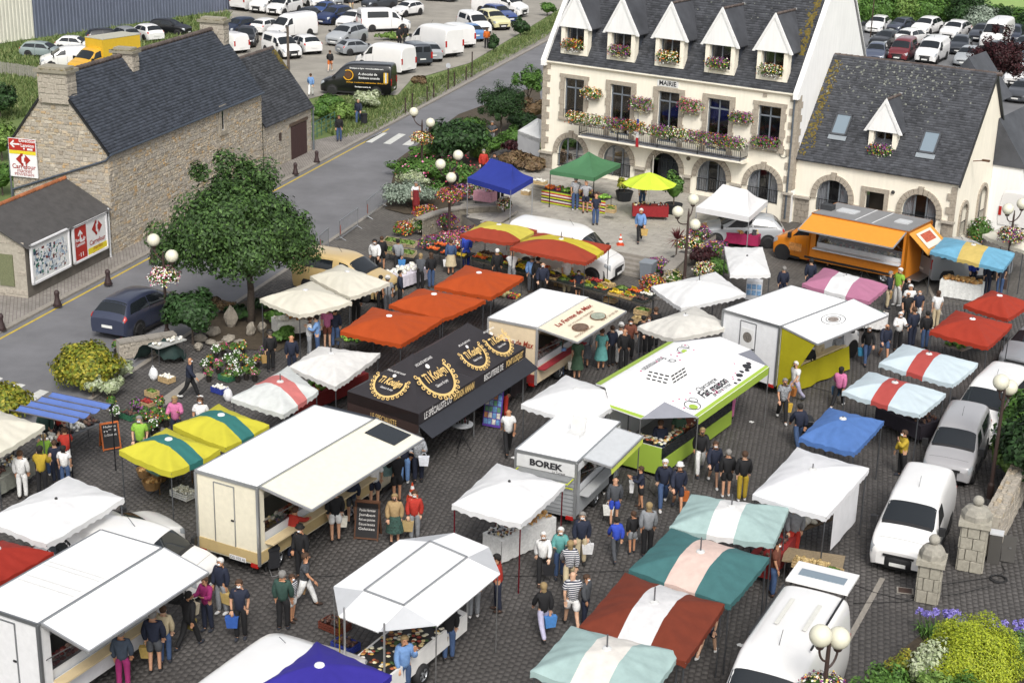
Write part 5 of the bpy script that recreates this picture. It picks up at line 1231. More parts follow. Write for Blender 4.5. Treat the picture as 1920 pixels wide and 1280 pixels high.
PAR=[
 ('cream parasol behind, next to the yellow van',[(581,518),(638,495),(731,529),(656,557)],dict(col=CCR,spike=0)),
 ('cream parasol in front, beneath the big tree',[(487,560),(584,526),(660,565),(561,590)],dict(col=CCR,spike=0)),
 ('orange parasol nearest the black tent, lowest of three',[(638,620),(698,576),(830,597),(752,645)],dict(col=OR,spike=.05,hub='eeeeee')),
 ('orange parasol in the middle of the row of three',[(729,571),(784,541),(911,562),(831,597)],dict(col=OR,spike=.05,hub='eeeeee')),
 ('orange parasol at the upper end of the row of three',[(814,536),(873,497),(982,519),(922,556)],dict(col=OR,spike=.05,hub='eeeeee')),
 ('yellow parasol with red borders at the vegetable stall',[(862,440),(909,415),(1007,431),(963,455)],dict(bands=Y3(.28,.86,'a8452f','d9cc58'),spike=.1)),
 ('red parasol with yellow middle band at the vegetable stall',[(956,463),(1008,436),(1146,460),(1099,492)],dict(bands=Y3(.42,.7,'ad4730','d8c640'),spike=.35)),
 ('worn white parasol with faded red band by the flower pots',[(433,745),(540,686),(597,732),(532,776)],dict(bands=Y3(.40,.66,'e2e5e2','d97f7b'),spike=.3,mat_='canvas_worn')),
 ('worn white parasol between the red banded one and the black tent',[(542,686),(597,649),(713,662),(630,724)],dict(col='eceae6',spike=.35,mat_='canvas_worn')),
 ('yellow and green striped canopy nearest the big white canopy',[(223,843),(312,801),(413,842),(321,885)],dict(bands=Y3(.36,.64,'dcd444','3c807c'),scallop=False,spike=.03,sag=.12,rise=.36,hub='eeeeee')),
 ('yellow and green striped canopy next to the cream lorry roof',[(324,796),(410,757),(505,796),(423,838)],dict(bands=Y3(.36,.64,'dcd444','3c807c'),scallop=False,spike=.03,sag=.12,rise=.36,hub='eeeeee')),
 ('cream white canopy cut by the left edge',[(-105,818),(-12,764),(84,797),(-6,852)],dict(col=CCR,spike=0)),
 ('large white canopy over the liveried car on the left',[(-28,972),(128,891),(233,932),(87,1020)],dict(col='f6f6f6',spike=.02,z=2.35,hub='222222',rise=.3)),
 ('red canopy cut by the left edge beside the white lorry',[(-120,1068),(8,1012),(101,1034),(-10,1094)],dict(col='aa3326',scallop=False,spike=0)),
 ('white canopy on red poles beside the jewellery table',[(847,945),(932,867),(1060,906),(977,982)],dict(col='f6f6f6',spike=.06,z=2.35,legcol='8c2030',hub='222222')),
 ('white canopy standing over the end of the silver trailer',[(977,757),(1061,703),(1186,741),(1094,792)],dict(col='f6f6f6',spike=0,z=2.55)),
 ('long white canopy at the end of the vegetable stall',[(1221,537),(1342,509),(1399,550),(1277,577)],dict(col='f6f6f5',spike=.4)),
 ('off-white canopy above the charcuterie trailer',[(1195,612),(1304,573),(1374,611),(1262,635)],dict(col='dfdcd4',spike=.1,mat_='canvas_worn')),
 ('small flat white canopy over the postcard stand',[(1369,514),(1358,462),(1430,463),(1445,514)],dict(col='f6f6f5',spike=.04,rise=.2,hub='222222')),
 ('pink parasol with white middle band',[(1504,532),(1545,502),(1665,535),(1629,565)],dict(bands=Y3(.34,.66,'c582a0','f2f2f2'),axis='u',spike=.15)),
 ('pale blue parasol with yellow band beside the annexe',[(1744,470),(1770,445),(1903,475),(1881,505)],dict(bands=Y3(.38,.68,'79b6d4','dcc271'),axis='u',spike=.1,mat_='canvas_worn')),
 ('red parasol at the right edge, further from the camera',[(1807,571),(1858,544),(1934,568),(1890,597)],dict(col='b23e2a',spike=.06,hub='eeeeee')),
 ('red parasol on the right beside the dark umbrella',[(1743,620),(1792,581),(1898,608),(1853,650)],dict(col='b23e2a',spike=.12,hub='eeeeee')),
 ('pale blue parasol with red band, upper of two',[(1648,680),(1693,644),(1834,681),(1787,720)],dict(bands=Y3(.38,.60,'d9e8ef','c25650'),axis='u',spike=.12)),
 ('pale blue parasol with red band, lower of two',[(1579,733),(1629,696),(1774,737),(1725,777)],dict(bands=Y3(.38,.60,'d9e8ef','c25650'),axis='u',spike=.12)),
 ('plain blue parasol beside the sunglasses table',[(1498,820),(1555,763),(1658,788),(1602,848)],dict(col='587fbf',spike=.1,mat_='canvas_worn')),
 ('large white canopy with hanging side cloth on the right',[(1411,926),(1495,838),(1630,877),(1549,968)],dict(col='f6f6f8',spike=.2,z=2.35)),
 ('worn aqua parasol with white band at the top of the row',[(1255,988),(1296,926),(1480,951),(1451,1019)],dict(bands=Y3(.36,.62,AQ,'efeeec'),axis='u',spike=.4,mat_='canvas_worn',sag=.1)),
 ('teal parasol with pale pink band in the row',[(1179,1066),(1258,989),(1443,1045),(1370,1132)],dict(bands=Y3(.36,.66,TL,'edd2c6'),axis='u',spike=.45,mat_='canvas_worn')),
 ('brown red parasol with white band in the row',[(1086,1173),(1172,1073),(1359,1132),(1286,1239)],dict(bands=Y3(.36,.66,BRN,'ecebeb'),axis='u',spike=.45,mat_='canvas_worn')),
 ('worn aqua parasol with white band at the bottom edge',[(994,1258),(1071,1172),(1278,1220),(1206,1318)],dict(bands=Y3(.36,.66,AQ,'efeae2'),axis='u',spike=.4,mat_='canvas_worn')),
 ('dark blue parasol at the bottom edge',[(462,1296),(594,1201),(735,1264),(605,1370)],dict(col='3d34a0',spike=.03,z=2.3,rise=.5,hub='f2f2f2')),
 ('white canopy beside the annexe gable at the right edge',[(1842,440),(1880,425),(1960,440),(1920,470)],dict(col=CCR,spike=0)),
]
# u runs left -> front; for the wide stalls the band crosses from back edge to front edge
for lab,px,kw in PAR:parasol(lab,px,**kw)
# sloping blue awning at the shellfish stall
def panel_obj(name,pts,m,parent,col=None,th=.03,inv=None):
 P=[(inv @ G(*p)) if inv is not None else G(*p) for p in pts];n=(P[1]-P[0]).cross(P[2]-P[0]).normalized()
 n=n if n.z > 0 else -n
 return MB().prism(P,-n*th).build(name,m,parent,col=col)
def local(t):
 return (Matrix.Translation(t.location) @ Matrix.Rotation(t.rotation_euler.z,4,'Z')).inverted()
aw=thing('blue_awning','blue ribbed awning over the shellfish stall by the crossing','awning',G(115,830));iv=local(aw)
A4=[iv @ G(*p) for p in ((18,768,2.2),(99,734,2.5),(209,757,2.5),(129,792,2.2))];n=4
for i in range(n):
 rows=[[(A4[0].lerp(A4[1],(i+q/6)/n)).lerp(A4[3].lerp(A4[2],(i+q/6)/n),v/8)-V(0,0,.10*math.sin(PI*q/6)) for v in range(9)] for q in range(7)]
 MB().grid(rows).build('canopy_panel','canvas',aw,True,'6580c4')
for i in range(n+1):MB().cyl(A4[0].lerp(A4[1],i/n),A4[3].lerp(A4[2],i/n),.025,n=6).build('bow','metal',aw,col='8c8680')
for p in A4:MB().cyl((p.x,p.y,0),p,.025,n=6).build('leg','metal',aw,col='3a3b40')
# ---------------------------------------------------------------- folding gazebos
def gazebo(label,px,z,peak,col,name='gazebo',ridge=None,valance=.28,walls=(),legs=True,wallcol=None,legcol='b5b7ba',px_peak=None,cat='gazebo'):
 """peaked folding tent; px: corners (left, back, right, front)"""
 P=[G(x,y,z) for x,y in px];c=sum(P,V(0,0,0))/4;o=V(c.x,c.y,0);P=[p-o for p in P];t=thing(name,label,cat,o)
 if ridge:  # ridge between two points given as fractions along left-front
  d=(P[2]-P[1]+P[3]-P[0]);d.z=0;r0,r1=V(0,0,peak)-d*.5*ridge,V(0,0,peak)+d*.5*ridge
  faces=[(P[0],P[1],r0),(P[1],P[2],r1,r0),(P[2],P[3],r1),(P[3],P[0],r0,r1)]
 else:faces=[(P[i],P[(i+1) % 4],V(0,0,peak)) for i in range(4)]
 for f in faces:
  N=10;rows=[]
  for j in range(N+1):
   v=j/N;a,b=(f[0],f[1]);top0,top1=(f[-1],f[2]) if len(f) == 4 else (f[2],f[2]);r=[]
   for i in range(N+1):
    u=i/N;p=a.lerp(b,u).lerp(top0.lerp(top1,u),v);p.z -= .22*math.sin(PI*v)*(.55+.45*math.sin(PI*u));r.append(p)
   rows.append(r)
  MB().grid(rows).build('roof_panel','canvas',t,True,col)
 b=MB()
 for i in range(4):a,c2=P[i],P[(i+1) % 4];b.poly([a,c2,c2-V(0,0,valance),a-V(0,0,valance)])
 b.build('valance','canvas',t,col=col)
 if legs:
  for p in P:b=MB();b.box((p.x*.985,p.y*.985,p.z/2),(.05,.05,p.z));b.box((p.x*.985,p.y*.985,.01),(.14,.14,.02));b.build('leg','metal',t,col=legcol)
 for i in walls:
  a,c2=P[i],P[(i+1) % 4];N=14
  MB().grid([[a.lerp(c2,q/N)*1.0+V(0,0,-(p.z-(.7 if name == 'closed_tent' else 0))*h+.03*math.sin(q*1.9+h*4)) for q in range(N+1)] for h in (.02,.35,.7,.98)]).build('side_wall','canvas',t,True,wallcol or col)
 return t
GZ=gazebo('blue folding gazebo on the terrace beside the flower bed',[(876,333),(925,306),(1000,333),(958,357)],2.2+TZ,3.05+TZ,'3443a0',ridge=.25)
gazebo('green folding gazebo in front of the town hall arches',[(1031,320),(1100,290),(1164,307),(1114,333)],2.1+TZ,2.95+TZ,'55875f',legcol='1c1c1e',valance=.22)
gazebo('white folding gazebo over the raspberry table',[(1305,388),(1355,350),(1440,376),(1405,407)],2.15,3.0,'f6f6f6',ridge=.25)
gazebo('white closed tent at the left corner of the town hall',[(971,245),(1007,222),(1045,236),(1012,260)],2.35,2.95,'f2f2f0',walls=(0,3),wallcol='d6d6d8',name='closed_tent',cat='tent')
# lime garden umbrella
lu=thing('garden_umbrella','lime green garden umbrella over the red bric-a-brac table','umbrella',G(1214,408,TZ));N=8
rows=[[V(r*1.5*math.cos(2*PI*i/N)*(1 if q else 1),r*1.5*math.sin(2*PI*i/N),2.55-.62*r**1.15-(.06 if 0 else 0)) for i in range(N+1)] for q,r in enumerate((.02,.35,.7,1.0))]
b=MB();b.grid(rows)
for i in range(N):MB().grid([[rows[j][i].lerp(rows[j][i+1],q/4)-V(0,0,.06*(j/3)*math.sin(PI*q/4)) for q in range(5)] for j in range(4)]).build('canopy_panel','canvas',lu,True,'d8ee4a')
MB().cyl((0,0,0),(0,0,2.6),.022,n=8).build('pole','plain',lu,col='e0e0e0');MB().box((0,0,.05),(.45,.45,.1)).build('base','plain',lu,col='555555')
# ---------------------------------------------------------------- the black biscuit tent
bt=thing('biscuit_tent','long black branded tent with cream lace emblems selling butter cakes','tent',V(*G(835,760).xy,0));iv=local(bt)
Bz=2.35;bL,bB,bM,bR=[iv @ G(x,y,Bz) for x,y in ((651,733),(785,776),(913,682),(986,650))]
run=bR-bB;bT=bL+run;mid=.5;M1=bB+run*mid;M0=bL+run*mid
TENT='tent_black';mat(TENT,'2c282b',.6,var=.15,vs=2,bump=.15,bs=8)
mat('tent_cream','e0bd78',.7);mat('tent_white','e9e6e2',.7)
def tent_half(a,b,c,d):
 """corners left-near, right-near, right-far, left-far"""
 pk=(a+b+c+d)/4+V(0,0,1.2);C=[a,b,c,d]
 for i in range(4):
  p,q=C[i],C[(i+1) % 4];N=8
  MB().grid([[p.lerp(q,u/N).lerp(pk,v/N)-V(0,0,.10*math.sin(PI*v/N)) for u in range(N+1)] for v in range(N+1)]).build('roof_panel',TENT,bt,True)
 return pk
pk1=tent_half(bL,bB,M1,M0);pk2=tent_half(M0,M1,bR,bT)
def vpan(a,b,h,nm='valance',m=TENT):return MB().prism([a,b,b-V(0,0,h),a-V(0,0,h)],((b-a).cross(V(0,0,1)).normalized()*-.01)).build(nm,m,bt)
for a,b_ in ((bL,bB),(bB,M1),(M1,bR),(bR,bT),(bT,M0),(M0,bL)):vpan(a,b_,.42)
vpan(bL*1.0,bB,2.2,'end_wall',mat('tent_brown','33221f',.7,var=.15,vs=2));vpan(bT,bL,2.0,'back_wall')
# small front awnings
fo=(bB-bL);fo.z=0;fo.normalize()
for a,b_,nm in ((bB,M1,0),(M1,bR,1)):
 p,q=a-V(0,0,.43),b_-V(0,0,.43);MB().prism([p,q,q+fo*.62-V(0,0,.3),p+fo*.62-V(0,0,.3)],(0,0,-.02)).build('awning',mat('tent_awning','2a2c33',.7,var=.1),bt)
rd=run.normalized();upv=V(0,0,1)
text_on('LE SPÉCIALISTE DU',.36,'tent_white',bB.lerp(M1,.32)-V(0,0,.21),rd,upv,bt,width=1.9,off=.03,bold=.006);text_on('KOUIGN AMANN',.36,'tent_cream',bB.lerp(M1,.78)-V(0,0,.21),rd,upv,bt,width=1.5,off=.03,bold=.012)
text_on('BISCUITERIE DE',.34,'tent_white',M1.lerp(bR,.34)-V(0,0,.21),rd,upv,bt,width=1.5,off=.03,bold=.006);text_on('PONT LOSQUET',.34,'tent_cream',M1.lerp(bR,.76)-V(0,0,.21),rd,upv,bt,width=1.4,off=.03,bold=.012)
ed=(bB-bL).normalized();text_on('LE SPECIALISTE',.3,'tent_cream',bL.lerp(bB,.52)-V(0,0,.62),ed,upv,bt,width=1.2,off=.02);text_on('DU KOUIGN\nAMANN',.3,'tent_white',bL.lerp(bB,.52)-V(0,0,1.05),ed,upv,bt,width=.95,off=.02)
def lace(p,q,pk,u0,v0,s,full=1.0):
 """lace half-ring and lettering on the roof slope p-q-pk"""
 x=(q-p).normalized();mid_=p.lerp(q,u0);y=(pk-p.lerp(q,.5)).normalized();o=mid_.lerp(mid_+(pk-p.lerp(q,.5)),v0)
 fr=frame(o,x,y);z=fr.to_3x3() @ V(0,0,1);z=z if z.z > 0 else -z;o=o+z*.035
 P=lambda r,a:o+x*(r*math.cos(a)*s)+y*(r*math.sin(a)*s*.92)
 b=MB();n=30;A=[PI+.0+(PI)*i/n*full+.12*(0) for i in range(n+1)];A=[R(160)+R(220)*i/n for i in range(n+1)]
 b.grid([[P(.76,a) for a in A],[P(.86,a) for a in A]])
 for a in A[::2]:b.grid([[P(.94,a)+(P(r,k*PI/5)-o) for k in range(11)] for r in (.045,.085)])
 b.build('lace_emblem','tent_cream',bt)
 text_on('Ti Kouign',s*.52,'tent_cream',o+y*(s*.05),x,y,bt,shear=.3,bold=.012,off=.012,width=s*1.25);text_on('SPÉCIALITÉS BRETONNES',s*.13,'tent_white',o+y*(s*.62),x,y,bt,width=s*1.0,off=.012)
 text_on('Gâteaux du pays',s*.16,'tent_white',o-y*(s*.32),x,y,bt,off=.012,width=s*.7)
 b=MB();b.poly([P(.1,k*PI/4)+y*(s*.42) for k in range(8)]);b.build('emblem','tent_white',bt)
lace(bB,M1,pk1,.54,.42,1.12);lace(bL,bB,pk1,.46,.36,.82);lace(M1,bR,pk2,.68,.40,.84);lace(M1,bR,pk2,.22,.42,.84);lace(M0,bL,pk1,.5,.3,.7)
for p in (bL,bB,M1,bR,bT):MB().box((p.x*.98,p.y*.98,Bz/2),(.05,.05,Bz)).build('leg','metal',bt,col='9a9c9e')
# ---------------------------------------------------------------- lorries and trailers with serving hatches
def boxrect(c,z):
 """c: roof corners seen (rear left, rear right, front right, front left) at height z -> centre of rear edge, heading, length, width"""
 P=[G(x,y,z) for x,y in c];a,b=(P[0]+P[1])/2,(P[3]+P[2])/2;h=ang(a,b)
 d=(b-a).normalized();n=V(-d.y,d.x,0);w=abs((P[0]-P[1]).dot(n)+(P[3]-P[2]).dot(n))/2
 return V(a.x,a.y,0),h,(b-a).length,w
def kiosk(name,label,cat,c,z1,z0,wall,roofc='f3f3f2',hatch=(.08,.94),sill=1.15,flap=None,flapcol='f3f3f0',edge='9a9da0',inside='d9d8d2',counter='d8c39a',flap_drop=.15,trailer=True,wheels=(.5,),goods='mix',flapout=1.3,rear_door=True,head=.25,smooth_roof=.06):
 o,h,L,W=boxrect(c,z1);t=thing(name,label,cat,o,h);y0=-W/2
 b=MB();b.box((L/2,W/2-.03,(z0+z1)/2),(L,.06,z1-z0));b.build('far_wall','plain',t,col=wall)
 b=MB();b.box((.03,0,(z0+z1)/2),(.06,W-.12,z1-z0));b.build('rear_wall','plain',t,col=wall)
 b=MB();b.box((L-.03,0,(z0+z1)/2),(.06,W-.12,z1-z0));b.build('front_wall','plain',t,col=wall)
 b=MB();x0,x1=L*hatch[0],L*hatch[1]
 b.box((L/2,y0+.03,(z0+sill)/2),(L,.06,sill-z0));b.build('side_wall','plain',t,col=wall)
 b=MB();b.box((x0/2,y0+.03,(sill+z1)/2),(x0,.06,z1-sill));b.build('side_post','plain',t,col=wall)
 b=MB();b.box(((x1+L)/2,y0+.03,(sill+z1)/2),(L-x1,.06,z1-sill));b.build('side_post','plain',t,col=wall)
 MB().box(((x0+x1)/2,y0+.03,z1-head/2),(x1-x0,.06,head)).build('hatch_header','plain',t,col=wall)
 MB().box((L/2,0,z0+.03),(L-.12,W-.12,.06)).build('floor','plain',t,col='77777a');MB().box((L/2,0,z0+.4),(L-.12,W-.12,.02)).build('deck','plain',t,col='8a8a88')
 rr=MB();rr.box((L/2,0,z1+.03),(L+.04,W+.04,.06));rr.box((L/2,0,z1+.075),(L-.1,W-.1,.03));ro=rr.build('roof',mat('lorry_roof',None,.5,var=.07,vs=1.1),t,col=roofc)
 b=MB()
 for y in (-W/2-.025,W/2+.025):b.bar((-.02,y,z1+.02),(L+.02,y,z1+.02),.05,.1)
 for x in (-.025,L+.025):b.bar((x,-W/2,z1+.02),(x,W/2,z1+.02),.05,.1)
 for x in (-.01,L+.01):
  for y in (-W/2-.01,W/2+.01):b.box((x,y,(z0+z1)/2),(.08,.08,z1-z0))
 b.build('edge_trim','metal',t,col=edge)
 # counter, glass case and shelves of goods
 MB().box(((x0+x1)/2,y0-.14,sill-.02),(x1-x0,.34,.05)).build('counter_shelf','plain',t,col=counter)
 cs=MB().box(((x0+x1)/2,y0+.38,sill+.1),(x1-x0-.1,.55,.3)).build('display_case','plain',t,col='d2d4d6')
 MB().poly([(x0+.05,y0+.09,sill+.26),(x1-.05,y0+.09,sill+.26),(x1-.05,y0+.2,sill+.62),(x0+.05,y0+.2,sill+.62)]).build('case_glass','pane_clear',cs)
 g=MB();k=x0+.12
 while k < x1-.15:
  for yy in (.25,.42,.56):g.ell((k+random.uniform(-.04,.04),y0+yy,sill+.28),(random.uniform(.06,.12),random.uniform(.05,.09),random.uniform(.03,.09)),6,4)
  k += .17
 stuff(g.build('goods',{'mix':'goods_mix','meat':'goods_meat'}[goods],cs))
 MB().box(((x0+x1)/2,W/2-.25,1.7),(x1-x0-.2,.3,.04)).build('back_shelf','plain',t,col='c9c9c4')
 g=MB();k=x0+.2
 while k < x1-.2:h_=random.uniform(.12,.3);g.box((k,W/2-.25,1.72+h_/2),(random.uniform(.08,.2),.2,h_));k += .24
 stuff(g.build('stock','goods_mix',t))
 # raised hatch
 if flap:
  fx0,fx1,out,drop=flap
  n_=V(0,-out,-drop);a,b2=V(L*fx0,y0-.03,z1-.02),V(L*fx1,y0-.03,z1-.02)
  fp=MB();fp.prism([a,b2,b2+n_,a+n_],(0,0,.045));fo_=fp.build('hatch_flap','plain',t,col=flapcol)
  e=MB()
  for p,q in ((a,a+n_),(b2,b2+n_),(a+n_,b2+n_)):e.bar(p+V(0,0,.022),q+V(0,0,.022),.05,.07)
  e.build('flap_frame','metal',fo_,col='d2d3d4')
  for x in (fx0+.02,fx1-.02):MB().cyl((L*x,y0+.02,sill+.7),V(L*x,y0-.03,z1-.02)+n_*.7,.015,n=5).build('gas_strut','metal',t,col='777777')
 for wx in wheels:
  for sg in (-1,1):wheel(t,L*wx,sg*(W/2-.12),.32,sg)
 if rear_door:
  d=MB();d.box((-.005,.1,(z0+z1)/2-.02),(.03,.72,z1-z0-.35));dd=d.build('rear_door','plain',t,col=wall)
  e=MB()
  for y in (-.28,.48):e.box((-.015,y,(z0+z1)/2-.02),(.035,.03,z1-z0-.3))
  for z in (z0+.14,z1-.17):e.box((-.015,.1,z),(.035,.76,.03))
  e.build('door_frame','metal',dd,col=edge);MB().box((-.03,-.2,(z0+z1)/2),(.04,.1,.05)).build('door_handle','black',dd)
 for sg in (-1,1):MB().box((-.03,sg*(W/2-.16),z0-.02),(.05,.26,.12)).build('tail_light','tail_red',t)
 return t,L,W
mat('goods_mix',ramp=['b98a4a','d6c08a','9a3b2a','e8e2cf','6a3a24','c9a24a','3f5a2c','d8d8d4','a85a34','ece4c2'],rough=.6,const=True)
mat('goods_meat',ramp=['9a3b34','b55a50','7a2a26','d8b8a8','c77a6a','8a3030'],rough=.5,const=True)
def cabto(t,x,col,s=1.,y=0.,flip=False):
 c=vehicle('cab','cab','x x x x','x',(900,600),(960,600),col);c.parent=t;c.location=(x+1.15*s,y,0);c.rotation_euler=(0,0,0);c.scale=(s,s,s)
 # parts of the cab belong to the lorry itself
 M_=(Matrix.Translation((x-1.15*s,y,0)) @ Matrix.Rotation(PI,4,'Z') if flip else Matrix.Translation(c.location)) @ Matrix.Diagonal((s,s,s,1))
 for ch in list(c.children):
  ch.parent=t;ch.matrix_local=M_ @ ch.matrix_local
  if ch.name.startswith('body'):ch.name='cab_body'
 bpy.data.objects.remove(c)
# cream lorry
T1,L1,W1=kiosk('catering_lorry','long cream catering lorry with raised hatch and glass pane','lorry',[(371,881),(479,918),(691,792),(597,760)],3.05,.48,'e9e2cb','f6f6f4',flap=(.02,1.03,1.85,.3),flapcol='f0ead6',edge='b2b4b4',hatch=(.05,.97),wheels=(.16,.8))
MB().box((0,0,0),(1.0,1.15,.03),M=frame((L1*.93,-W1/2-.9,2.95),(1,0,0),(0,1.85,.3))).build('hatch_window','glass_dark',T1)
for y in (-W1/2+.0,):MB().box((L1/2,y-.0,.72),(L1,.075,.36)).build('tan_stripe','plain',T1,col='c2ab7a')
MB().box((0,0,.72),(.072,W1,.36)).build('tan_stripe','plain',T1,col='c2ab7a');cabto(T1,L1,'e6dcc0',1.08)
MB().box((L1+.25,0,2.72),(.5,W1*.95,.5)).build('roof_unit','plain',T1,col='2b2f38')
text_on('CG 103 AJ',.13,'ink',(-.045,-.35,.55),(0,-1,0),(0,0,1),T1);MB().box((-.03,-.35,.55),(.02,.62,.15)).build('number_plate','plain',T1,col='e8e8e8')
# white lorry bottom left
T2,L2,W2=kiosk('catering_lorry','white catering lorry with wide raised hatch in the bottom left corner','lorry',[(-42,1132),(65,1172),(299,1034),(192,993)],2.95,.45,'e9e9ea','ebebea',flap=(.02,1.02,1.5,.36),flapcol='f6f6f6',goods='meat',wheels=(.2,))
b=MB()
for x in (.3,.36,.5,.54):b.box((L2*x,0,3.045),(.03,W2*.9,.01))
b.build('roof_seams','plain',T2,col='cfcfcc');MB().box((L2*.04,W2*.5+.9,2.6),(L2*.34,1.7,.05)).build('folded_panel','metal',T2,col='a9abad')
# farm trailer
T3,L3,W3=kiosk('farm_trailer','cream farm trailer with red script lettering and raised picture hatch','trailer',[(920,598),(1004,616),(1102,562),(1015,542)],2.85,.5,'e3cfae','f1f0ee',flap=(.0,1.0,1.75,.25),flapcol='e9dfc6',edge='e9e9e8',hatch=(.03,.97),counter='a03038',goods='meat',rear_door=False)
mat('script_red','9c3a28',.7);mat('brown_ink','7a4a2c',.7)
text_on('La Ferme de Max',.36,'script_red',(-.008,0,2.1),(0,-1,0),(0,0,1),T3,shear=.25,width=W3*.86,bold=.006,off=.02)
MB().box((-.02,0,.72),(.03,W3*.96,.36)).build('red_skirt','plain',T3,col='8a2a2a');text_on('GUINGAMP',.24,'tent_white',(-.03,0,.72),(0,-1,0),(0,0,1),T3,off=.012)
MB().box((-.01,W3*.12,1.6),(.03,.8,1.2)).build('rear_door','plain',T3,col='d9d6cc');text_on('Ferme',.36,'script_red',(-.03,W3*.12,2.02),(0,-1,0),(0,0,1),T3,shear=.25,off=.012)
fy=V(0,-1.75,-.25).normalized();fc=lambda u,v:V(L3*u,-W3/2-.03,2.88)+V(0,-1.75*v,-.25*v)
text_on('La Ferme de Max',.34,'script_red',fc(.5,.25),(1,0,0),-fy,T3,shear=.25,width=L3*.7,off=.03,bold=.006);text_on('PRODUCTEUR           05 31 24 02 30',.16,'brown_ink',fc(.5,.85),(1,0,0),-fy,T3,width=L3*.86,off=.03);text_on('DE VOLAILLES FERMIÈRES',.13,'brown_ink',fc(.5,.45),(1,0,0),-fy,T3,width=L3*.5,off=.03)
for u,c in ((.3,'6e5a4a'),(.66,'9aa090')):
 b=MB();p=fc(u,.68)+V(0,0,.055);b.poly([p+V(.42*math.cos(k*PI/8),0,0)+fy*(.27*math.sin(k*PI/8)) for k in range(16)]);b.build('picture',mat('picture',None,.7,var=.5,vs=9),T3,col=c)
 b=MB();b.grid([[p-V(0,0,.012)+V(r*.42*math.cos(k*PI/8),0,0)+fy*(r*.27*math.sin(k*PI/8)) for k in range(17)] for r in (1.,1.12)]);b.build('picture_rim','brown_ink',T3)
# truck with yellow skirts
T4,L4,W4=kiosk('catering_lorry','white catering lorry with yellow skirt cloths under its raised hatch','lorry',[(1366,582),(1453,614),(1580,571),(1490,533)],2.95,.45,'ecedee','f4f4f3',flap=(.02,1.1,1.7,.3),flapcol='f6f6f5',hatch=(.05,.97),wheels=(.2,))
cabto(T4,L4-.1,WH,1.02)
def cloth_drop(parent,a,b,h0,h1,col,nm='skirt_cloth',bow=.06,m='canvas'):
 n=16;a,b=Vector(a),Vector(b);nn=(b-a).cross(V(0,0,1)).normalized()
 return MB().grid([[a.lerp(b,i/n)+nn*(bow*math.sin(i*1.3)*(1-z) + .1*(1-z))+V(0,0,(h1-h0)*z+h0-a.z) for i in range(n+1)] for z in (1,.66,.33,0)]).build(nm,m,parent,True,col)
YS='b9b022'
MB().add([V(L4*.02,-W4/2-.05,2.9),V(L4*.02,-W4/2-1.6,2.6),V(L4*.02,-W4/2-.9,1.3),V(L4*.02,-W4/2-.05,.3)],[(0,1,2,3)]).build('side_cloth','canvas',T4,col=YS)
cloth_drop(T4,(L4*.02,-W4/2-.35,1.1),(L4*1.0,-W4/2-.35,1.1),.1,1.1,YS)
b=MB();b.box((-.02,.1,1.85),(.025,.6,1.3));b.build('notice','plain',T4,col='e6e6e4');b=MB();b.lathe([(.01,-.036),(.22,-.036)],16,(0,.1,2.15),'X',False);b.build('notice_emblem','picture',T4,col='77716a')
p=V(L4*.56,-W4/2-.75,2.99-.13)
for r0,r1 in ((.5,.53),(.3,.33)):MB().grid([[p+V(r*1.3*math.cos(k*PI/12),r*.75*math.sin(k*PI/12),r*.75*math.sin(k*PI/12)*.176) for k in range(25)] for r in (r0,r1)]).build('flap_emblem','ink',T4)
b=MB();b.poly([p+V(.3*math.cos(k*PI/8),.18*math.sin(k*PI/8),.18*math.sin(k*PI/8)*.176) for k in range(16)]);b.build('flap_picture','picture',T4,col='8a8078')
# silver borek trailer
T5,L5,W5=kiosk('snack_trailer','silver snack trailer with lime trim and black lettering','trailer',[(973,842),(1077,871),(1160,796),(1056,770)],2.35,.4,'9fa2a4','f0f0ef',flap=(.12,.88,1.0,.12),flapcol='c9ccce',edge='b9bcbe',hatch=(.1,.9),rear_door=False,wheels=(.52,),counter='b9bbbc',sill=1.1)
for nm,o_,x_,w_ in (('BOREK',(-.03,0,2.08),(0,-1,0),W5*.55),('BOREK',(L5*.5,-W5/2-.03,2.2),(1,0,0),L5*.42)):
 MB().box((o_[0] if o_[1] else -.012,o_[1] if o_[1] else 0,o_[2]),((L5*.98,.03,.3) if o_[1] else (.03,W5*.98,.46))).build('sign_band','plain',T5,col='dcdddd')
 text_on(nm,.3 if not o_[1] else .22,'ink',o_,x_,(0,0,1),T5,width=w_,bold=.012,off=.02)
text_on('La Turque',.11,'ink',(-.03,-W5*.22,1.9),(0,-1,0),(0,0,1),T5,off=.02)
b=MB()
for z in (1.78,1.42):
 b.bar((-.5 if z > 1.5 else -.02,-W5*.46,z),(-.5 if z > 1.5 else -.02,W5*.46,z),.03)
b.bar((-.02,-W5*.46,1.78),(-.5,-W5*.46,1.78),.03);b.bar((-.02,W5*.46,1.78),(-.5,W5*.46,1.78),.03);b.build('lime_frame','plain',T5,col='c6cf2a')
b=MB()
for i in range(9):b.bar((-.01,-W5/2,.5+i*.14),(-.01,W5/2,.5+i*.14),.015)
stuff(b.build('plank_lines','plain',T5,col='85888a'))
hb=MB();hb.box((L5*.5,-W5*.1,2.5),(.5,.5,.12));rh=hb.build('roof_hatch','plain',T5,col='dcdcda');MB().box((0,0,0),(.5,.5,.03),M=Matrix.Translation((L5*.5+.28,-W5*.1,2.75)) @ Matrix.Rotation(R(-70),4,'Y')).build('hatch_lid','plain',rh,col='cfcfcc')
T5b=MB().prism([V(L5*.12,-W5/2-1.02,2.22),V(L5*.88,-W5/2-1.02,2.22),V(L5*.88,-W5/2-1.04,2.0),V(L5*.12,-W5/2-1.04,2.0)],(0,-.01,0)).build('flap_fringe','plain',T5,col='cbd95a')
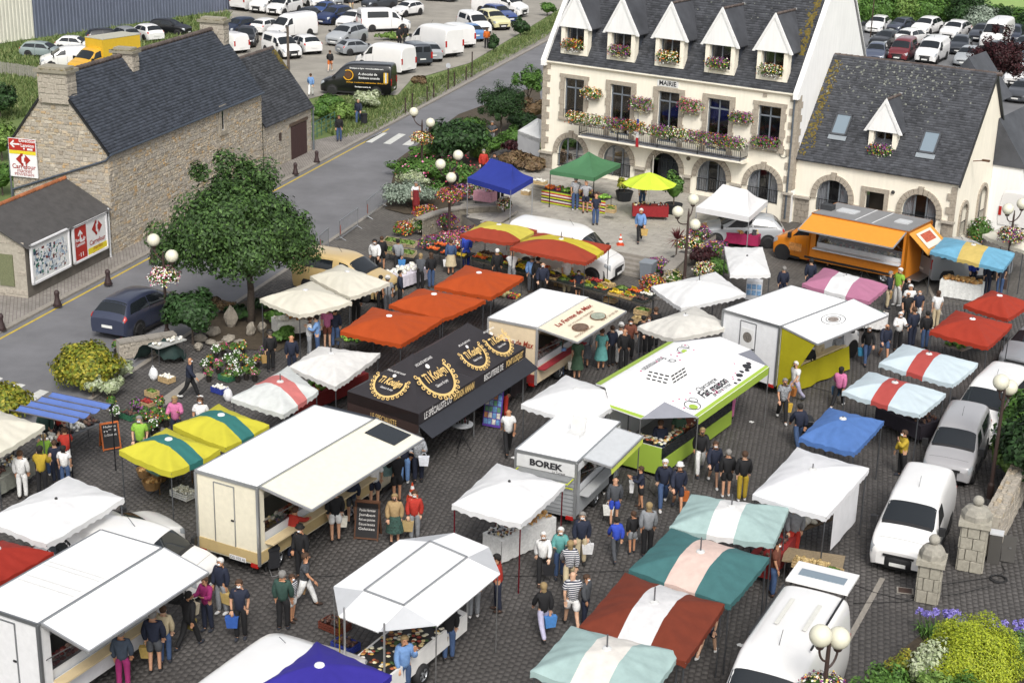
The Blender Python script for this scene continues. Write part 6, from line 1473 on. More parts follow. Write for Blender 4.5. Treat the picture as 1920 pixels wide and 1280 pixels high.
# charcuterie trailer with wide folding roof
ch=thing('charcuterie_trailer','charcuterie trailer with wide white folding roof and lime edges','trailer',V(*G(1290,800).xy,0),0);iv=local(ch)
zr=2.95
Q=dict(nl=(1135,725,zr),nr=(1246,753,zr),fr=(1383,664,zr),fl=(1275,641,zr),ol0=(1117,719,2.75),ol1=(1252,641,2.75),or0=(1309,782,2.5),or1=(1442,688,2.5),on0=(1145,765,2.5),on1=(1201,785,2.5),of0=(1351,631,2.6),of1=(1408,655,2.6))
pn=lambda nm,ks,col,th=.05,m='plain':panel_obj(nm,[Q[k] for k in ks],m,ch,col,th,iv)
pn('roof',('nl','nr','fr','fl'),'f7f7f6');pn('left_flap',('nl','fl','ol1','ol0'),'f7f7f6');pn('right_flap',('nr','or0','or1','fr'),'f7f7f6');pn('near_flap',('nl','on0','on1','nr'),'f4f4f3');pn('far_flap',('fl','of0','of1','fr'),'f4f4f3')
pn('corner_cloth',('nr','on1','or0'),'9a9ca6',.01,'canvas');pn('corner_cloth',('fr','of1','or1'),'9a9ca6',.01,'canvas');pn('corner_cloth',('fl','of0','ol1'),'9a9ca6',.01,'canvas')
lq={k:iv @ G(*v) for k,v in Q.items()}
mat('lime','9fbb45',.6);up_=V(0,0,.012)
def on_quad(a,b,c,d):return lambda u,v:lq[a].lerp(lq[b],u).lerp(lq[d].lerp(lq[c],u),v)+up_
RF=on_quad('nr','fr','or1','or0');LFp=on_quad('nl','fl','ol1','ol0');RFc=on_quad('nl','nr','fr','fl')
for f,v0,v1 in ((RF,.88,.99),(LFp,.5,.98)):MB().add([f(0,v0),f(1,v0),f(1,v1),f(0,v1)],[(0,1,2,3)]).build('lime_strip','lime',ch)
NF=on_quad('on0','on1','nr','nl');MB().add([NF(0,.02),NF(1,.02),NF(1,.16),NF(0,.16)],[(0,1,2,3)]).build('lime_strip','lime',ch)
MB().prism([lq['or0'],lq['or1'],lq['or1']-V(0,0,.3),lq['or0']-V(0,0,.3)],(.0,.01,0)).build('lime_valance','lime',ch)
ex=(lq['fr']-lq['nr']).normalized();ey=(lq['nr']-lq['or0']).normalized()
text_on('Charcuterie',.3,'ink',RF(.42,.30)+up_,ex,ey,ch,width=1.5);text_on('Fait maison',.48,'ink',RF(.42,.52)+up_,ex,ey,ch,width=2.0,bold=.01);text_on('de notre Ferme',.26,'ink',RF(.44,.72)+up_,ex,ey,ch,width=1.4)
ey2=(lq['fl']-lq['nl']).normalized()
text_on('Charcuterie\nFait maison',.4,'ink',RFc(.22,.52)+up_*2,-ex,-(lq['nr']-lq['nl']).normalized()*-1,ch,width=1.7)
b=MB()
for u,v,s_ in ((.72,.66,.16),(.78,.6,.12),(.88,.55,.22),(.66,.78,.1),(.6,.8,.09),(.93,.5,.14),(.83,.66,.12)):
 p=RF(u,v)+up_*.5;b.poly([p+ex*(s_*math.cos(k*PI/4)*random.uniform(.7,1.2))+ey*(s_*.8*math.sin(k*PI/4)) for k in range(8)])
b.build('house_drawings','ink',ch)
b=MB()
for i in range(40):p=RF(random.uniform(.02,.98),random.uniform(.12,.8)) if i % 2 else RFc(random.uniform(.1,.5),random.uniform(.3,.98));b.poly([p+up_*.4+ex*(.05*math.cos(k*PI/2))+ey*(.05*math.sin(k*PI/2)) for k in range(4)])
stuff(b.build('pink_specks',mat('speck','c8437c',.7),ch))
def pig(p,s):
 b=MB();P=lambda r,a,cx=0,cy=0:p+ex*(cx*s+r*s*math.cos(a))+ey*(cy*s+r*s*.8*math.sin(a));b.grid([[P(r,k*PI/10) for k in range(21)] for r in (.42,.47)]);b.grid([[P(r,k*PI/10,.5,.2) for k in range(21)] for r in (.22,.26)]);b.build('pig_drawing','ink',ch)
 b=MB();b.poly([P(.25,k*PI/6,-.1,-.1)+up_*.4 for k in range(12)]);b.build('pig_apron','lime',ch)
pig(RF(.1,.6)+up_,.75);pig(RFc(.25,.86)+up_,.7)
# roof ventilator
vb_=RFc(.55,.36);vm=frame(vb_,ex,(0,0,1));yv=V(0,0,1).cross(ex)
b=MB();Mv=Matrix((ex,yv,V(0,0,1))).transposed().to_4x4();Mv.translation=vb_
b.add([Mv @ V(*q) for q in ((-.75,-.6,0),(.75,-.6,0),(.75,.6,0),(-.75,.6,0),(-.45,-.4,.42),(.45,-.4,.42),(.45,.4,.42),(-.45,.4,.42))],[(4,5,6,7),(0,1,5,4),(1,2,6,5),(2,3,7,6),(3,0,4,7)]);rv=b.build('roof_ventilator','plain',ch,col='f4f4f3')
b=MB()
for i in range(3):
 f0=.2+i*.25
 for k in range(4):
  b.box((-.42+k*.28+0,-.6+.2*f0-.02,.42*f0),(.2,.02,.05),M=Mv);b.box((-.75+.3*f0-.02,-.33+k*.22,.42*f0),(.02,.15,.05),M=Mv)
b.build('vent_slots','black',rv)
# body below
bd=MB();cc=[V(lq[k].x,lq[k].y,0) for k in ('nl','nr','fr','fl')];ctr=sum(cc,V(0,0,0))/4;cc=[p.lerp(ctr,.04) for p in cc]
for i in (0,2,3):a,c2=cc[i],cc[(i+1) % 4];bd.prism([a+V(0,0,.4),c2+V(0,0,.4),c2+V(0,0,2.85 if i == 3 else 1.15),a+V(0,0,2.85 if i == 3 else 1.15)],(a-c2).cross(V(0,0,1)).normalized()*.05)
bd.build('body','plain',ch,col='dfe0de')
a,c2=cc[1],cc[2];MB().prism([a+V(0,0,.15),c2+V(0,0,.15),c2+V(0,0,.72),a+V(0,0,.72)],(c2-a).cross(V(0,0,1)).normalized()*.06).build('lime_front','lime',ch);MB().prism([a+V(0,0,.72),c2+V(0,0,.72),c2+V(0,0,1.15),a+V(0,0,1.15)],(c2-a).cross(V(0,0,1)).normalized()*.04).build('shade_band','glass_dark',ch)  # dark band above the lime panel paints in the shade under the flap
a0=cc[0];MB().prism([a0+V(0,0,.15),cc[1]+V(0,0,.15),cc[1]+V(0,0,1.15),a0+V(0,0,1.15)],(cc[1]-a0).cross(V(0,0,1)).normalized()*.06).build('lime_end','lime',ch)
MB().poly([p+V(0,0,.45) for p in cc]).build('deck','plain',ch,col='8a8a88')
g=MB()
for i in range(260):p=cc[1].lerp(cc[2],random.uniform(.02,.98)).lerp(ctr,random.uniform(.05,.3)) if i % 3 else cc[0].lerp(cc[1],random.uniform(.05,.98)).lerp(ctr,random.uniform(.05,.2));g.ell((p.x,p.y,1.22),(.075,.06,.045),6,4)
stuff(g.build('goods','goods_mix',ch))
for k in ('or0','or1','on0','on1'):p=lq[k];MB().cyl((p.x,p.y,0),p,.02,n=6).build('prop','metal',ch,col='999999')
# white trailer with folding roof
wt=thing('folding_roof_trailer','white stall trailer with folded-out roof panels and clear corner cloths','trailer',V(*G(790,1200).xy,0));iv=local(wt);zr=2.75
Q=dict(nl=(683,1107,zr),nr=(757,1135,zr),fr=(876,1045,zr),fl=(806,1015,zr),ol0=(625,1099,2.5),ol1=(749,1011,2.5),or0=(821,1172,2.45),or1=(938,1075,2.45),on0=(635,1155,2.35),on1=(708,1184,2.35),of0=(851,998,2.5),of1=(917,1025,2.5))
pn=lambda nm,ks,col,th=.05,m='plain':panel_obj(nm,[Q[k] for k in ks],m,wt,col,th,iv)
pn('roof',('nl','nr','fr','fl'),'f3f3f2');pn('left_flap',('nl','fl','ol1','ol0'),'f6f6f6');pn('right_flap',('nr','or0','or1','fr'),'f7f7f7');pn('near_flap',('nl','on0','on1','nr'),'f5f5f5');pn('far_flap',('fl','of0','of1','fr'),'f5f5f5')
for ks in (('nl','ol0','on0'),('nr','on1','or0'),('fr','or1','of1'),('fl','of0','ol1')):pn('corner_cloth',ks,'d3d5d8',.012,'canvas')
lq={k:iv @ G(*v) for k,v in Q.items()}
b=MB()
for a,c2 in (('nl','nr'),('nr','fr'),('fr','fl'),('fl','nl')):b.bar(lq[a]+V(0,0,.02),lq[c2]+V(0,0,.02),.05,.04)
b.build('roof_frame','metal',wt,col='b0b2b4')
cc=[V(lq[k].x,lq[k].y,0) for k in ('nl','nr','fr','fl')];ctr=sum(cc,V(0,0,0))/4
dd_=(cc[0]-cc[3]);cc=[cc[0]+dd_*.28,cc[1]+dd_*.28,cc[2]-dd_*.02,cc[3]-dd_*.02]
b=MB();b.prism([p+V(0,0,.45) for p in cc],(0,0,.55));b.build('tub','plain',wt,col='eceae6')
inn=[p.lerp(sum(cc,V(0,0,0))/4,.1)+V(0,0,1.004) for p in cc];MB().poly(inn).build('display_floor','black',wt)
g=MB();
for i in range(160):u,v=random.random(),random.random();p=inn[0].lerp(inn[1],u).lerp(inn[3].lerp(inn[2],u),v);g.ell((p.x,p.y,1.02),(.07,.05,.03),6,4)
stuff(g.build('goods','goods_mix',wt))
ez=(cc[1]-cc[0]).normalized();mp_=cc[0].lerp(cc[1],.42);outw=ez.cross(V(0,0,1)).normalized()
MB().prism([mp_-ez*.28+outw*.02+V(0,0,.42),mp_+ez*.28+outw*.02+V(0,0,.42),mp_+ez*.28+outw*.02+V(0,0,.58),mp_-ez*.28+outw*.02+V(0,0,.58)],outw*.01).build('number_plate','plain',wt,col='e0c020')
text_on('4312 RP 22',.12,'ink',mp_+outw*.03+V(0,0,.5),ez,(0,0,1),wt,width=.46)
for u in (.06,.94):p=cc[0].lerp(cc[1],u)+outw*.02;MB().box((p.x,p.y,.5),(.2,.2,.12),math.atan2(ez.y,ez.x)).build('tail_light','tail_red',wt)
hh=ang(cc[1],cc[2]);mw=cc[1].lerp(cc[2],.42)
w_=wheel(wt,mw.x-ez.x*.0,mw.y,.3,1);w_.rotation_euler=(0,0,hh+PI)
for k in ('or0','or1','on0','ol0'):p=lq[k].lerp(lq['nl'],.02);MB().cyl((p.x,p.y,0),p,.018,n=6).build('prop','metal',wt,col='b8a030' if k == 'on0' else '999999')
for p in cc:MB().cyl(p+V(0,0,.9),p+V(0,0,2.7),.03,n=6).build('post','metal',wt,col='c9c9c9')
# orange pizza lorry
OG='d9831f'
T6,L6,W6=kiosk('pizza_lorry','orange pizza lorry with raised orange hatch beside the annexe','lorry',[(1560,380),(1533,404),(1713,438),(1738,414)],2.8,.42,OG,'8b8b8b',flap=(.0,.98,1.45,.5),flapcol='e2952e',edge=OG,hatch=(.06,.96),wheels=(.8,),rear_door=False,counter='cfd2d4')
cabto(T6,0,OG,1.05,flip=True)
b=MB();b.box((.3,-W6*.1,3.0),(.6,.5,.3));b.build('roof_fan','plain',T6,col='3a3c3f')
for x,w_ in ((1.3,1.0),(4.3,.7)):MB().box((x,0,2.92),(w_,.7,.06)).build('roof_hatch','plain',T6,col='c9cbcc')
for x in (2.3,3.2):MB().box((L6*x/5.2,0,2.9),(.05,W6*.92,.015)).build('roof_seam','plain',T6,col='dddddd')
MB().box((-.75,-W6/2-.06,.95),(.7,.02,.4)).build('pizza_sticker','picture',T6,col='c98a4a')
MB().bar((-.2,-W6/2-.05,.55),(L6,-W6/2-.05,.55),.04,.1).build('rubbing_strip','black',T6)
MB().box((L6*.5,-W6/2-.07,2.42),(L6*.55,.02,.12)).build('menu_strip','plain',T6,col='3d5a78');text_on('PIZZA  GALETTES  SAUCISSES',.11,'adv_yellow',(L6*.5,-W6/2-.085,2.42),(1,0,0),(0,0,1),T6)
p=V(L6+.02,-W6/2,2.75);b=MB();q1=p+V(0,W6*.9,0);b.prism([p,q1,q1+V(1.1,0,-.9),p+V(1.1,0,-.9)],(0,0,.04));fr=b.build('rear_flap','plain',T6,col='dc9a3a')
M6=frame(p+V(.55,W6*.45,-.38),(0,1,0),(-1.1,0,.9));MB().box((0,0,.02),(W6*.6,.95,.02),M=M6).build('menu_sheet','plain',fr,col='e6dccb');MB().box((0,.1,.035),(W6*.42,.5,.01),M=M6).build('menu_print','picture',fr,col='b5563a')
MB().box((L6+.35,0,.4),(.7,W6*.8,.05)).build('rear_step','metal',T6,col='8a8a8a')
# ---------------------------------------------------------------- street lamps with globes
def lamp(label,globes,ztop,basket=None,extra=0.):
 """globes: (px, py, height) of each globe"""
 Gs=[G(*g) for g in globes];c=sum(Gs,V(0,0,0))/len(Gs);o=V(c.x,c.y,0);t=thing('street_lamp',label,'street lamp',o,0,'globe street lamps')
 MB().lathe([(.12,0),(.12,.5),(.075,.6),(.065,2.2),(.05,ztop),(.02,ztop+.3)],10,(0,0,0)).build('post','plain',t,col='3f2f2a')
 for g in Gs:
  g=g-o;d=V(g.x,g.y,0);b=MB()
  if d.length < .3:d=V(.3,0,0)*0 + d
  z0=g.z-.75;pts=[V(0,0,z0)+d*(1-math.cos(k*PI/12))*1.0*.0+V(d.x*math.sin(k*PI/12),d.y*math.sin(k*PI/12),.42*(1-math.cos(k*PI/12))) for k in range(7)]+[V(g.x,g.y,g.z-.24)]
  b.tube(pts,.03,6);a=b.build('arm','plain',t,col='3f2f2a')
  MB().lathe([(.09,-.04),(.12,.03),(.05,.1)],10,(g.x,g.y,g.z-.30)).build('cup','plain',a,col='3f2f2a')
  MB().ell((g.x,g.y,g.z),.275,20,14).build('globe','lamp_glass',t,True)
 if basket:
  k,z=basket;b=MB();b.lathe([(.1,-.16),(.3,-.06),(.42,.06)],12,(0,0,z),cap=False);bk=b.build('flower_basket','plain',t,col='7a6a52')
  quads_obj('foliage',[leaves_arr((0,0,z+.12),(.62,.62,.36),700,.1,seed=k)],'leaf_mid',bk)
  for q,m in enumerate([('bloom_white','bloom_pale','bloom_pink'),('bloom_pale','bloom_warm','bloom_mix'),('bloom_pink','bloom_mix','bloom_warm'),('bloom_purple','bloom_mix','bloom_pale')][k % 4]):
   quads_obj('blossoms',[leaves_arr((0,0,z+.12),(.68,.68,.42),260,.08,shell=.9,long=1.,flat=.5,seed=k*5+q)],m,bk)
 return t
lamp('two-globe lamp with flower basket beside the dark car in the street',[(288,450,4.35),(322,480,3.95)],3.7,(0,2.75))
lamp('two-globe lamp with flower basket by the crossing',[(776,210,4.35),(807,230,3.95)],3.7,(1,2.75))
lamp('three-globe lamp above the flower bed left of the terrace',[(859,291,4.3),(826,308,4.2),(846,333,3.55)],3.7,(2,2.3))
lamp('three-globe lamp beside the white gazebo',[(1300,374,4.3),(1271,397,4.0),(1303,421,3.2)],3.7)
lamp('globe lamp with flower basket at the right edge by the annexe',[(1890,392,4.2),(1917,382,4.2)],3.7,(3,2.6))
lamp('two-globe lamp by the ivy wall on the right',[(1877,716,4.4),(1893,726,4.0)],3.9)
lamp('two-globe lamp rising at the bottom edge over the white van',[(1539,1191,4.25),(1573,1195,4.05)],3.9,(3,2.5))
# old street lamps in the rear car park
t=thing('street_lamp','slender double-headed lamp in the rear car park','street lamp',G(1632,70));MB().cyl((0,0,0),(0,0,4.2),.06,n=6).build('post','metal',t,col='6a5a50')
for sg in (-1,1):MB().ell((sg*.5,0,4.3),(.5,.2,.14),8,5).build('head','plain',t,col='8a6a60')
# ---------------------------------------------------------------- bollards, posts, barriers, fences
bo=None
for i,(x,y) in enumerate([(3,618),(108,573),(203,533),(287,492),(554,327),(594,304)]):
 lab=['cast bollard on the sidewalk at the left edge','cast bollard in front of the poster billboard','cast bollard in front of the supermarket billboard','cast bollard nearest the lamp with the flower basket','cast bollard before the outbuilding door, nearer one','cast bollard before the outbuilding door, farther one'][i]
 if bo is None:
  bo=thing('bollard',lab,'bollard',G(x,y,.1),0,'cast bollards');MB().lathe([(.19,0),(.17,.12),(.11,.35),(.10,.5),(.13,.58),(.12,.66),(.06,.74)],12).build('shaft','plain',bo,True,'3a2a2a');MB().lathe([(.21,0),(.21,.05)],12).build('foot','plain',bo,col='332626')
 else:dup(bo,G(x,y,.1),0,lab)
po=None;ordw=['first','second','third','fourth','fifth','sixth','seventh','eighth']
for i,(x,yb,yt) in enumerate([(1072,630,545),(1110,605,525),(1193,565,490),(1230,545,470),(1310,500,330),(1345,482,410),(1411,448,378),(1443,430,318)]):
 p=G(400+x/2.977,yb/2.977,.1);h=1.05 if i not in (4,7) else 2.0;lab=f'{ordw[i]} dark post along the path, counted from the crossing'
 t=thing('path_post',lab,'post',p,0,'posts along the path');MB().cyl((0,0,0),(0,0,h),.055,.05,7).build('shaft','plain',t,col='3b2a26');MB().lathe([(.055,0),(.07,.03),(.02,.08)],7,(0,0,h)).build('cap','plain',t,col='33231f')
 if i == 4:MB().lathe([(.01,-.01),(.2,-.01),(.2,.01),(.01,.01)],14,(0,-.07,1.9),'Y').build('round_sign','plain',t,col='b9bcc0')
def barrier(label,a,b):
 A,B=G(*a),G(*b);L=(B-A).length;t=thing('crowd_barrier',label,'barrier',A,ang(A,B),'crowd barriers along the road')
 f=MB();f.tube([(0,0,.15),(0,0,1.1),(L,0,1.1),(L,0,.15),(0,0,.15)],.022,6);f.build('frame','metal',t,col='a9acaf')
 for i in range(14):MB().cyl((L*(i+1)/15,0,.15),(L*(i+1)/15,0,1.1),.009,n=4).build('bar','metal',t,col='b2b5b8')
 for x in (.15,L-.15):f=MB();f.tube([(x,-.3,.01),(x,0,.17),(x,.3,.01)],.018,5);f.build('foot','metal',t,col='a0a3a6')
 MB().box((.06,-.015,.6),(.1,.02,.5)).build('red_plate','plain',t,col='a8503f')
barrier('crowd barrier along the road, nearer the yellow van',(637,452),(671,427));barrier('crowd barrier along the road, beside the grey shrub',(688,412),(719,386));barrier('crowd barrier mostly hidden behind the yellow van',(600,480),(616,466))
fe=thing('metal_fence','low green metal fence beside the outbuilding','fence',G(586,262));A,B=V(0,0,0),G(628,240)-G(586,262)
for i in range(6):p=A.lerp(B,i/5);MB().cyl(p,p+V(0,0,1.15),.03,n=6).build('post','plain',fe,col='3f6a5c')
for z in (.25,.55,.85,1.12):MB().bar(A+V(0,0,z),B+V(0,0,z),.03).build('rail','plain',fe,col='3f6a5c')
A,B=G(-20,136),G(78,150);pf=thing('picket_fence','grey chestnut picket fence on the grass left of the house','fence',A);d=B-A;n=60
for i in range(n):p=d*(i/(n-1));MB().box((p.x+random.uniform(-.02,.02),p.y,.5+random.uniform(-.06,.04)),(.06,.03,1.0)).build('picket','wood',pf,col='8c8a80')
for z in (.3,.75):MB().bar(V(0,0,z),d+V(0,0,z),.015).build('wire','metal',pf,col='777777')
t=thing('wooden_pole','tall wooden pole behind the outbuilding','pole',G(541,131));MB().cyl((0,0,0),(0,0,3.6),.12,.1,8).build('shaft','bark',t);MB().lathe([(.13,0),(.13,.05)],8,(0,0,3.6)).build('cap','plain',t,col='55585a')
# ---------------------------------------------------------------- trees and shrubs
def tree(label,p,h,r,leaf,n=9000,size=.2,clumps=34,trunk_r=.17,dx=0.,name='tree',crown_z=None,limbs=7,seed=1,**lk):
 t=thing(name,label,'tree',p);cz=crown_z or h-r[2];g=random.Random(seed)
 b=MB();pts=[V(0,0,-.1),V(.05,.03,cz*.4),V(-.05,.06,cz*.75),V(0,0,cz+r[2]*.4)]
 for i in range(3):b.cyl(pts[i],pts[i+1],trunk_r*(1-.25*i),trunk_r*(1-.25*(i+1)),9)
 tr=b.build('trunk','bark',t,True)
 for i in range(limbs):
  a=2*PI*i/limbs+g.random();z=cz*g.uniform(.5,.85);e=V(dx+r[0]*.7*math.cos(a),r[1]*.7*math.sin(a),cz+r[2]*g.uniform(-.35,.5));m=V(e.x*.45,e.y*.45,(z+e.z)/2+.2)
  b=MB();b.cyl((0,0,z),m,trunk_r*.45,trunk_r*.3,6);b.cyl(m,e,trunk_r*.3,trunk_r*.08,6);b.build('limb','bark',tr,True)
 A=[leaves_arr((dx,0,cz),r,n,size,clumps=clumps,seed=seed,**lk),leaves_arr((dx,0,cz),[q*.75 for q in r],n//5,size,clumps=max(6,clumps//3),seed=seed+3)]
 quads_obj('crown',A,leaf,t)
 if n > 20000:core((dx,0,cz+.5),r,leaf,t,k=.48)
 return t
tree('big broad-leaved tree beside the street, in front of the stone house',G(470,604),7.6,(3.65,3.5,3.75),'leaf_oak',70000,.12,190,.2,dx=-.5,crown_z=3.85,limbs=10,seed=4,cr=(.10,.24),cd=(.3,.95))
shrub('round_conifer','round dark green conifer behind the lamp in the street',G(362,645),(1.15,1.15,1.15),'leaf_dark',.13,5200,clumps=26,trunk=.35)
shrub('clipped_shrub','clipped golden green shrub by the road left of the flower pots',G(165,728),(1.35,1.2,.95),'leaf_gold',.12,5200)
shrub('clipped_shrub','golden green shrub at the left edge behind the blue awning',G(8,785),(1.1,.9,.7),'leaf_gold',.12,2600)
for x,y,r,lab in ((175,744,.5,'pale variegated potted shrub left of two, before the clipped shrub'),(213,748,.5,'pale variegated potted shrub right of two, before the clipped shrub'),(231,712,.48,'pale variegated shrub beside the low stone wall')):
 shrub('variegated_shrub',lab,G(x,y),(r,r,r*1.05),'leaf_pale',.1,900,clumps=9)
# beds left of the terrace
sheet('flower_bed',pxp([(722,392),(745,300),(860,215),(1010,160),(1020,225),(940,275),(880,330),(850,385),(840,402),(760,402)],.02),.05,'soil')
shrub('grey_shrub','wide low silver grey shrub behind the man in the red apron',G(766,388),(1.75,1.3,.8),'leaf_grey',.1,5200,clumps=34)
shrub('pale_shrub','pale green shrub just above the silver grey shrub',G(778,356),(1.15,1.0,.65),'leaf_pale',.1,2600,clumps=20)
shrub('rose_bush','wide bush with dark pink roses below the big laurel',G(805,345),(2.2,1.6,.95),'leaf_mid',.13,4200,'bloom_pink',60,.16,clumps=28)
shrub('rose_bush','rose bush with red flowers along the path',G(856,355),(1.5,1.5,.95),'leaf_mid',.13,2600,'bloom_red',60,.14,clumps=20)
shrub('laurel','big dark green laurel bush behind the lamp by the crossing',G(858,312),(2.05,1.9,1.75),'leaf_dark',.2,5200,clumps=34)
shrub('spurge','bright green low bush by the paved path',G(898,300),(.7,.7,.6),'leaf_bright',.1,1300)
tree('feathery drooping tree left of the town hall',G(938,256),4.3,(1.8,1.6,2.1),'leaf_dark',15000,.085,60,.09,crown_z=2.1,seed=12,cr=(.12,.3),cd=(.2,.9))
tree('small airy tree at the road left of the town hall',G(990,216),3.9,(1.4,1.3,1.7),'leaf_mid',3600,.12,30,.06,crown_z=2.3,seed=15,cr=(.12,.28),cd=(.2,.95))
for i,(x,y,r) in enumerate([(925,288,1.0),(965,275,1.2),(1005,262,1.0),(1002,225,1.3),(900,268,.9)]):
 shrub('green_shrub',['low green shrub behind the woman with hand on hip','green shrub below the feathery tree','green shrub beside the closed white tent','dark shrub against the town hall corner','green shrub at the road side of the laurel'][i],G(x,y),(r,r,r*.65),'leaf_mid' if i != 3 else 'leaf_brown',.13,1500,clumps=14)
for i,(x,y,rr,m) in enumerate([(962,312,(1.1,.8,.5),'leaf_brown'),(994,320,(1.0,.8,.45),'leaf_brown'),(975,290,(1.0,.6,.5),'leaf_red')]):
 shrub('ornamental_grass',['tuft of brown ornamental grass behind the blue gazebo','tuft of brown ornamental grass by the crate stack','reddish ornamental grass before the closed tent'][i],G(x,y,TZ),rr,m,.22,2400,clumps=26,inner=False)
for i,(x,y,r,m,lab) in enumerate([(760,330,1.0,'leaf_mid','leafy ground shrub left of the rose bush'),(800,300,1.1,'leaf_mid','leafy shrub below the lamp basket by the crossing'),(835,275,1.1,'leaf_dark','dark shrub behind the laurel at the road'),(880,252,1.2,'leaf_mid','shrub by the road behind the path'),(820,372,.9,'leaf_mid','shrub between the roses and the silver grey shrub'),(842,330,.9,'leaf_bright','bright shrub in the middle of the rose bed'),(975,240,1.2,'leaf_dark','dark shrub under the airy tree')]):
 shrub('ground_shrub',lab,G(x,y),(r*1.3,r,r*.55),m,.13,1500,clumps=14)
# flower beds round the terrace walls
def bed(lab,px,z,r,k,h=.4,n=900,grp='bedding flowers round the terrace'):
 ms=FLW[k % 6];return shrub('bedding_flowers',lab,G(*px,z),(r,r*.8,h),'leaf_mid',.1,n,list(ms),n//3,.09,clumps=12,cat='flowers',group=grp)
BED=[((800,412),.3,.75,0,'orange and white flowers before the silver grey shrub'),((838,428),.2,.6,3,'purple and white flowers at the foot of the three-globe lamp'),((786,436),.05,.75,2,'rust coloured bush at the end of the curved wall'),((757,442),0,.5,0,'small orange flower patch behind the lettuce rack'),((868,372),.9,.7,3,'mixed flowers on the curved wall by the blue gazebo'),((892,370),.9,.55,2,'red brown flowers on the curved wall beside the pink cloth'),
       ((812,470),0,.8,1,'purple flowers in front of the curved wall, left patch'),((846,462),0,.8,5,'purple and pink flowers in front of the curved wall, middle patch'),((880,452),0,.75,1,'violet flowers in front of the curved wall, right patch'),((858,480),0,.5,4,'white flowers beside the terracotta pot'),((946,396),.85,.4,4,'cream flowers at the foot of the blue gazebo'),
       ((1232,512),.2,.6,1,'purple flowers beside the grey wheelie bin'),((1222,545),.05,.6,0,'orange and white flowers below the grey wheelie bin'),((1290,470),.5,.7,4,'yellow and cream flowers at the three-globe lamp by the gazebo'),((1342,480),.3,.7,1,'purple flowers right of the three-globe lamp'),((1322,520),.1,.6,4,'white daisies under the cordyline'),((1262,535),0,.5,2,'red flowers under the cordyline'),((1310,450),.5,.6,3,'mixed flowers behind the lamp by the gazebo')]
for px,z,r,k,lab in BED:bed(lab,px,z,r,k)
shrub('green_shrub','rounded green shrub left of the small flat canopy',G(1345,520),(.75,.75,.6),'leaf_mid',.1,1400,clumps=14)
shrub('red_shrub','dark red leaved shrub behind the small flat canopy',G(1320,500),(.8,.8,.6),'leaf_red',.1,1300,clumps=14)
shrub('planter_shrub','dark leafy shrub at the foot of the annexe gable',G(1835,455),(.7,.7,.7),'leaf_mid',.1,1000,['bloom_white','bloom_pink'],60,.08);shrub('planter_shrub','flowering shrub by the annexe corner',G(1815,480),(.8,.6,.5),'leaf_mid',.1,1000,['bloom_purple','bloom_warm'],120,.08)
for i,(x,y,lab) in enumerate([(1262,400,'tall green bush in a black tub by the town hall steps'),(1170,376,'low golden bush in a black tub left of the umbrella')]):
 t=shrub('tub_plant',lab,G(x,y,TZ),((.75,.75,1.0),(.5,.5,.45))[i],('leaf_mid','leaf_gold')[i],.14,1300,clumps=14,trunk=.5,cat='plant');MB().lathe([(.38,0),(.52,.55),(.5,.55),(.45,.5)],14).build('tub','plain',t,col='22252a')
cy=thing('cordyline','spiky dark red cordyline on a thin trunk by the steps','plant',G(1265,512));MB().cyl((0,0,0),(.03,0,1.7),.05,.04,7).build('trunk','bark',cy);b=MB()
for i in range(70):a,e=random.random()*6.28,random.uniform(-.5,1.4);d=V(math.cos(a)*math.cos(e),math.sin(a)*math.cos(e),math.sin(e));x=d.cross(V(0,0,1)).normalized()*.03;o=V(.03,0,1.75);b.add([o,o+d*.35+x,o+d*random.uniform(.6,.8)-V(0,0,.08),o+d*.35-x],[(0,1,2,3)])
b.build('leaves',leaf_mat('leaf_cord',['5a2028','6e2a30','471a20','7a3a3c']),cy)
# curved retaining wall with coping
wl=thing('curved_wall','curved stone retaining wall with pale coping left of the terrace','wall',(0,0,0));pts=[G(x,y,0) for x,y in ((792,447),(812,438),(838,430),(870,424),(905,421),(940,421))]
dense=[]
for i in range(len(pts)-1):
 for k in range(4):dense.append(pts[i].lerp(pts[i+1],k/4))
dense.append(pts[-1]);cum=[0]
for a,b_ in zip(dense,dense[1:]):cum.append(cum[-1]+(b_-a).length)
def along(s):
 for i in range(len(dense)-1):
  if s <= cum[i+1] or i == len(dense)-2:f=(s-cum[i])/(cum[i+1]-cum[i]);p=dense[i].lerp(dense[i+1],f);d=(dense[i+1]-dense[i]).normalized();return p,V(d.y,-d.x,0)
def fw_(s,z,d):p,n=along(s);return V(p.x,p.y,z)+n*d
MB().grid([[fw_(cum[-1]*i/24,z,-.01) for i in range(25)] for z in (0,1.0)]).build('core','mortar',wl)
blockwork(wl,fw_,cum[-1],1.0,.48,.25,'granite','8d8678',name='stone',dep=.035)
for i in range(9):s0,s1=cum[-1]*i/9,cum[-1]*(i+1)/9-.01;P=[fw_(s0,1.0,.1),fw_(s1,1.0,.1),fw_(s1,1.0,-.4),fw_(s0,1.0,-.4)];MB().prism(P,(0,0,.1)).build('coping','kerb_stone',wl)
for i,(a,b_,lab) in enumerate([((925,421),(962,396),'sloping pale coping wall at the left end of the terrace'),((1252,507),(1282,478),'sloping pale coping wall at the right end of the steps')]):
 A,B=G(*a,.75),G(*b_,.95);t=thing('coping_wall',lab,'wall',V(A.x,A.y,0),ang(A,B));L=(B.xy-A.xy).length
 MB().box((L/2,0,.35),(L,.4,.7)).build('body','granite',t,col='8d8678');MB().prism([(0,-.28,.72),(L,-.28,.95),(L,.28,.95),(0,.28,.72)],(0,0,.08)).build('coping','kerb_stone',t)
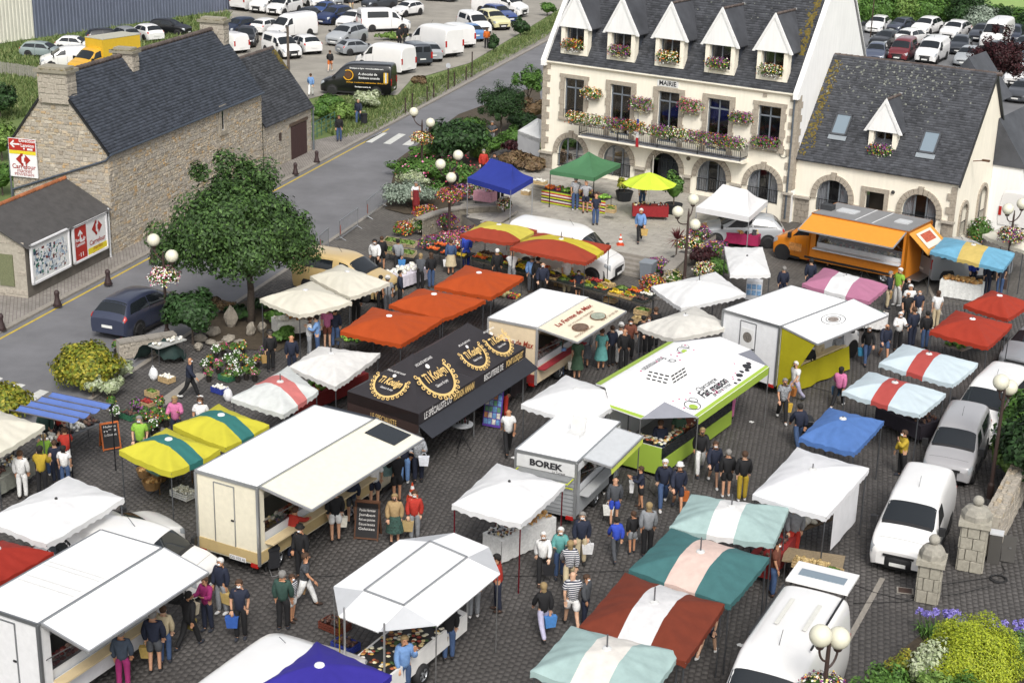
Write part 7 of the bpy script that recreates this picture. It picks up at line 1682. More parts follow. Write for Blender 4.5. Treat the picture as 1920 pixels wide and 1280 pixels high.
# rockery under the tree
sheet('rock_bed',pxp([(395,650),(380,600),(470,560),(610,545),(640,590),(520,660)]),.03,'soil')
for i,(x,y,r,h) in enumerate([(433,612,.3,.95),(400,628,.42,.4),(412,655,.35,.35),(376,640,.3,.35),(470,628,.25,.6),(492,622,.3,.45),(450,648,.3,.3),(430,640,.35,.3),(372,655,.3,.3),(396,646,.3,.25)]):
 b=MB();b.ell((0,0,h*.45),(r,r*.7,h*.55),9,6);g=random.Random(i);b.v=[(a*g.uniform(.75,1.15),c*g.uniform(.75,1.15),d*g.uniform(.85,1.1)) for a,c,d in b.v]
 o=b.build('rock','granite',None,col='8f887c');o.location=G(x,y,.03);o.rotation_euler=(0,0,i);tag(o,['tall upright rock beside the tree trunk','broad flat rock left of the upright rock','rock in front of the broad rock','rock nearest the round conifer','upright rock right of the tree trunk','grey rock at the right end of the rockery','small rock below the tree trunk','rock leaning between two others at the rockery centre','lowest rock near the conifer','small rock at the rockery front'][i],'rock','rocks of the rockery')
for i,(x,y,m) in enumerate([(450,600,'leaf_dark'),(520,610,'leaf_mid'),(498,585,'leaf_dark'),(415,585,'leaf_brown'),(530,640,'leaf_mid')]):shrub('low_plant',['dark ground plant behind the upright rock','green plant at the cream parasol leg','shaded plant under the big tree','dry grass behind the rockery','spiky plant near the sitting shoppers'][i],G(x,y),(.7,.6,.4),m,.16,700,clumps=8,cat='plant')
# verge and hedges of the car parks
def tufts(name,poly,n,h=.22,m='grass_blades',z=-.05,seed=1):
 P=[G(x,y) for x,y in poly];pl=[p.xy for p in P];g=np.random.default_rng(seed);x0,x1=min(p.x for p in P),max(p.x for p in P);y0,y1=min(p.y for p in P),max(p.y for p in P);out=[]
 while len(out) < n:
  x,y=g.uniform(x0,x1),g.uniform(y0,y1)
  if inside((x,y),pl):out.append((x,y))
 C=np.array([(x,y,z) for x,y in out]);d=g.normal(size=(n,3));d[:,2]=np.abs(d[:,2])+1.2;d /= np.linalg.norm(d,axis=1)[:,None];hh=h*g.uniform(.5,1.4,(n,1));sx=np.cross(d,g.normal(size=(n,3)));sx /= np.linalg.norm(sx,axis=1)[:,None]
 v=np.stack([C-sx*hh*.12,C+sx*hh*.12,C+d*hh+sx*hh*.03,C+d*hh-sx*hh*.03],1).reshape(-1,3)
 return stuff(np_mesh(name,v,np.arange(n*4).reshape(-1,4),m))
o=tufts('grass_verge',[(600,240),(606,185),(745,185),(780,158),(885,122),(980,66),(1046,24),(1030,68),(850,165),(700,250),(640,262)],26000,.3);tag(o,'long grass on the verge between path and car park','grass')
o=tufts('shed_grass',[(0,85),(70,76),(430,22),(430,60),(330,80),(60,125),(0,118)],12000,.4,seed=3);tag(o,'rough grass along the foot of the metal shed','grass')
o=tufts('lawn',[(0,118),(100,112),(100,190),(60,215),(0,230)],9000,.3,seed=4);tag(o,'lawn between the fence and the stone house','grass')
for i,(x,y,r,m,lab) in enumerate([(690,205,(1.25,1.1,.8),'leaf_pale','silver green bush behind the man with the trolley'),(618,212,(1.2,1.0,.8),'leaf_mid','green bush at the corner of the outbuilding'),(640,228,(1.0,.9,.75),'leaf_bright','bright green bush behind the metal fence'),(600,228,(.8,.8,.8),'leaf_mid','green bush hugging the outbuilding downpipe'),(785,160,(.7,.6,.4),'leaf_brown','brown scrub on the verge'),(976,70,(1.0,.9,.95),'leaf_dark','dark bush near the end of the path'),(925,100,(.5,.5,.9),'leaf_dark','thin young bush on the verge'),(1026,30,(1.0,1.0,.8),'leaf_mid','bush at the far end of the path'),(735,75,(1.6,1.0,.4),'leaf_bright','grassy mound between parked cars'),(4,300,(1.2,1.6,1.3),'leaf_bright','leafy bush at the left edge below the gable sign'),(2,225,(1.2,1.6,1.5),'leaf_dark','dark bush at the left edge behind the gable'),(5,365,(1.0,1.2,1.1),'leaf_mid','bush at the left edge above the low house')]):
 shrub('bush',lab,G(x,y),r,m,.17,2000,clumps=18)
HB=[(1640,48,'leaf_mid'),(1665,40,'leaf_dark'),(1690,46,'leaf_bright'),(1715,44,'leaf_dark'),(1740,48,'leaf_mid'),(1765,42,'leaf_bright'),(1790,44,'leaf_dark'),(1815,56,'leaf_dark'),(1840,62,'leaf_grey'),(1862,60,'leaf_mid'),(1885,64,'leaf_dark'),(1910,66,'leaf_mid'),(1930,72,'leaf_dark')]
for i,(x,y,m) in enumerate(HB):
 rr=2.3 if i < 8 else 1.7;shrub('hedge_bush',f'{["first", "second", "third", "fourth", "fifth", "sixth", "seventh", "eighth", "ninth", "tenth", "eleventh", "twelfth", "thirteenth"][i]} bush from the left in the hedge behind the rear car park',G(x,y),(rr*1.15,rr*.8,rr*.9),m,.2,2600,clumps=0,cz=rr*.7,group='hedge behind the rear car park')
tree('dark red leaved tree behind the annexe',G(1862,205),6.6,(2.4,2.2,2.7),'leaf_red',9000,.15,60,.1,crown_z=3.7,seed=23,cr=(.1,.26),cd=(.2,.98))
# ---------------------------------------------------------------- garden corner bottom right
def gatepost(label,px,w,h,z=0.):
 t=thing('gatepost',label,'gatepost',G(*px),R(-20),'stone gateposts');rows=int(h/.36)
 MB().box((0,0,h/2),(w*.9,w*.9,h)).build('core','mortar',t)
 for f in ((lambda s,zz,d:V(s-w/2,-w/2-d,zz)),(lambda s,zz,d:V(-w/2-d,s-w/2,zz)),(lambda s,zz,d:V(w/2+d,s-w/2,zz))):blockwork(t,f,w,h,w*.55,.36,'granite','a7a294',name='stone',dep=.04)
 MB().box((0,0,h+.08),(w+.22,w+.22,.16)).build('cap_slab','granite',t,col='a7a294');b=MB();b.lathe([(w*.62,0),(w*.62,.18),(w*.5,.34),(w*.22,.44)],8,(0,0,h+.16));b.build('cap_dome','granite',t,col='99958a');MB().ell((0,0,h+.16+.44+.14),.17,12,9).build('ball','granite',t,True,'a19d92')
gatepost('stone gatepost with ball finial nearer the camera',(1738,1122),.62,1.25);gatepost('stone gatepost with ball finial at the end of the garden wall',(1818,1062),.75,1.55)
A,B=G(1850,1042),G(1905,935);gw=thing('garden_wall','mossy rubble garden wall running back from the gatepost','wall',A,ang(A,B));L=(B-A).length+3;MB().box((L/2,0,.7),(L,.45,1.4)).build('core','mortar',gw)
lay(rubble_arr(lambda s,z,d:V(s,.23+d,z),L,lambda s:1.4,rh=(.16,.3),rw=(.2,.5),seed=51)+rubble_arr(lambda s,z,d:V(s,-.23-d,z),L,lambda s:1.4,rh=(.16,.3),rw=(.2,.5),seed=52)+rubble_arr(lambda s,z,d:V(s,z-.28,1.4+d*1.6),L,lambda s:.56,rh=(.16,.3),rw=(.15,.4),seed=53),gw,'rubble',single=220)
shrub('ivy','yellow green ivy spilling over the garden wall',G(1893,905),(.8,1.3,.85),'leaf_bright',.13,2600,clumps=20);shrub('tall_hedge','tall dark ivy hedge at the right edge',G(1925,940),(1.2,2.6,1.9),'leaf_dark',.15,5200,clumps=36);shrub('tall_hedge','ivy hedge above the lamp foot at the right edge',G(1915,850),(.9,1.8,1.3),'leaf_mid',.14,3000,clumps=26)
shrub('lime_dome','lime yellow dome shaped shrub in the bottom right corner',G(1812,1322),(1.35,1.2,1.3),'leaf_lime',.045,30000)
shrub('variegated_shrub','cream variegated shrub growing up against the lime dome',G(1735,1330),(.65,.5,1.25),'leaf_pale',.08,2200,clumps=20)
for i,(x,y,r,m) in enumerate([(1660,1345,.75,'leaf_mid'),(1735,1360,.8,'leaf_bright'),(1800,1375,.8,'leaf_mid'),(1615,1352,.6,'leaf_mid')]):shrub('garden_shrub',['grey green bush in the middle of the bottom right garden','bright bush below the variegated shrub','green bush below the lime dome','leafy bush nearest the white van at the bottom right'][i],G(x,y),(r,r*.9,r*1.1),m,.09,3200,clumps=26)
shrub('golden_conifer','small golden upright conifer left of the lime dome',G(1690,1310),(.5,.5,.85),'leaf_gold',.07,2600,clumps=20);shrub('box_hedge','dark green clipped box hedge at the right bottom edge',G(1895,1262),(1.0,.7,.6),'leaf_bright',.07,6000)
def agapanthus(lab,px,n):
 t=thing('agapanthus',lab,'flowers',G(*px));b=MB();q=[]
 for i in range(n*9):a=random.random()*6.28;r=random.uniform(.05,.5);d=V(math.cos(a),math.sin(a),0);o=V(random.uniform(-.5,.5),random.uniform(-.25,.25),0);x=d.cross(V(0,0,1))*.02;b.add([o-x,o+x,o+d*.22+V(0,0,.34)+x,o+d*.22+V(0,0,.34)-x],[(0,1,2,3)]);b.add([o+d*.22+V(0,0,.34)-x,o+d*.22+V(0,0,.34)+x,o+d*.42+V(0,0,.28)],[(0,1,2)])
 b.build('leaves','leaf_mid',t)
 for i in range(n):
  o=V(random.uniform(-.65,.65),random.uniform(-.3,.3),random.uniform(.62,.85));s=MB().cyl((o.x*.7,o.y*.7,0),o,.008,n=4).build('stalk','leaf_bright',t);quads_obj('flower_head',[leaves_arr(o,(.12,.12,.10),60,.06,shell=.6,long=1.2,seed=i)],'bloom_blue',s)
agapanthus('blue agapanthus along the garden edge left of the lime dome',(1760,1195),12);agapanthus('blue agapanthus between the two groups, behind the lime dome',(1820,1215),10);agapanthus('blue agapanthus at the right edge above the box hedge',(1893,1220),12)
sheet('garden_bed',pxp([(1590,1400),(1600,1290),(1720,1195),(1790,1180),(1960,1215),(1980,1420)]),.02,'soil')
bx=thing('cabinet','dark grey electrical cabinet with open door beside the gatepost','cabinet',G(1862,1052),R(-20));MB().box((0,0,.5),(.38,.32,1.0)).build('body','plain',bx,col='4f4d4a');MB().box((0,0,1.02),(.42,.36,.05)).build('lid','plain',bx,col='d0d2d4');MB().box((.42,.05,.5),(.42,.03,.9)).build('door','plain',bx,col='5a5855');MB().box((.45,.02,.55),(.08,.03,.04)).build('handle','metal',bx,col='aaaaaa')
cb=thing('cable','coiled black power cable on the paving by the cabinet','cable',(0,0,0));c=G(1872,1086);b=MB()
for r,z in ((.25,.02),(.22,.05),(.27,.03)):b.tube([V(c.x+r*math.cos(k*.45),c.y+r*math.sin(k*.45),z) for k in range(15)],.016,5)
b.build('coil','rubber',cb)
for pts in ([(1860,1082),(1800,1090),(1760,1096),(1700,1125),(1640,1110),(1600,1095)],[(1858,1098),(1800,1112),(1740,1120),(1690,1128),(1600,1130)],[(1870,1080),(1885,1070),(1878,1058)]):b=MB();b.tube([G(x,y,.012) for x,y in pts],.012,4);b.build('lead','rubber',cb)
mh=thing('drain_cover','rusty square drain cover beside the gatepost','drain cover',G(1697,1107),R(-12));MB().box((0,0,.006),(.5,.4,.012)).build('frame','kerb_stone',mh);MB().box((0,0,.013),(.4,.3,.012)).build('plate','plain',mh,col='4a3830')
for i,pts in enumerate([[(425,1062),(500,1078),(560,1082),(640,1078)],[(940,1078),(990,1080),(1080,1072),(1170,1070)],[(1500,720),(1560,735),(1600,745)],[(1200,885),(1220,900),(1215,915),(1230,930)]]):
 b=MB();b.tube([G(x,y,.012) for x,y in pts],.012,4);tag(b.build('cable','rubber'),['black cable from the white lorry to the folding roof trailer','black cable from the jewellery stall to the brown parasol','black cable behind the shopper in pink','black cable beside the couple in caps'][i],'cable')
# low wall by the road and the table with tarpaulin
A,B=G(222,672),G(330,655);lw=thing('low_wall','low rubble wall end beside the clipped shrub','wall',A,ang(A,B));L=(B-A).length;MB().box((L/2,0,.35),(L,.4,.7)).build('core','mortar',lw);lay(rubble_arr(lambda s,z,d:V(s,-.2-d,z),L,lambda s:.7,rh=(.13,.2),rw=(.2,.4),seed=61),lw,'rubble',single=80)
for k in range(4):MB().box((L*(k+.5)/4,0,.74),(L/4-.02,.5,.08)).build('coping','kerb_stone',lw)
# ---------------------------------------------------------------- tables, crates and wares
def drop_protos():
 for t in PROTO.values():
  for c in list(t.children_recursive)+[t]:bpy.data.objects.remove(c)
drop_protos()
PR={'green':['4f7a22','6d9a34','8fbb4a','3f6420'],'orange':['c8551c','d97a24','b8431a'],'red':['8f1f1a','b03226','6a1518'],'yellow':['d8b62a','e6cf4a','c9a020'],'potato':['b39a68','c8b07c','9a8252'],'mixed':['b5452a','5d8a2e','d9b83a','7a2a4a','c87a2a','4a6a24'],'melon':['c9c08a','b5ab70','d8d0a4'],'dark':['3a2a2a','5a3a30','2a2422','6a5040'],'white':['e6e4da','d8d4c4','f0eee6'],'bread':['b88a4e','a5743c','caa166'],'trinket':['c9b27a','3a3a3e','b5b8bc','7a4a2a','d8d4c8','22262c'],'books':['a8423a','3a5a8a','d8d4c0','4a7a5a','c9a84a','6a3a6a','e6e6e4']}
for k,v in PR.items():mat('ware_'+k,ramp=v,rough=.65,const=True)
_pm={}
def mound(kind,L,W,n=60,s=.05,seed=0,boxy=False):
 key=(kind,round(L,1),round(W,1),n,s,boxy)
 if key not in _pm:
  g=random.Random(seed+n);b=MB()
  for i in range(n):
   x,y=g.uniform(-.5,.5)*(L-s),g.uniform(-.5,.5)*(W-s);z=g.uniform(0,.06)+.05*(1-abs(x/L)*2)
   if boxy:b.box((x,y,z+.02),(s*g.uniform(.7,2),s*g.uniform(.7,1.6),s*g.uniform(.5,1.8)),g.random()*3)
   else:b.ell((x,y,z),(s*g.uniform(.7,1.2),s*g.uniform(.7,1.2),s*g.uniform(.6,1.)),6,4)
  _pm[key]=b.mesh('ware_'+kind,not boxy)
 return _pm[key]
def leafy(parent,L,W,z,m='leaf_bright',n=150,s=.1):return quads_obj('produce',[leaves_arr((0,0,z),(L*.5,W*.5,.1),n,s,seed=n)],m,parent)
def crate(label,p,rz,kind='mixed',L=.58,W=.4,H=.2,col='c2a274',name='crate',group=None,empty=False,tilt=0.):
 t=thing(name,label,'crate',p,rz,group);t.rotation_euler=(tilt,0,rz);w=.012;k=max(2,int(H/.075))
 for sx in (-1,1):
  for j in range(k):MB().box((sx*(L/2-w/2),0,(j+.5)*H/k),(w,W,H/k*.72)).build('slat','wood',t,col=col)
 for sy in (-1,1):
  for j in range(k):MB().box((0,sy*(W/2-w/2),(j+.5)*H/k),(L-2*w,w,H/k*.72)).build('slat','wood',t,col=col)
 MB().box((0,0,.008),(L-.02,W-.02,.012)).build('bottom','wood',t,col=col)
 if not empty:
  if kind == 'green':leafy(t,L*.95,W*.95,H*.75)
  else:o=obj('produce',mound(kind,L*.9,W*.88),t);o.location=(0,0,H*.75);o['kind']='stuff'
 return t
def table(label,a,b,depth=.8,h=.78,cloth=None,top='8a8378',side=-1,name='market_table',drop=.55,z=0.,ware=None,n=140,s=.06,boxy=False,banner=None,legcol='77777a',fold=True):
 """a, b: points of the photograph on the ground under the ends of the customers' edge"""
 A,B=G(*a,z),G(*b,z);L=(B-A).length;t=thing(name,label,'table',A,ang(A,B));y=depth/2 if side < 0 else -depth/2
 MB().box((L/2,y,h-.02),(L,depth,.04)).build('top','wood',t,col=top)
 for x in (.1,L-.1):
  for yy in (y-depth/2+.08,y+depth/2-.08):MB().cyl((x,yy,0),(x,yy,h-.04),.02,n=6).build('leg','metal',t,col=legcol)
 if cloth:
  MB().box((L/2,y,h+.006),(L+.04,depth+.04,.012)).build('cloth_top','cloth',t,col=cloth)
  for yy,x0,x1 in ((y-depth/2-.02,-.02,L+.02),(y+depth/2+.02,-.02,L+.02)):MB().grid([[V(x0+(x1-x0)*i/24,yy+.025*math.sin(i*1.7)*q*(1 if yy < y else -1),h-drop*q) for i in range(25)] for q in (0,.5,1)]).build('cloth_side','cloth',t,True,cloth)
  for x in (-.02,L+.02):MB().grid([[V(x,y-depth/2+depth*i/8,h-drop*q) for i in range(9)] for q in (0,.5,1)]).build('cloth_end','cloth',t,True,cloth)
 if ware:
  for q,k in enumerate(ware):seg=L/len(ware);o=obj('wares',mound(k,seg*.96,depth*.9,int(n/len(ware)),s,q,boxy),t);o.location=(seg*(q+.5),y,h+.03);o['kind']='stuff'
 return t,L
# vegetable stall: two rows of crates on trestles, yellow price cards between them
veg=['orange','dark','green','red','mixed','potato','yellow','green','mixed','orange','dark','white','green','mixed']
VT=[('long trestle table under the red and yellow parasols',(880,512),(1010,545),5),('trestle table between the parasol and the cauliflower crates',(1018,548),(1130,578),5),('trestle table at the end of the vegetable stall',(1135,580),(1205,598),3)]
ci=0
for lab,a,b,n in VT:
 t,L=table(lab,a,b,1.1,.7,top='4a463f');A=G(*a);d=(G(*b)-A).normalized();nr=V(-d.y,d.x,0)
 for i in range(n*2):
  j=i % 2;p=A+d*(L*((i//2)+.5)/n)+nr*(.3+.52*j);k=veg[ci % len(veg)];ci += 1
  crate(f'{["front", "back"][j]} crate of {dict(orange="carrots", dark="plums", green="salads", red="red fruit", mixed="mixed vegetables", potato="potatoes", yellow="yellow peppers", white="onions")[k]}, {ordw[i//2]} from the left on the {["long table under the parasols", "middle trestle", "end trestle"][len(VT)-3+VT.index((lab, a, b, n))]}',V(p.x,p.y,.72+.1*j),ang((0,0,0),d)+random.uniform(-.08,.08),k,L/n*.9,.48,.14,col=random.choice(['b59a6c','2f3a34','3a3e3c']),group='crates on the vegetable stall')
  if i % 3 != 1:c=thing('price_card','yellow price card stuck among the vegetable crates','price card',V(p.x,p.y,.9+.1*j),ang((0,0,0),d),'yellow price cards');MB().box((0,0,.12),(.26,.01,.17),M=Matrix.Rotation(.5,4,'X')).build('card','plain',c,col='e6d22a');MB().cyl((0,.02,-.08),(0,.0,.1),.006,n=4).build('stick','plain',c,col='888888')
for i,(x,y) in enumerate([(735,472),(751,476),(767,478),(735,455),(751,458),(768,460)]):crate(f'crate of pale lettuces on the rack by the flower bed, {["lower", "upper"][i//3]} row {["left", "middle", "right"][i % 3]}',G(x,y,.55+.35*(i//3)),ang(G(735,490),G(775,497)),'green',.75,.42,.22,tilt=.35,col='b8a888')
table('dark trestle rack carrying the lettuce crates',(718,492),(782,498),.9,.5,top='55504a')
for i,(x,y,k) in enumerate([(812,470,'orange'),(826,462,'orange'),(838,478,'orange'),(850,468,'red'),(862,482,'yellow')]):crate(f'tray of {["carrots at the left end", "tomatoes at the back", "oranges at the front", "red tomatoes at the back right", "lemons at the right end"][i]} on the fruit table by the flowers',G(x,y,.8),ang(G(735,490),G(775,497)),k,.7,.45,.12,col='222422')
table('fruit table with black trays left of the yellow parasol',(803,500),(872,512),1.1,.76,top='2a2a2a')
table('tray table of pale melons behind the farm trailer',(905,585),(965,595),.8,.8,ware=['melon','melon','mixed'],n=120,s=.09,top='8a8a86')
# crates on the ground
CR=[(1205,588,'green',.72,'crate of cabbages on top at the end of the vegetable stall',.62),(1198,604,'potato',.6,'upper empty slatted crate under the cabbages',.3),(1197,606,'potato',.6,'lowest slatted crate under the cabbages',.02),(1145,566,'mixed',.6,'slatted crate lying in front of the stall trestle',.02),(1052,536,'white',.6,'slatted crate on the ground under the vegetable table',.02),(1145,398,'mixed',.55,'tall slatted crate with squash beside the striped table',TZ),(1145,398,'green',.55,'slatted crate stacked on the squash crate',TZ+.42),(986,365,'white',.5,'slatted crate between blue and green gazebos',TZ),(276,762,'red',.55,'wooden crate of red potted flowers in the flower display',.02),(285,742,'green',.5,'wooden crate with leafy pots behind the red flowers',.02),(313,715,'white',.6,'wooden crate with plastic bags below the plank table',.02),(345,930,'white',.8,'white vegetable box beside the green table',.02),(1535,1068,'potato',.6,'crate of potatoes left of two on the bottom right stall',.75),(1505,1062,'potato',.6,'crate of onions on the bottom right stall',.75),(1560,1080,'green',.6,'crate of lettuces nearest the white van on the bottom right stall',.75),(1535,1090,'green',.6,'crate of green salads in front of the potatoes',.75),(425,712,'green',.6,'green plastic crate of herbs by the man in the dark gilet',.02),(412,735,'white',.6,'blue plastic crate with white bags by the man in the dark gilet',.02),(242,783,'dark',.7,'green plastic crate of soil in the flower display',.02),(292,778,'green',.6,'green plastic crate behind the flower display',.02),(628,1178,'dark',.8,'brown plastic crate beside the folding roof trailer',.02),(648,1216,'dark',.7,'blue plastic crate beside the folding roof trailer',.02)]
for x,y,k,L,lab,z in CR:c='2f6a4c' if 'green plastic' in lab else ('2d3f9a' if 'blue plastic' in lab else ('6a3222' if 'brown plastic' in lab else ('e2e2de' if 'white veg' in lab else 'c2a67a')));crate(lab,G(x,y,z),R(-25) if x > 700 else R(-35),k,L,L*.68,.38 if z == TZ and L > .52 else .24,col=c)
for j in range(6):crate(f'{["lowest", "second", "third", "fourth", "fifth", "topmost"][j]} slatted crate of the tall stack by the town hall corner',G(1012,345,TZ+.24*j),MA,'white' if j == 5 else 'dark',.75,.5,.22,col='c9b083',empty=j < 5)
# tables
t,L=table('produce table with striped cloth under the green gazebo',(1016,380),(1134,402),.9,.8,z=TZ,ware=['orange','mixed','green','yellow','mixed','dark','green'],n=260,s=.09,top='3a3430')
for i,c in enumerate(['b8c832','8c2a34','d8d4cc','3a2a3a','b8c832','8c2a34','e0ddd4','c83a3a','b8c832']):MB().box((L/2,-.03,.08+i*.08),(L+.05,.02,.079)).build('cloth_stripe','cloth',t,col=c)
table('bric-a-brac table with red cloth under the lime umbrella',(1186,412),(1252,414),.7,.75,cloth='8c1a20',z=TZ,ware=['trinket'],n=50,s=.05,boxy=True);table('raspberry cloth table of boxes under the white gazebo',(1308,456),(1420,470),.8,.78,cloth='a01c50',ware=['bread','trinket','bread','trinket'],n=90,s=.12,boxy=True)
table('small table with pink checked cloth under the blue gazebo',(888,382),(920,387),.7,.75,cloth='d8a0ac',z=TZ,ware=['trinket'],n=20,s=.06);table('round-bread table with white printed banner under the pale blue parasol',(1760,556),(1836,568),.8,.85,cloth='e9eae6',drop=.8,ware=['bread'],n=120,s=.09)
t,L=table('sunglasses table with dark cloth under the red banded parasol',(1640,800),(1722,836),1.1,.8,cloth='2c2630',ware=['trinket','dark'],n=260,s=.045,boxy=True);t,L=table('jewellery table with white cloth under the red-poled canopy',(940,1058),(1040,1012),.8,.8,cloth='e9e9e6',ware=['trinket','bread'],n=200,s=.05,boxy=True,drop=.75)
table('trestle table of crates at the bottom right',(1462,1090),(1575,1108),.95,.74,top='8a7a60');table('patterned cloth table with garments beyond the orange parasols',(752,548),(802,530),1.1,.75,cloth='dcd6e0',ware=['white'],n=60,s=.1)
table('pastry table under the cream parasol',(522,640),(618,628),.9,.82,cloth='e8e6e0',ware=['white','bread','dark','bread'],n=150,s=.06);table('shellfish table with white trays under the blue awning',(98,868),(196,826),.8,.72,top='6a6c6e',ware=['white','dark','white','dark'],n=80,s=.08)
table('jam jar table with grey cloth at the left edge',(-30,960),(66,902),.9,.8,cloth='8a8c82',ware=['bread','dark','trinket'],n=140,s=.06);table('green trestle table by the cream lorry',(298,930),(368,905),.7,.75,top='5d7d6a',legcol='8a6a44');table('plank table with price tags by the low wall',(298,690),(352,672),.6,.85,top='a9aaa6',ware=['white'],n=14,s=.08)
table('fruit table under the lowest orange parasol',(668,680),(790,628),1.2,.78,top='3a3a36',ware=['green','yellow','mixed','red'],n=260,s=.07);table('fruit table under the upper orange parasols',(830,625),(930,575),1.2,.78,top='3a3a36',ware=['mixed','green','red'],n=240,s=.07)
table('dark table of cheeses under the worn white parasol',(560,790),(690,735),1.1,.8,top='3a2f28',cloth='7a1c1c',ware=['yellow','green','mixed'],n=200,s=.08);table('display counter of biscuits in front of the black tent',(905,790),(985,748),.7,.95,cloth='2a2022',ware=['bread'],n=90,s=.07)
table('clothes table under the big white canopy on the right',(1490,1040),(1570,1010),.8,.8,ware=['white','dark'],n=30,s=.13,top='6a5a48');table('produce table under the red parasols',(1800,690),(1880,660),1.0,.78,ware=['green','mixed'],n=120,s=.08);table('book table under the pink parasol',(1590,620),(1660,628),.8,.78,cloth='eeeeec',ware=['books'],n=60,s=.08,boxy=True);table('red cloth table under the teal parasol',(1445,1100),(1490,1045),.8,.8,cloth='8a1e1c',ware=['dark'],n=20,s=.08)
# boards, cones, bins, racks
def board(lab,p,rz,w,h,frame_,lines):
 t=thing('chalkboard',lab,'chalkboard',p,rz)
 for s in (-1,1):Mb=Matrix.Translation((0,s*.28,0)) @ Matrix.Rotation(s*.27,4,'X');o=MB().box((0,0,h/2),(w,.02,h*.96),M=Mb).build('panel','plain',t,col='1d1c1e');b=MB();[b.box((sx*w/2,0,h/2),(.05,.035,h),M=Mb) for sx in (-1,1)];[b.box((0,0,z),(w,.035,.05),M=Mb) for z in (.06,h-.02)];b.build('frame','wood',t,col=frame_)
 Mb=Matrix.Translation((0,-.28,0)) @ Matrix.Rotation(-.27,4,'X')
 for i,l in enumerate(lines):text_on(l,.12,'tent_white',Mb @ V(0,-.012,h*.86-i*.15),(1,0,0),(0,math.sin(.27),math.cos(.27)),t,width=w*.7)
board('orange framed chalkboard beside the shellfish table',G(207,838),R(28),.62,1.0,'b5602a',['Huîtres','n°3','La Douzaine']);board('tall brown chalkboard menu in front of the cream lorry',G(690,1005),R(-8),.75,1.3,'5a3a26',['MENU du jour','Poulet fermier','Jambon','Rôti aux pommes','Saucisses','Galettes'])
for x,y,lab,z in ((1163,459,'orange and white cone on the terrace edge',TZ),(773,934,'orange and white cone near the couple by the chalkboard',0)):
 t=thing('traffic_cone',lab,'cone',G(x,y,z));MB().box((0,0,.02),(.38,.38,.04)).build('base','plain',t,col='c8431a')
 for i,c in enumerate(('cf4a1c','eeeeec','cf4a1c','eeeeec','cf4a1c')):r=.15-.026*i;MB().cyl((0,0,.04+.11*i),(0,0,.15+.11*i),r,r-.026,12).build('band','plain',t,col=c)
t=thing('wheelie_bin','grey wheelie bin beside the terrace steps','bin',G(1214,526),R(-25));MB().add([V(*q) for q in ((-.27,-.3,.05),(.27,-.3,.05),(.27,.3,.05),(-.27,.3,.05),(-.33,-.38,.95),(.33,-.38,.95),(.33,.36,.95),(-.33,.36,.95))],[(0,1,5,4),(1,2,6,5),(2,3,7,6),(3,0,4,7),(0,3,2,1)]).build('body','plain',t,col='7d848c');MB().box((0,0,.98),(.7,.8,.06)).build('lid','plain',t,col='8a9198')
t=thing('high_table','round grey high table with bottles in front of the black tent','table',G(866,846));MB().lathe([(.4,1.05),(.4,1.09)],20).build('top','plain',t,col='9a9da0')
for a in (0,2.1,4.2):MB().cyl((.35*math.cos(a),.35*math.sin(a),0),(-.2*math.cos(a),-.2*math.sin(a),1.05),.015,n=5).build('leg','metal',t,col='3a3a3c')
for i in range(5):o=MB().lathe([(.035,0),(.035,.16),(.012,.2),(.012,.26)],8).build('bottle','plain',None,True,['2a1a16','3a2a1a','1e2a1a','4a1a1a','222222'][i]);o.location=V(*G(866,846).xy,1.09)+V(.1*(i-2),.08*(i % 2),0);tag(o,['leftmost','second','middle','fourth','rightmost'][i]+' bottle on the round high table','bottle')
t=thing('postcard_rack','purple framed rack of postcards beside the black tent','rack',G(921,802),R(-20));Mb=Matrix.Rotation(-.22,4,'X');MB().box((0,0,.85),(.72,.04,1.6),M=Mb).build('frame','plain',t,col='5a3a9a')
for i in range(4):
 for j in range(6):MB().box((-.25+.166*i,-.03,.25+.24*j),(.14,.01,.2),M=Mb).build('card','picture',t,col=random.choice(['6a9ac8','d8d4c8','5a8a6a','c88a5a','88a8c8']))
t=thing('postcard_stand','white stand of blue postcards under the small flat canopy','stand',G(1412,562),R(-12));MB().box((0,.25,.45),(.75,.5,.9)).build('body','plain',t,col='dcdde0')
for i in range(3):
 for j in range(2):MB().box((-.24+.24*i,-.01,.35+.3*j),(.2,.02,.24)).build('card','picture',t,col='7fa6cc')
t=thing('bistro_table','white round bistro table in front of the orange lorry','table',G(1618,517));MB().lathe([(.48,.7),(.48,.74)],20).build('top','plain',t,col='e4e4e2');[MB().cyl((.3*math.cos(a),.3*math.sin(a),0),(-.2*math.cos(a),-.2*math.sin(a),.7),.015,n=5).build('leg','metal',t,col='999999') for a in (0,2.1,4.2)]
t=thing('bucket','white tub behind the orange lorry','tub',G(1742,516));MB().lathe([(.22,0),(.3,.42),(.28,.42),(.2,.03)],16).build('body','plain',t,col='dfe0de');MB().lathe([(.3,.4),(.32,.42),(.3,.44)],16,cap=False).build('rim','plain',t,col='e8e8e6')
t=thing('dark_umbrella','open dark grey umbrella beside the red parasol','umbrella',G(1771,668));MB().lathe([(.02,1.3),(.3,1.22),(.55,1.05)],10,cap=False).build('canopy','cloth',t,col='3a3c42');MB().cyl((0,0,.3),(0,0,1.36),.015,n=5).build('shaft','metal',t,col='666666')
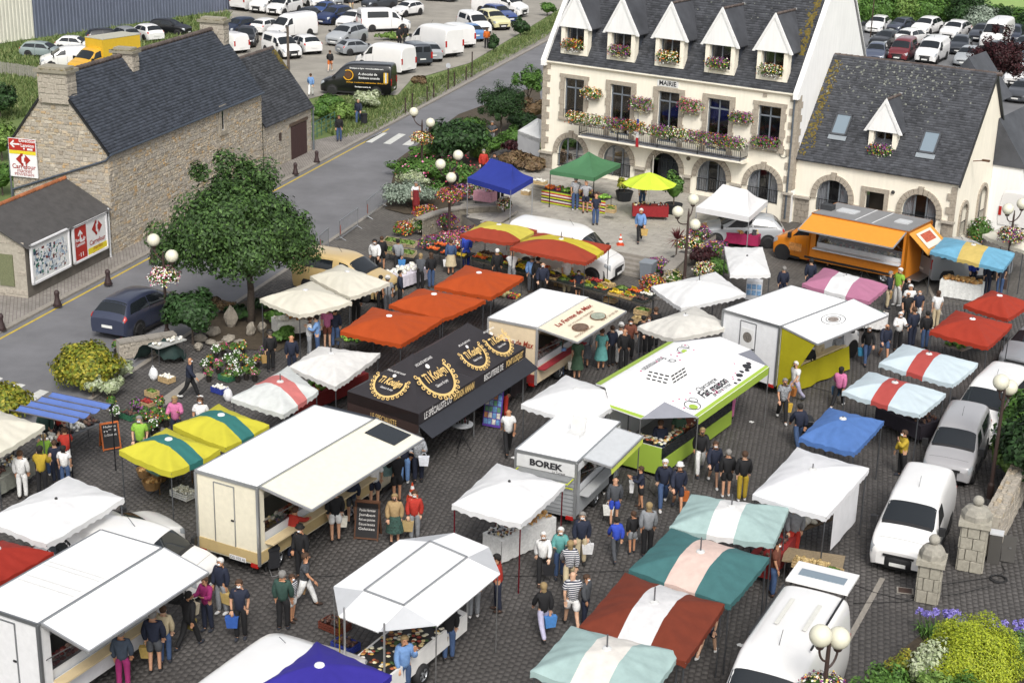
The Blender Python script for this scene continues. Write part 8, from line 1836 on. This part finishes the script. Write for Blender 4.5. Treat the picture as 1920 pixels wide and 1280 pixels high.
# flower pots on display
POTS=[(395,690,2),(410,700,5),(428,690,4),(445,682,4),(440,700,4),(458,690,0),(470,700,4),(482,690,3),(462,712,2),(478,715,5),(446,716,4),(432,712,0),(420,668,5),(405,672,4),(440,668,2),(455,665,0),(495,675,1),(385,700,4),(392,715,5),(272,790,1),(282,800,3),(262,805,2),(296,806,3),(302,792,0),(288,815,4),(275,822,2),(312,800,2),(218,790,4),(210,770,2),(228,660,5),(219,664,2),(300,770,0),(255,775,1)]
for i,(x,y,k) in enumerate(POTS):
 xx,yy=((x-385)/110,(y-665)/51) if x > 360 else ((x-210)/102,(y-660)/162);c=['orange','violet','yellow green','mixed','white','pink'][k];t=shrub('potted_plant',f'{c} potted plant {"back" if yy < .34 else "front" if yy > .66 else "middle"} {"left" if xx < .34 else "right" if xx > .66 else "centre"} in the {"large" if x > 360 else "small"} flower display',G(x,y),(.2,.2,.2),'leaf_mid',.08,130,FLW[k][0] if k != 4 else 'bloom_white',45 if k != 2 else 12,.08,trunk=.22,cat='plant',group='potted plants on display',inner=False);MB().lathe([(.09,0),(.12,.22),(.1,.2)],10).build('pot','plain',t,col='26221f')
for i,(x,y,w) in enumerate([(272,893,.3),(285,915,.34),(300,900,.3),(305,880,.26),(318,892,.3)]):t=thing('wicker_basket',['wicker basket hanging highest under the yellow canopy','large wicker basket on the ground under the yellow canopy','wicker basket with hessian under the yellow canopy','small wicker basket nearest the canopy pole','wicker basket beside the green trestle table'][i],'basket',G(x,y,.1+.2*(i % 2)));MB().lathe([(w*.7,0),(w,.3),(w*.92,.3),(w*.6,.04)],12).build('body','wood',t,col='8a6a42');o=obj('contents',mound('bread',.4,.4,30,.06),t);o.location=(0,0,.22)
tp=thing('tarpaulin','dark green tarpaulin heaped over the low wall','tarpaulin',G(300,672,.1));b=MB();b.grid([[V(-1+2*i/14,-.5+j/8,.55+.35*math.sin(i*.5)*math.cos(j*.6)+random.uniform(-.06,.06)-.5*(abs(i-7)/7)**2) for i in range(15)] for j in range(9)]);b.build('sheet','canvas',tp,True,'2c3f3c')
for x,y,c,lab in ((288,712,'e6e8ea','white plastic sack standing below the plank table'),(428,752,'e9e9ec','white carrier bag beside the blue plastic crate'),(1022,262,'e0e0e0','white bag beside the closed tent')):
 b=MB();b.ell((0,0,.25),(.2,.17,.28),9,6);b.v=[(a*random.uniform(.8,1.15),c_*random.uniform(.8,1.15),d) for a,c_,d in b.v];t=thing('carrier_bag',lab,'bag',G(x,y));b.build('body','cloth',t,True,c);MB().tube([(-.08,0,.48),(0,0,.62),(.08,0,.48)],.015,4).build('handle','cloth',t,col=c)
MB_side=MB().grid([[G(1549,968,2.3).lerp(G(1628,880,2.3),i/10)+V(.02*math.sin(i*2),0,-h*1.5) for i in range(2,9)] for h in (.1,.5,1)]);tag(MB_side.build('hanging_cloth','canvas',None,True,'eeeef0'),'white cloth hanging from the side of the big white canopy','cloth')
# ---------------------------------------------------------------- people
tmp=bpy.data.scenes.new('tmp')
def skin_mesh(pts,edges,m,k=1.,grow=0.):
 """continuous skinned surface over a skeleton of joints name: (position, radius)"""
 names=[n for n in pts if any(n in e for e in edges)];me=bpy.data.meshes.new('body');me.from_pydata([pts[n][0] for n in names],[(names.index(a),names.index(b)) for a,b in edges],[])
 o=bpy.data.objects.new('body',me);tmp.collection.objects.link(o);o.modifiers.new('s','SKIN');s=o.modifiers.new('u','SUBSURF');s.levels=1
 for i,n in enumerate(names):v=me.skin_vertices[0].data[i];r=pts[n][1]+grow;v.radius=(r,r);v.use_root=n == names[0]
 vl=tmp.view_layers[0];vl.update();e=bpy.data.meshes.new_from_object(o.evaluated_get(vl.depsgraph));bpy.data.objects.remove(o)
 e.materials.clear();e.materials.append(MATS[m]);e.polygons.foreach_set('use_smooth',[True]*len(e.polygons));return e
POSE=dict(st=((4,6,-3,4),(8,12,-6,14),0),wk=((26,10,-20,22),(-22,22,20,18),3),wl=((-18,24,24,8),(20,20,-22,24),3),ho=((3,4,-3,4),(18,88,24,95),3),le=((6,4,0,8),(52,30,44,40),14),hi=((2,3,-4,5),(-28,95,-20,100),0),ph=((2,4,-4,6),(10,14,40,120),2),si=((84,84,80,86),(30,60,34,60),4))
SHAPE={}
def shapes(pose):
 if pose in SHAPE:return SHAPE[pose]
 (tl,kl,tr,kr),(ul,el,ur,er),ln=POSE[pose];J={};c=lambda a:V(0,-math.sin(R(a)),-math.cos(R(a)))
 for s,n,th,kn in ((-1,'l',tl,kl),(1,'r',tr,kr)):
  h=V(s*.095,0,.9);k=h+c(th)*.42;a=k+c(th-kn)*.42;J[n+'h'],J[n+'k'],J[n+'a'],J[n+'t']=(h,.082),(k,.056),(a,.04),(a+V(s*.02,-.13,-.045),.03)
 sp=V(0,-math.sin(R(ln)),math.cos(R(ln)));P0=V(0,0,.95);J['p']=(P0,.125);J['w']=(P0+sp*.16,.115);J['c']=(P0+sp*.36,.135);J['n']=(P0+sp*.52,.058);J['d']=(P0+sp*.60+V(0,-.01,0),.07);J['e']=(P0+sp*.69+V(0,-.015,0),.088);J['f']=(P0+sp*.77+V(0,-.005,0),.062)
 for s,n,u,e in ((-1,'l',ul,el),(1,'r',ur,er)):
  out=.34 if pose == 'hi' else .1;sh=P0+sp*.46+V(s*.165,0,0);d=c(u+ln*.5);d=(d+V(s*out*2,0,0)).normalized();b=sh+d*.27;f=c(u+e);f=(f+V(-s*(.9 if pose == 'hi' else .12),0,0)).normalized();w=b+f*.24;J[n+'s'],J[n+'b'],J[n+'w']=(sh,.062),(b,.042),(w,.03);J[n+'m']=(sh.lerp(b,.75),.046);J[n+'q']=((J[n+'h'][0]).lerp(J[n+'k'][0],.8),.062)
 dz=.07-min(J['la'][0].z,J['ra'][0].z) if pose != 'si' else -.42;J={k:(p+V(0,0,dz),r) for k,(p,r) in J.items()}
 L=lambda *a:list(zip(a,a[1:]));leg=[e for n in 'lr' for e in L('p',n+'h',n+'k',n+'a',n+'t')];arm=[e for n in 'lr' for e in L('c',n+'s',n+'b',n+'w')]
 B=skin_mesh(J,L('p','w','c','n','d','e','f')+leg+arm,'skin');b=MB()
 for n in 'lr':   # hands: palm, four unequal fingers and a thumb, slightly curled
  w,e=J[n+'w'][0],J[n+'b'][0];d=(w-e).normalized();x=d.cross(V(0,1,0)).normalized();y=x.cross(d);o=w+d*.02;b.bar(o,o+d*.085,.075,.03,y)
  for i,l in enumerate((.07,.08,.075,.055)):q=o+d*.085+x*(-.028+.019*i);m=q+d*l*.55+y*.006;b.bar(q,m,.015,.016,y);b.bar(m,m+d*l*.4+y*.022,.013,.014,y)
  q=o+d*.02-x*.036;m=q+d*.035-x*.025;b.bar(q,m,.018,.018,y);b.bar(m,m+d*.03,.015,.015,y)
 hd=J['e'][0];b.ell((hd.x,hd.y-.095,hd.z-.01),(.016,.022,.026),6,4)
 for s in (-1,1):b.ell((s*.088,hd.y+.005,hd.z-.005),(.014,.026,.034),6,4)
 import bmesh;bm=bmesh.new();bm.from_mesh(B);hm=b.mesh('skin');bm.from_mesh(hm);bm.to_mesh(B);bm.free()
 T=[('w','c'),('p','w')];tp=T+[('c','n')];Jt=dict(J);Jt['n']=(J['c'][0].lerp(J['n'][0],.97),.048);Jt['p']=(J['p'][0]-V(0,0,.13),.135);J['v']=(J['p'][0].lerp(J['w'][0],.6),.115)
 G_=dict(S=skin_mesh(Jt,tp+[e for n in 'lr' for e in L('c',n+'s',n+'m')],'cloth',grow=.036),L=skin_mesh(Jt,tp+[e for n in 'lr' for e in L('c',n+'s',n+'b',n+'w')],'cloth',grow=.038),T=skin_mesh(J,[('p','v')]+[e for n in 'lr' for e in L('p',n+'h',n+'k',n+'a')],'cloth',grow=.028),H=skin_mesh(J,[('p','v')]+[e for n in 'lr' for e in L('p',n+'h',n+'q')],'cloth',grow=.036))
 k=J['lk'][0].lerp(J['rk'][0],.5);p=J['p'][0];b=MB();b.grid([[V(p.x+(k.x-p.x)*t+r*math.cos(a*PI/8)*1.1,p.y+(k.y-p.y)*t*.6+r*math.sin(a*PI/8),p.z+.06-t*(p.z-k.z+.1)+.012*math.sin(a*2)*t) for a in range(17)] for t,r in ((0,.15),(.3,.19),(1,.25))]);G_['K']=b.mesh('cloth',True)
 b=MB()
 for n in 'lr':a=J[n+'a'][0];b.ell((a.x+(J[n+'t'][0].x-a.x)*.4,a.y-.055,a.z-.025),(.052,.135,.05),8,5)
 G_['shoe']=b.mesh('cloth',True);b=MB()
 for s in (-1,1):b.ell((s*.034,hd.y-.088,hd.z+.012),.012,6,4)
 G_['eye']=b.mesh('black');b=MB();b.ell((hd.x,hd.y-.06,hd.z-.05),(.056,.048,.036),10,6);G_['mask']=b.mesh('cloth',True)
 def hair(z0,rr,long=0):
  b=MB();b.ell((hd.x,hd.y+.012,hd.z+.03),(.106,.118,.105),12,8);b.v=[(x,y if z > hd.z-.03 else y+.03,max(z,hd.z-.05-(long if y > hd.y-.02 else -.04))) if y > hd.y-.045 or z > hd.z+.06 else (x*.9,hd.y-.045,max(z,hd.z+.055)) for x,y,z in b.v]
  if long:b.ell((hd.x,hd.y+.055,hd.z-.09),(.082,.045,.13),10,6)
  return b.mesh('cloth',True)
 G_['s']=hair(0,0);G_['l']=hair(0,0,.1);b=MB();b.lathe([(.15,.0),(.1,.02),(.1,.09),(.06,.115)],12,(hd.x,hd.y,hd.z+.055));G_['c']=b.mesh('cloth',True)
 SHAPE[pose]=(B,G_,J);return SHAPE[pose]
PC=dict(n='1d2438',k='17171a',w='e4e4e2',j='3c5378',g='8b8e92',d='4a4d52',r='b02f22',p='c9719c',m='9c2a6a',b='6f93c4',u='2f4bb8',t='5d9c98',y='b0962a',o='c8661f',e='a98f66',l='b9b6cf',s='3f5a45',h='c4b594',x='6a3a2a',q='8ab840',v='45505f',a='2f4a42')
HC=dict(w='d9d8d4',k='1c1815',b='4a3424',y='97815a',g='85827e')
PPL='''636,265,0,st,Lk,Tj,bs,person in dark jacket and jeans by the outbuilding fence
672,232,0,wk,Ln,Tj,gb,man in navy with a trolley beside the silver green bush
583,180,180,wk,Lb,Tw,bs,woman in blue and white walking by the outbuilding roof
619,134,180,wk,Lk,Ho,bs,person in black coat near the silver cars
749,88,0,st,Lk,Tk,ks,dark clad person left of two beside the large white van
760,82,180,st,Lk,Tk,gs,dark clad person right of two beside the large white van
912,91,180,st,Lo,Tk,bs,person in orange jacket at the open car boot by the verge
659,22,0,wk,Ld,Th,bs,person in grey walking at the top of the car park
922,277,0,hi,Sd,Tg,gs,woman in grey tunic with hand on hip by the path
906,338,0,st,Lr,Tk,gs,woman in orange red jacket behind the blue gazebo
926,342,0,st,Ln,Tn,ks,person in blue behind the blue gazebo
780,399,0,ph,Sw,Tr,gs,man with dark red apron by the silver grey shrub
850,372,180,st,Lk,Tk,ks,person in black behind the three-globe lamp
938,378,180,st,So,Tk,ks,vendor in orange shirt under the blue gazebo
1078,394,180,st,Sw,Tj,gs,woman in white top and jeans at the striped table
1097,399,180,hi,Sw,Hn,gb,man in white shirt and navy shorts at the striped table
1116,422,180,st,Sn,Tj,kb,man in navy shirt standing alone on the terrace
1199,454,0,wk,Lb,Tk,ws,white haired woman in pale blue jacket crossing the terrace|straw bag:c2a262
1203,392,0,st,Sd,Tj,bs,vendor behind the red bric-a-brac table
703,512,0,wk,Lw,Tk,ks,man in white coat by the yellow van bonnet
716,506,180,st,Lk,Hk,bs,woman in black at the lettuce rack
746,510,180,wk,Lg,Tk,ks,shopper in grey at the lettuce rack|blue bag:4a8ac8
845,514,180,st,Lj,Kh,bs,woman in denim jacket and skirt at the fruit table|white carrier bag:e4e4e4
874,500,180,st,Lu,Tu,gc,person in royal blue raincoat at the fruit table
808,540,200,st,Lk,Tj,bl,woman in black cardigan by the garment table
788,545,180,le,Sd,Tk,yl,woman bending over the garment table
727,590,180,st,Sg,Td,wc,man in straw hat behind the cream parasol
714,584,180,st,Lk,Tk,ks,man in black beside the man in straw hat
750,576,90,st,Ln,Tk,ks,woman in navy beside the garment table end
614,652,180,st,Sp,Hx,bs,woman in pink sweater at the pastry table
629,651,180,st,Ln,Tj,ks,man in navy beside the woman in pink at the pastry table
668,606,180,st,Lk,Tk,ks,person in black between cream and orange parasols
581,668,90,ho,Sw,Tg,bs,shopper in white left of two beside the worn parasol
596,670,270,ho,Lb,Tj,ks,shopper in blue right of two beside the worn parasol
508,695,200,st,Lk,Tk,kc,person in black hood carrying a wicker basket|wicker basket:a5854e
548,705,180,st,Ln,Tn,wb,grey haired man in navy behind the red banded parasol
357,746,90,wl,Ln,Tk,gb,man in dark gilet striding by the flower pots
332,830,0,ho,Lp,Tn,ys,blonde woman in pink jacket behind the yellow canopy
379,834,0,st,Sw,Tk,bl,dark haired woman behind the yellow canopy
266,872,0,st,Sq,Tk,gs,woman in pale green shirt left of the yellow canopy
931,535,180,st,Lk,Tk,ws,white haired shopper at the vegetable stall left end
959,538,180,le,Sw,Tg,gb,shopper in white leaning over the vegetable stall
996,548,180,st,Lb,Td,wc,shopper in pale blue at the vegetable stall
1007,552,180,st,Lk,Tk,ks,dark clad woman at the vegetable stall middle
1062,550,180,st,Sw,Th,gb,man in white waistcoat at the vegetable stall
1083,562,0,st,Sn,Hn,ks,boy in navy before the vegetable stall
1016,562,0,st,Ln,Tk,gb,bald man in navy facing away from the vegetables
1056,696,180,st,Sw,Th,gs,woman in pinkish white top in the farm trailer queue
1050,706,180,st,Sb,Tb,bl,child in blue in the farm trailer queue
1081,710,180,st,Ss,Ks,bl,woman in dark green with tote in the farm trailer queue|white tote:e0ddd2
1096,688,180,st,Lg,Kd,bs,woman in grey skirt at the farm trailer
1126,692,180,st,St,Kt,bs,woman in turquoise dress at the farm trailer
1145,686,200,st,Ln,Tk,bs,person in navy at the farm trailer corner
1161,682,180,st,Lw,Tw,wc,person in white hooded coat by the farm trailer
1168,694,180,st,Lk,Tk,gb,bald man in black by the farm trailer
1179,674,0,ho,Lx,Tk,ks,man in maroon facing the square by the farm trailer
1203,664,180,st,Lk,Tk,ks,person in black under the off-white canopy edge
1213,664,0,st,Sp,Tk,bs,person in pink under the off-white canopy edge
1226,652,180,st,Lk,Tk,bs,dark clad person right of the person in pink
1511,722,180,st,Lk,Tn,gs,man in black at the yellow skirted counter
1528,708,180,st,Lh,Kw,bl,woman in beige at the yellow skirted counter
1566,694,180,st,Lg,Kd,ks,woman in grey coat at the yellow skirted counter
1488,753,300,wk,Sw,Tl,ws,woman in white top and lilac trousers walking left|brown bag:a5682e
1465,790,0,wl,Sg,Tk,gs,woman in grey patterned top with yellow bag|yellow bag:c9a53a
1570,763,150,wk,Lp,Tk,kl,dark haired woman in pink sweater beside the pale blue parasol|blue bag:3a5a78
1494,840,190,wk,Ln,Tj,ks,man in navy hoodie pushing a pushchair by the blue parasol
1555,501,180,le,Sx,Kx,kl,woman in brown dress at the orange lorry hatch
1465,566,180,st,Ln,Tn,gs,man in navy walking towards the orange lorry
1516,552,180,st,Ln,Tn,ks,man in dark blue left of the pink parasol
1663,578,60,st,Ln,Th,gs,man in navy blazer with basket behind the pink parasol|straw bag:b89858
1681,573,300,st,Sq,Tw,ws,woman in green top beside the man in blazer
1697,588,0,st,Lk,Tk,kb,tall man in black sweater in the lane
1700,606,0,st,Sw,Th,ws,white haired woman behind the man in black t-shirt
1696,616,0,st,Sk,Tk,gb,man in black t-shirt in the crowded lane
1717,612,0,st,Sn,Tw,gb,man in navy polo in the crowded lane
1623,682,0,wk,Lk,Tj,ws,man in black with cap and shopping in the lane|blue bag:3a8ab0
1656,675,0,wl,Ln,Hj,gb,man in navy jacket and denim shorts in the lane
1681,657,0,ho,Lw,Tk,ws,woman in white coat in the lane
1707,652,200,st,Ln,Tn,bs,woman in blue seen from behind in the lane
1732,654,180,st,Lk,Tj,ks,man in black padded coat seen from behind
1752,616,180,st,Sw,Th,bl,woman in white with brown hair by the red parasol
1821,542,0,st,Lu,Tn,ks,vendor in blue behind the bread table
1849,552,180,st,Ln,Tn,ks,person in navy right of the bread table
1872,556,180,st,Sn,Tj,gb,person in dark blue at the grass right of the bread table
1688,893,280,ph,Ly,Tk,bs,woman in mustard sweater beside the silver people carrier
1311,888,0,wk,Lk,Tw,yl,blonde woman in black jacket and white trousers
1336,910,0,wl,Ln,Hn,bs,man in navy jacket and shorts beside the blonde woman
1360,930,180,st,Lk,Hk,gs,man in black jacket walking away
1390,938,180,st,Lk,Ty,bs,person in black jacket and mustard trousers
1242,951,0,wk,Ln,Tj,ws,woman in navy jacket and jeans beside the man in white cap
1269,959,0,wl,Ln,Hn,wc,man in white cap and navy jacket with orange bag|orange bag:b5622a
1200,952,270,ho,Ln,Hk,bs,boy in navy hoodie before the silver trailer|white bag:e2e2e2
1150,984,180,st,Ld,Hu,gb,man in grey hoodie and blue shorts|white tote:deded8
1138,925,180,st,Ln,Tk,ks,person in navy at the silver trailer hatch
1234,876,180,st,Ln,Tj,bs,man in navy at the lime charcuterie counter
1269,857,180,st,Ss,Kt,ks,woman in floral skirt at the lime counter
1284,850,180,st,Sx,Hx,ks,person partly under the charcuterie flap, near end
1334,812,180,st,Sk,Hx,ks,person under the charcuterie flap, second along
1351,799,180,st,Sr,Hr,bs,person in red shorts under the charcuterie flap
1367,785,180,st,Sp,Tp,bs,person in pink trousers at the far end of the charcuterie flap
1153,1049,190,wk,Lu,Td,ks,boy in bright blue jacket
1184,1036,200,st,Lk,Hg,bs,boy in black jacket and grey shorts
1212,1041,180,st,Lg,Tk,yl,long haired woman in grey waistcoat
1016,1090,0,wk,Lw,Tk,ws,white haired woman in white coat with black bag|black bag:202024
1048,1084,0,ho,Lt,Tj,ws,woman in pale turquoise jacket with black bag|black holdall:1c1c22
1088,1059,0,st,Ln,Th,gs,woman in navy sweater and beige trousers|white bag:dcdcdc
1066,1108,180,wk,Lw,Th,yl,woman in white striped shirt seen from behind
1071,1177,190,wl,Sn,Hw,gb,man in striped navy shirt and white shorts
1017,1194,200,wk,Lk,Tl,yl,blonde woman in black with blue shopping bag|blue and white bag:4a86c8
1096,1168,60,st,Ld,Tn,bs,child in grey beside the brown parasol
932,1145,270,ho,Lr,Tn,ks,person in red at the right side of the folding roof trailer|straw bag:a58a52
841,1236,180,st,Lk,Tj,bs,person in black jacket and jeans behind the trailer wheel|straw bag:b09458
888,1156,180,st,Sg,Tg,bs,person in grey trousers under the trailer flap
758,1305,20,ph,Lb,Tj,yl,blonde woman in denim jacket at the bottom edge
549,1047,150,le,Lr,Tn,bs,person in red jacket at the cream lorry counter
565,1082,330,st,Lk,Tk,kc,man in black jacket and cap before the cream lorry
572,1136,90,wl,Sd,Tw,bs,woman in dark patterned top and white trousers|cardboard bag:b8946a
549,1164,60,st,Sv,Hw,bs,boy in striped shirt beside the grey haired man
532,1178,170,st,La,Tk,gs,grey haired man in olive coat
629,1014,190,st,Lk,Hw,ks,woman in black with white shorts at the cream lorry|white tote:e2ded0
660,979,180,st,Ln,Hd,ks,man in navy and grey shorts at the cream lorry
702,950,180,st,Sw,Hn,ks,man in white shirt under the end of the cream flap
744,941,200,ho,Lk,Hk,ks,woman in black near the orange cone|printed bag:7a9a98
784,903,0,ho,Lg,Tn,ks,man in grey cardigan with white patterned bag|patterned bag:dfe2ea
758,906,180,st,Ln,Tb,ks,person in navy behind the man in grey cardigan
740,1018,0,st,Le,Ka,yl,woman in tan jacket and floral dress
777,1012,0,st,Lr,Tg,bs,man in red jacket|straw bag:b09868
952,850,190,wk,Sw,Tk,kb,man in white shirt beside the high table
943,783,180,st,Lk,Tr,ks,man in black with red trousers at the biscuit counter
44,934,180,st,Lw,Tw,bs,person all in white at the jam table
88,892,200,ho,Lq,Tj,ys,child in lime jacket near the jam table
127,888,200,ho,Sr,Tw,bs,curly haired woman in red gilet at the shellfish table
107,904,200,st,Sn,Tn,bs,boy in navy between the lime and mustard shoppers
81,930,180,ho,Ly,Tk,kl,woman in mustard sweater at the left
124,912,180,st,Sw,Tj,kl,girl in white behind the big white canopy
89,848,0,st,La,Tk,ks,vendor in dark green under the blue awning
114,840,0,st,Lr,Tk,ks,vendor in red under the blue awning
417,1150,330,st,Ln,Tg,ws,white haired man in navy blazer by the white van bonnet|straw bag:c2a868
390,1182,330,ho,Lm,Tn,bs,woman in magenta jacket with cream shoulder bag|cream bag:d8ccb0
356,1213,150,wk,Lk,Tk,ks,youth in black tracksuit with basket at the white lorry|green basket:8a7a3e
452,1198,0,st,Sn,Tk,bs,curly haired man in navy polo with blue bag|blue bag:2f5aa8
292,1258,180,st,Ln,Hd,gs,man in navy jacket and shorts at the white lorry counter|straw bag:a89050
311,1242,180,st,Lh,Tj,bs,person in beige jacket and jeans at the white lorry counter
233,1290,180,st,Lv,Tm,gs,woman in teal sweater and red trousers at the white lorry counter
1485,1046,0,st,Lg,Tr,gs,vendor in grey jacket behind the potato crates
1448,1116,70,st,Sx,Tj,kl,long haired woman in jeans beside the potato crates
1325,1230,150,wk,Sg,Hn,ks,person half hidden under the brown parasol'''
m=mat('striped',None,.85);N=m.node_tree.nodes;wv=N.new('ShaderNodeTexWave');wv.bands_direction='Z';wv.inputs['Scale'].default_value=5.5;tc_=N.new('ShaderNodeTexCoord');cr=N.new('ShaderNodeValToRGB');cr.color_ramp.interpolation='CONSTANT';cr.color_ramp.elements[0].color=(.012,.016,.04,1);cr.color_ramp.elements[1].position=.62;cr.color_ramp.elements[1].color=(.6,.6,.6,1)
m.node_tree.links.new(tc_.outputs['Object'],wv.inputs[0]);m.node_tree.links.new(wv.outputs[0],cr.inputs[0]);m.node_tree.links.new(cr.outputs[0],N['Principled BSDF'].inputs['Base Color'])
mat('patterned',None,.85,var=.75,vs=16)
PPR=random.Random(3)
for row in PPL.split('\n'):
 x,y,dr,ps,top,bot,hr,lab=row.split(',',7);lab,_,bag=lab.partition('|');x,y=int(x),int(y)
 p=G(x,y,TZ)
 if not inside(p.xy,tpoly):p=G(x,y,.1 if x < 700 and y < 300 else 0)
 B,g,J=shapes(ps);kid='boy' in lab or 'child' in lab or 'girl' in lab;s=PPR.uniform(.96,1.05)*(.86 if kid else 1.02);a=R(float(dr))
 wd=PPR.uniform(1.0,1.12);body=obj('person',B,None,PPR.choice(['c99a7c','d3a98c','bd8c6c','c79270']));body.location=p;body.rotation_euler=(0,0,a);body.scale=(s*wd,s*wd,s);tag(body,lab,'person')
 def wear(nm,key,c):o=bpy.data.objects.new(nm,g[key]);COL.objects.link(o);o.parent=body;o.color=(*lin(c),1);return o
 tp_=wear('top',top[0],PC[top[1]]);bt_=wear('skirt' if bot[0] == 'K' else 'shorts' if bot[0] == 'H' else 'trousers',bot[0],PC[bot[1]])
 for w,o in (('striped',tp_),('patterned',tp_),('floral',bt_)):
  if w in lab:o.material_slots[0].link='OBJECT';o.material_slots[0].material=MATS['striped' if w == 'striped' else 'patterned']
 if 'apron' in lab:MB().grid([[V(.17*math.sin(q*.35),-.19*math.cos(q*.35)-.02,z) for q in range(-3,4)] for z in (.45,.9,1.35)]).build('apron','cloth',body,True,'7a1c20')
 wear('shoes','shoe',PPR.choice(['1a1a1c','d8d8d6','3a2a22','2a2e38']));wear('eyes','eye','000000')
 if hr[1] == 'c':wear('hat','c',HC[hr[0]]);wear('hair','s','6a6258')
 elif hr[1] != 'b':wear('hair',hr[1],HC[hr[0]])
 if y > 420 and PPR.random() < .85:wear('mask','mask','dfe6ea' if PPR.random() < .8 else '22252a')
 if bag:
  nm,c=bag.split(':');w=(Matrix.Translation(p) @ Matrix.Rotation(a,4,'Z') @ Matrix.Diagonal((s*wd,s*wd,s,1))) @ J['rw' if PPR.random() < .6 else 'lw'][0];h=min(.34,w.z-p.z-.25)
  t=thing('shopping_bag',f'{nm} held by the {" ".join(lab.split()[:9])}','bag',V(w.x,w.y,w.z-.12-h-.08),a);b=MB();b.add([V(i*.17*q,j*.07*q,z) for z,q in ((0,.85),(h,1.1)) for i,j in ((-1,-1),(1,-1),(1,1),(-1,1))],[(0,1,5,4),(1,2,6,5),(2,3,7,6),(3,0,4,7),(3,2,1,0),(4,5,6,7)]);b.build('body','cloth',t,col=c);MB().tube([(-.09,0,h),(-.05,0,h+.12),(.05,0,h+.12),(.09,0,h)],.01,4).build('handle','cloth',t,col=c)
for x,y,lab in ((683,236,'black shopping trolley behind the man in navy'),(512,1072,'black shopping trolley beside the cream lorry'),(1545,702,'navy shopping trolley at the yellow skirted counter')):
 t=thing('shopping_trolley',lab,'trolley',G(x,y),.5);b=MB();b.box((0,0,.5),(.36,.26,.62));b.box((0,-.02,.84),(.38,.3,.08));b.build('bag','cloth',t,col='1c1d22');MB().tube([(-.16,.16,.06),(-.16,.18,1.02),(.16,.18,1.02),(.16,.16,.06)],.014,5).build('frame','metal',t,col='b0b0b0')
 for sg in (-1,1):w_=MB().lathe([(.09,-.02),(.09,.02)],12,(sg*.2,.14,.09),'X').build('wheel','rubber',t)
 MB().tube([(-.14,0,.2),(-.14,-.3,.02),(.14,-.3,.02),(.14,0,.2)],.012,5).build('stand','metal',t,col='b0b0b0')
t=thing('pushchair','dark pushchair in front of the man in the navy hoodie','pushchair',G(1510,828),R(-10));b=MB();b.box((0,0,.5),(.4,.5,.12));b.box((0,-.2,.72),(.4,.1,.5));b.build('seat','cloth',t,col='23252a');MB().ell((0,-.1,.9),(.24,.3,.22),10,6).build('hood','cloth',t,True,'1d2026');MB().tube([(-.2,-.45,1.0),(-.2,.3,.2),(.2,.3,.2),(.2,-.45,1.0),(-.2,-.45,1.0)],.015,5).build('frame','metal',t,col='8a8a8a')
for x,y in ((-.24,-.25),(.24,-.25),(-.24,.32),(.24,.32)):MB().lathe([(.12,-.02),(.12,.02)],12,(x,y,.12),'X').build('wheel','rubber',t)
for i,(x,y) in enumerate([(1409,791),(963,858),(1190,1009),(1388,1209)]):o=MB().grid([[V(a*.05,c*.04,.012+.02*math.sin(a*2+c)) for a in range(-2,3)] for c in range(-2,3)]).build('paper_scrap','plain',None,True,'e8e8e6');o.location=G(x,y);tag(o,['scrap of white paper on the paving left of the woman with the yellow bag','scrap of white paper beside the man in white shirt','scrap of white paper behind the boys','scrap of white paper under the brown parasol edge'][i],'litter')
bpy.data.scenes.remove(tmp)
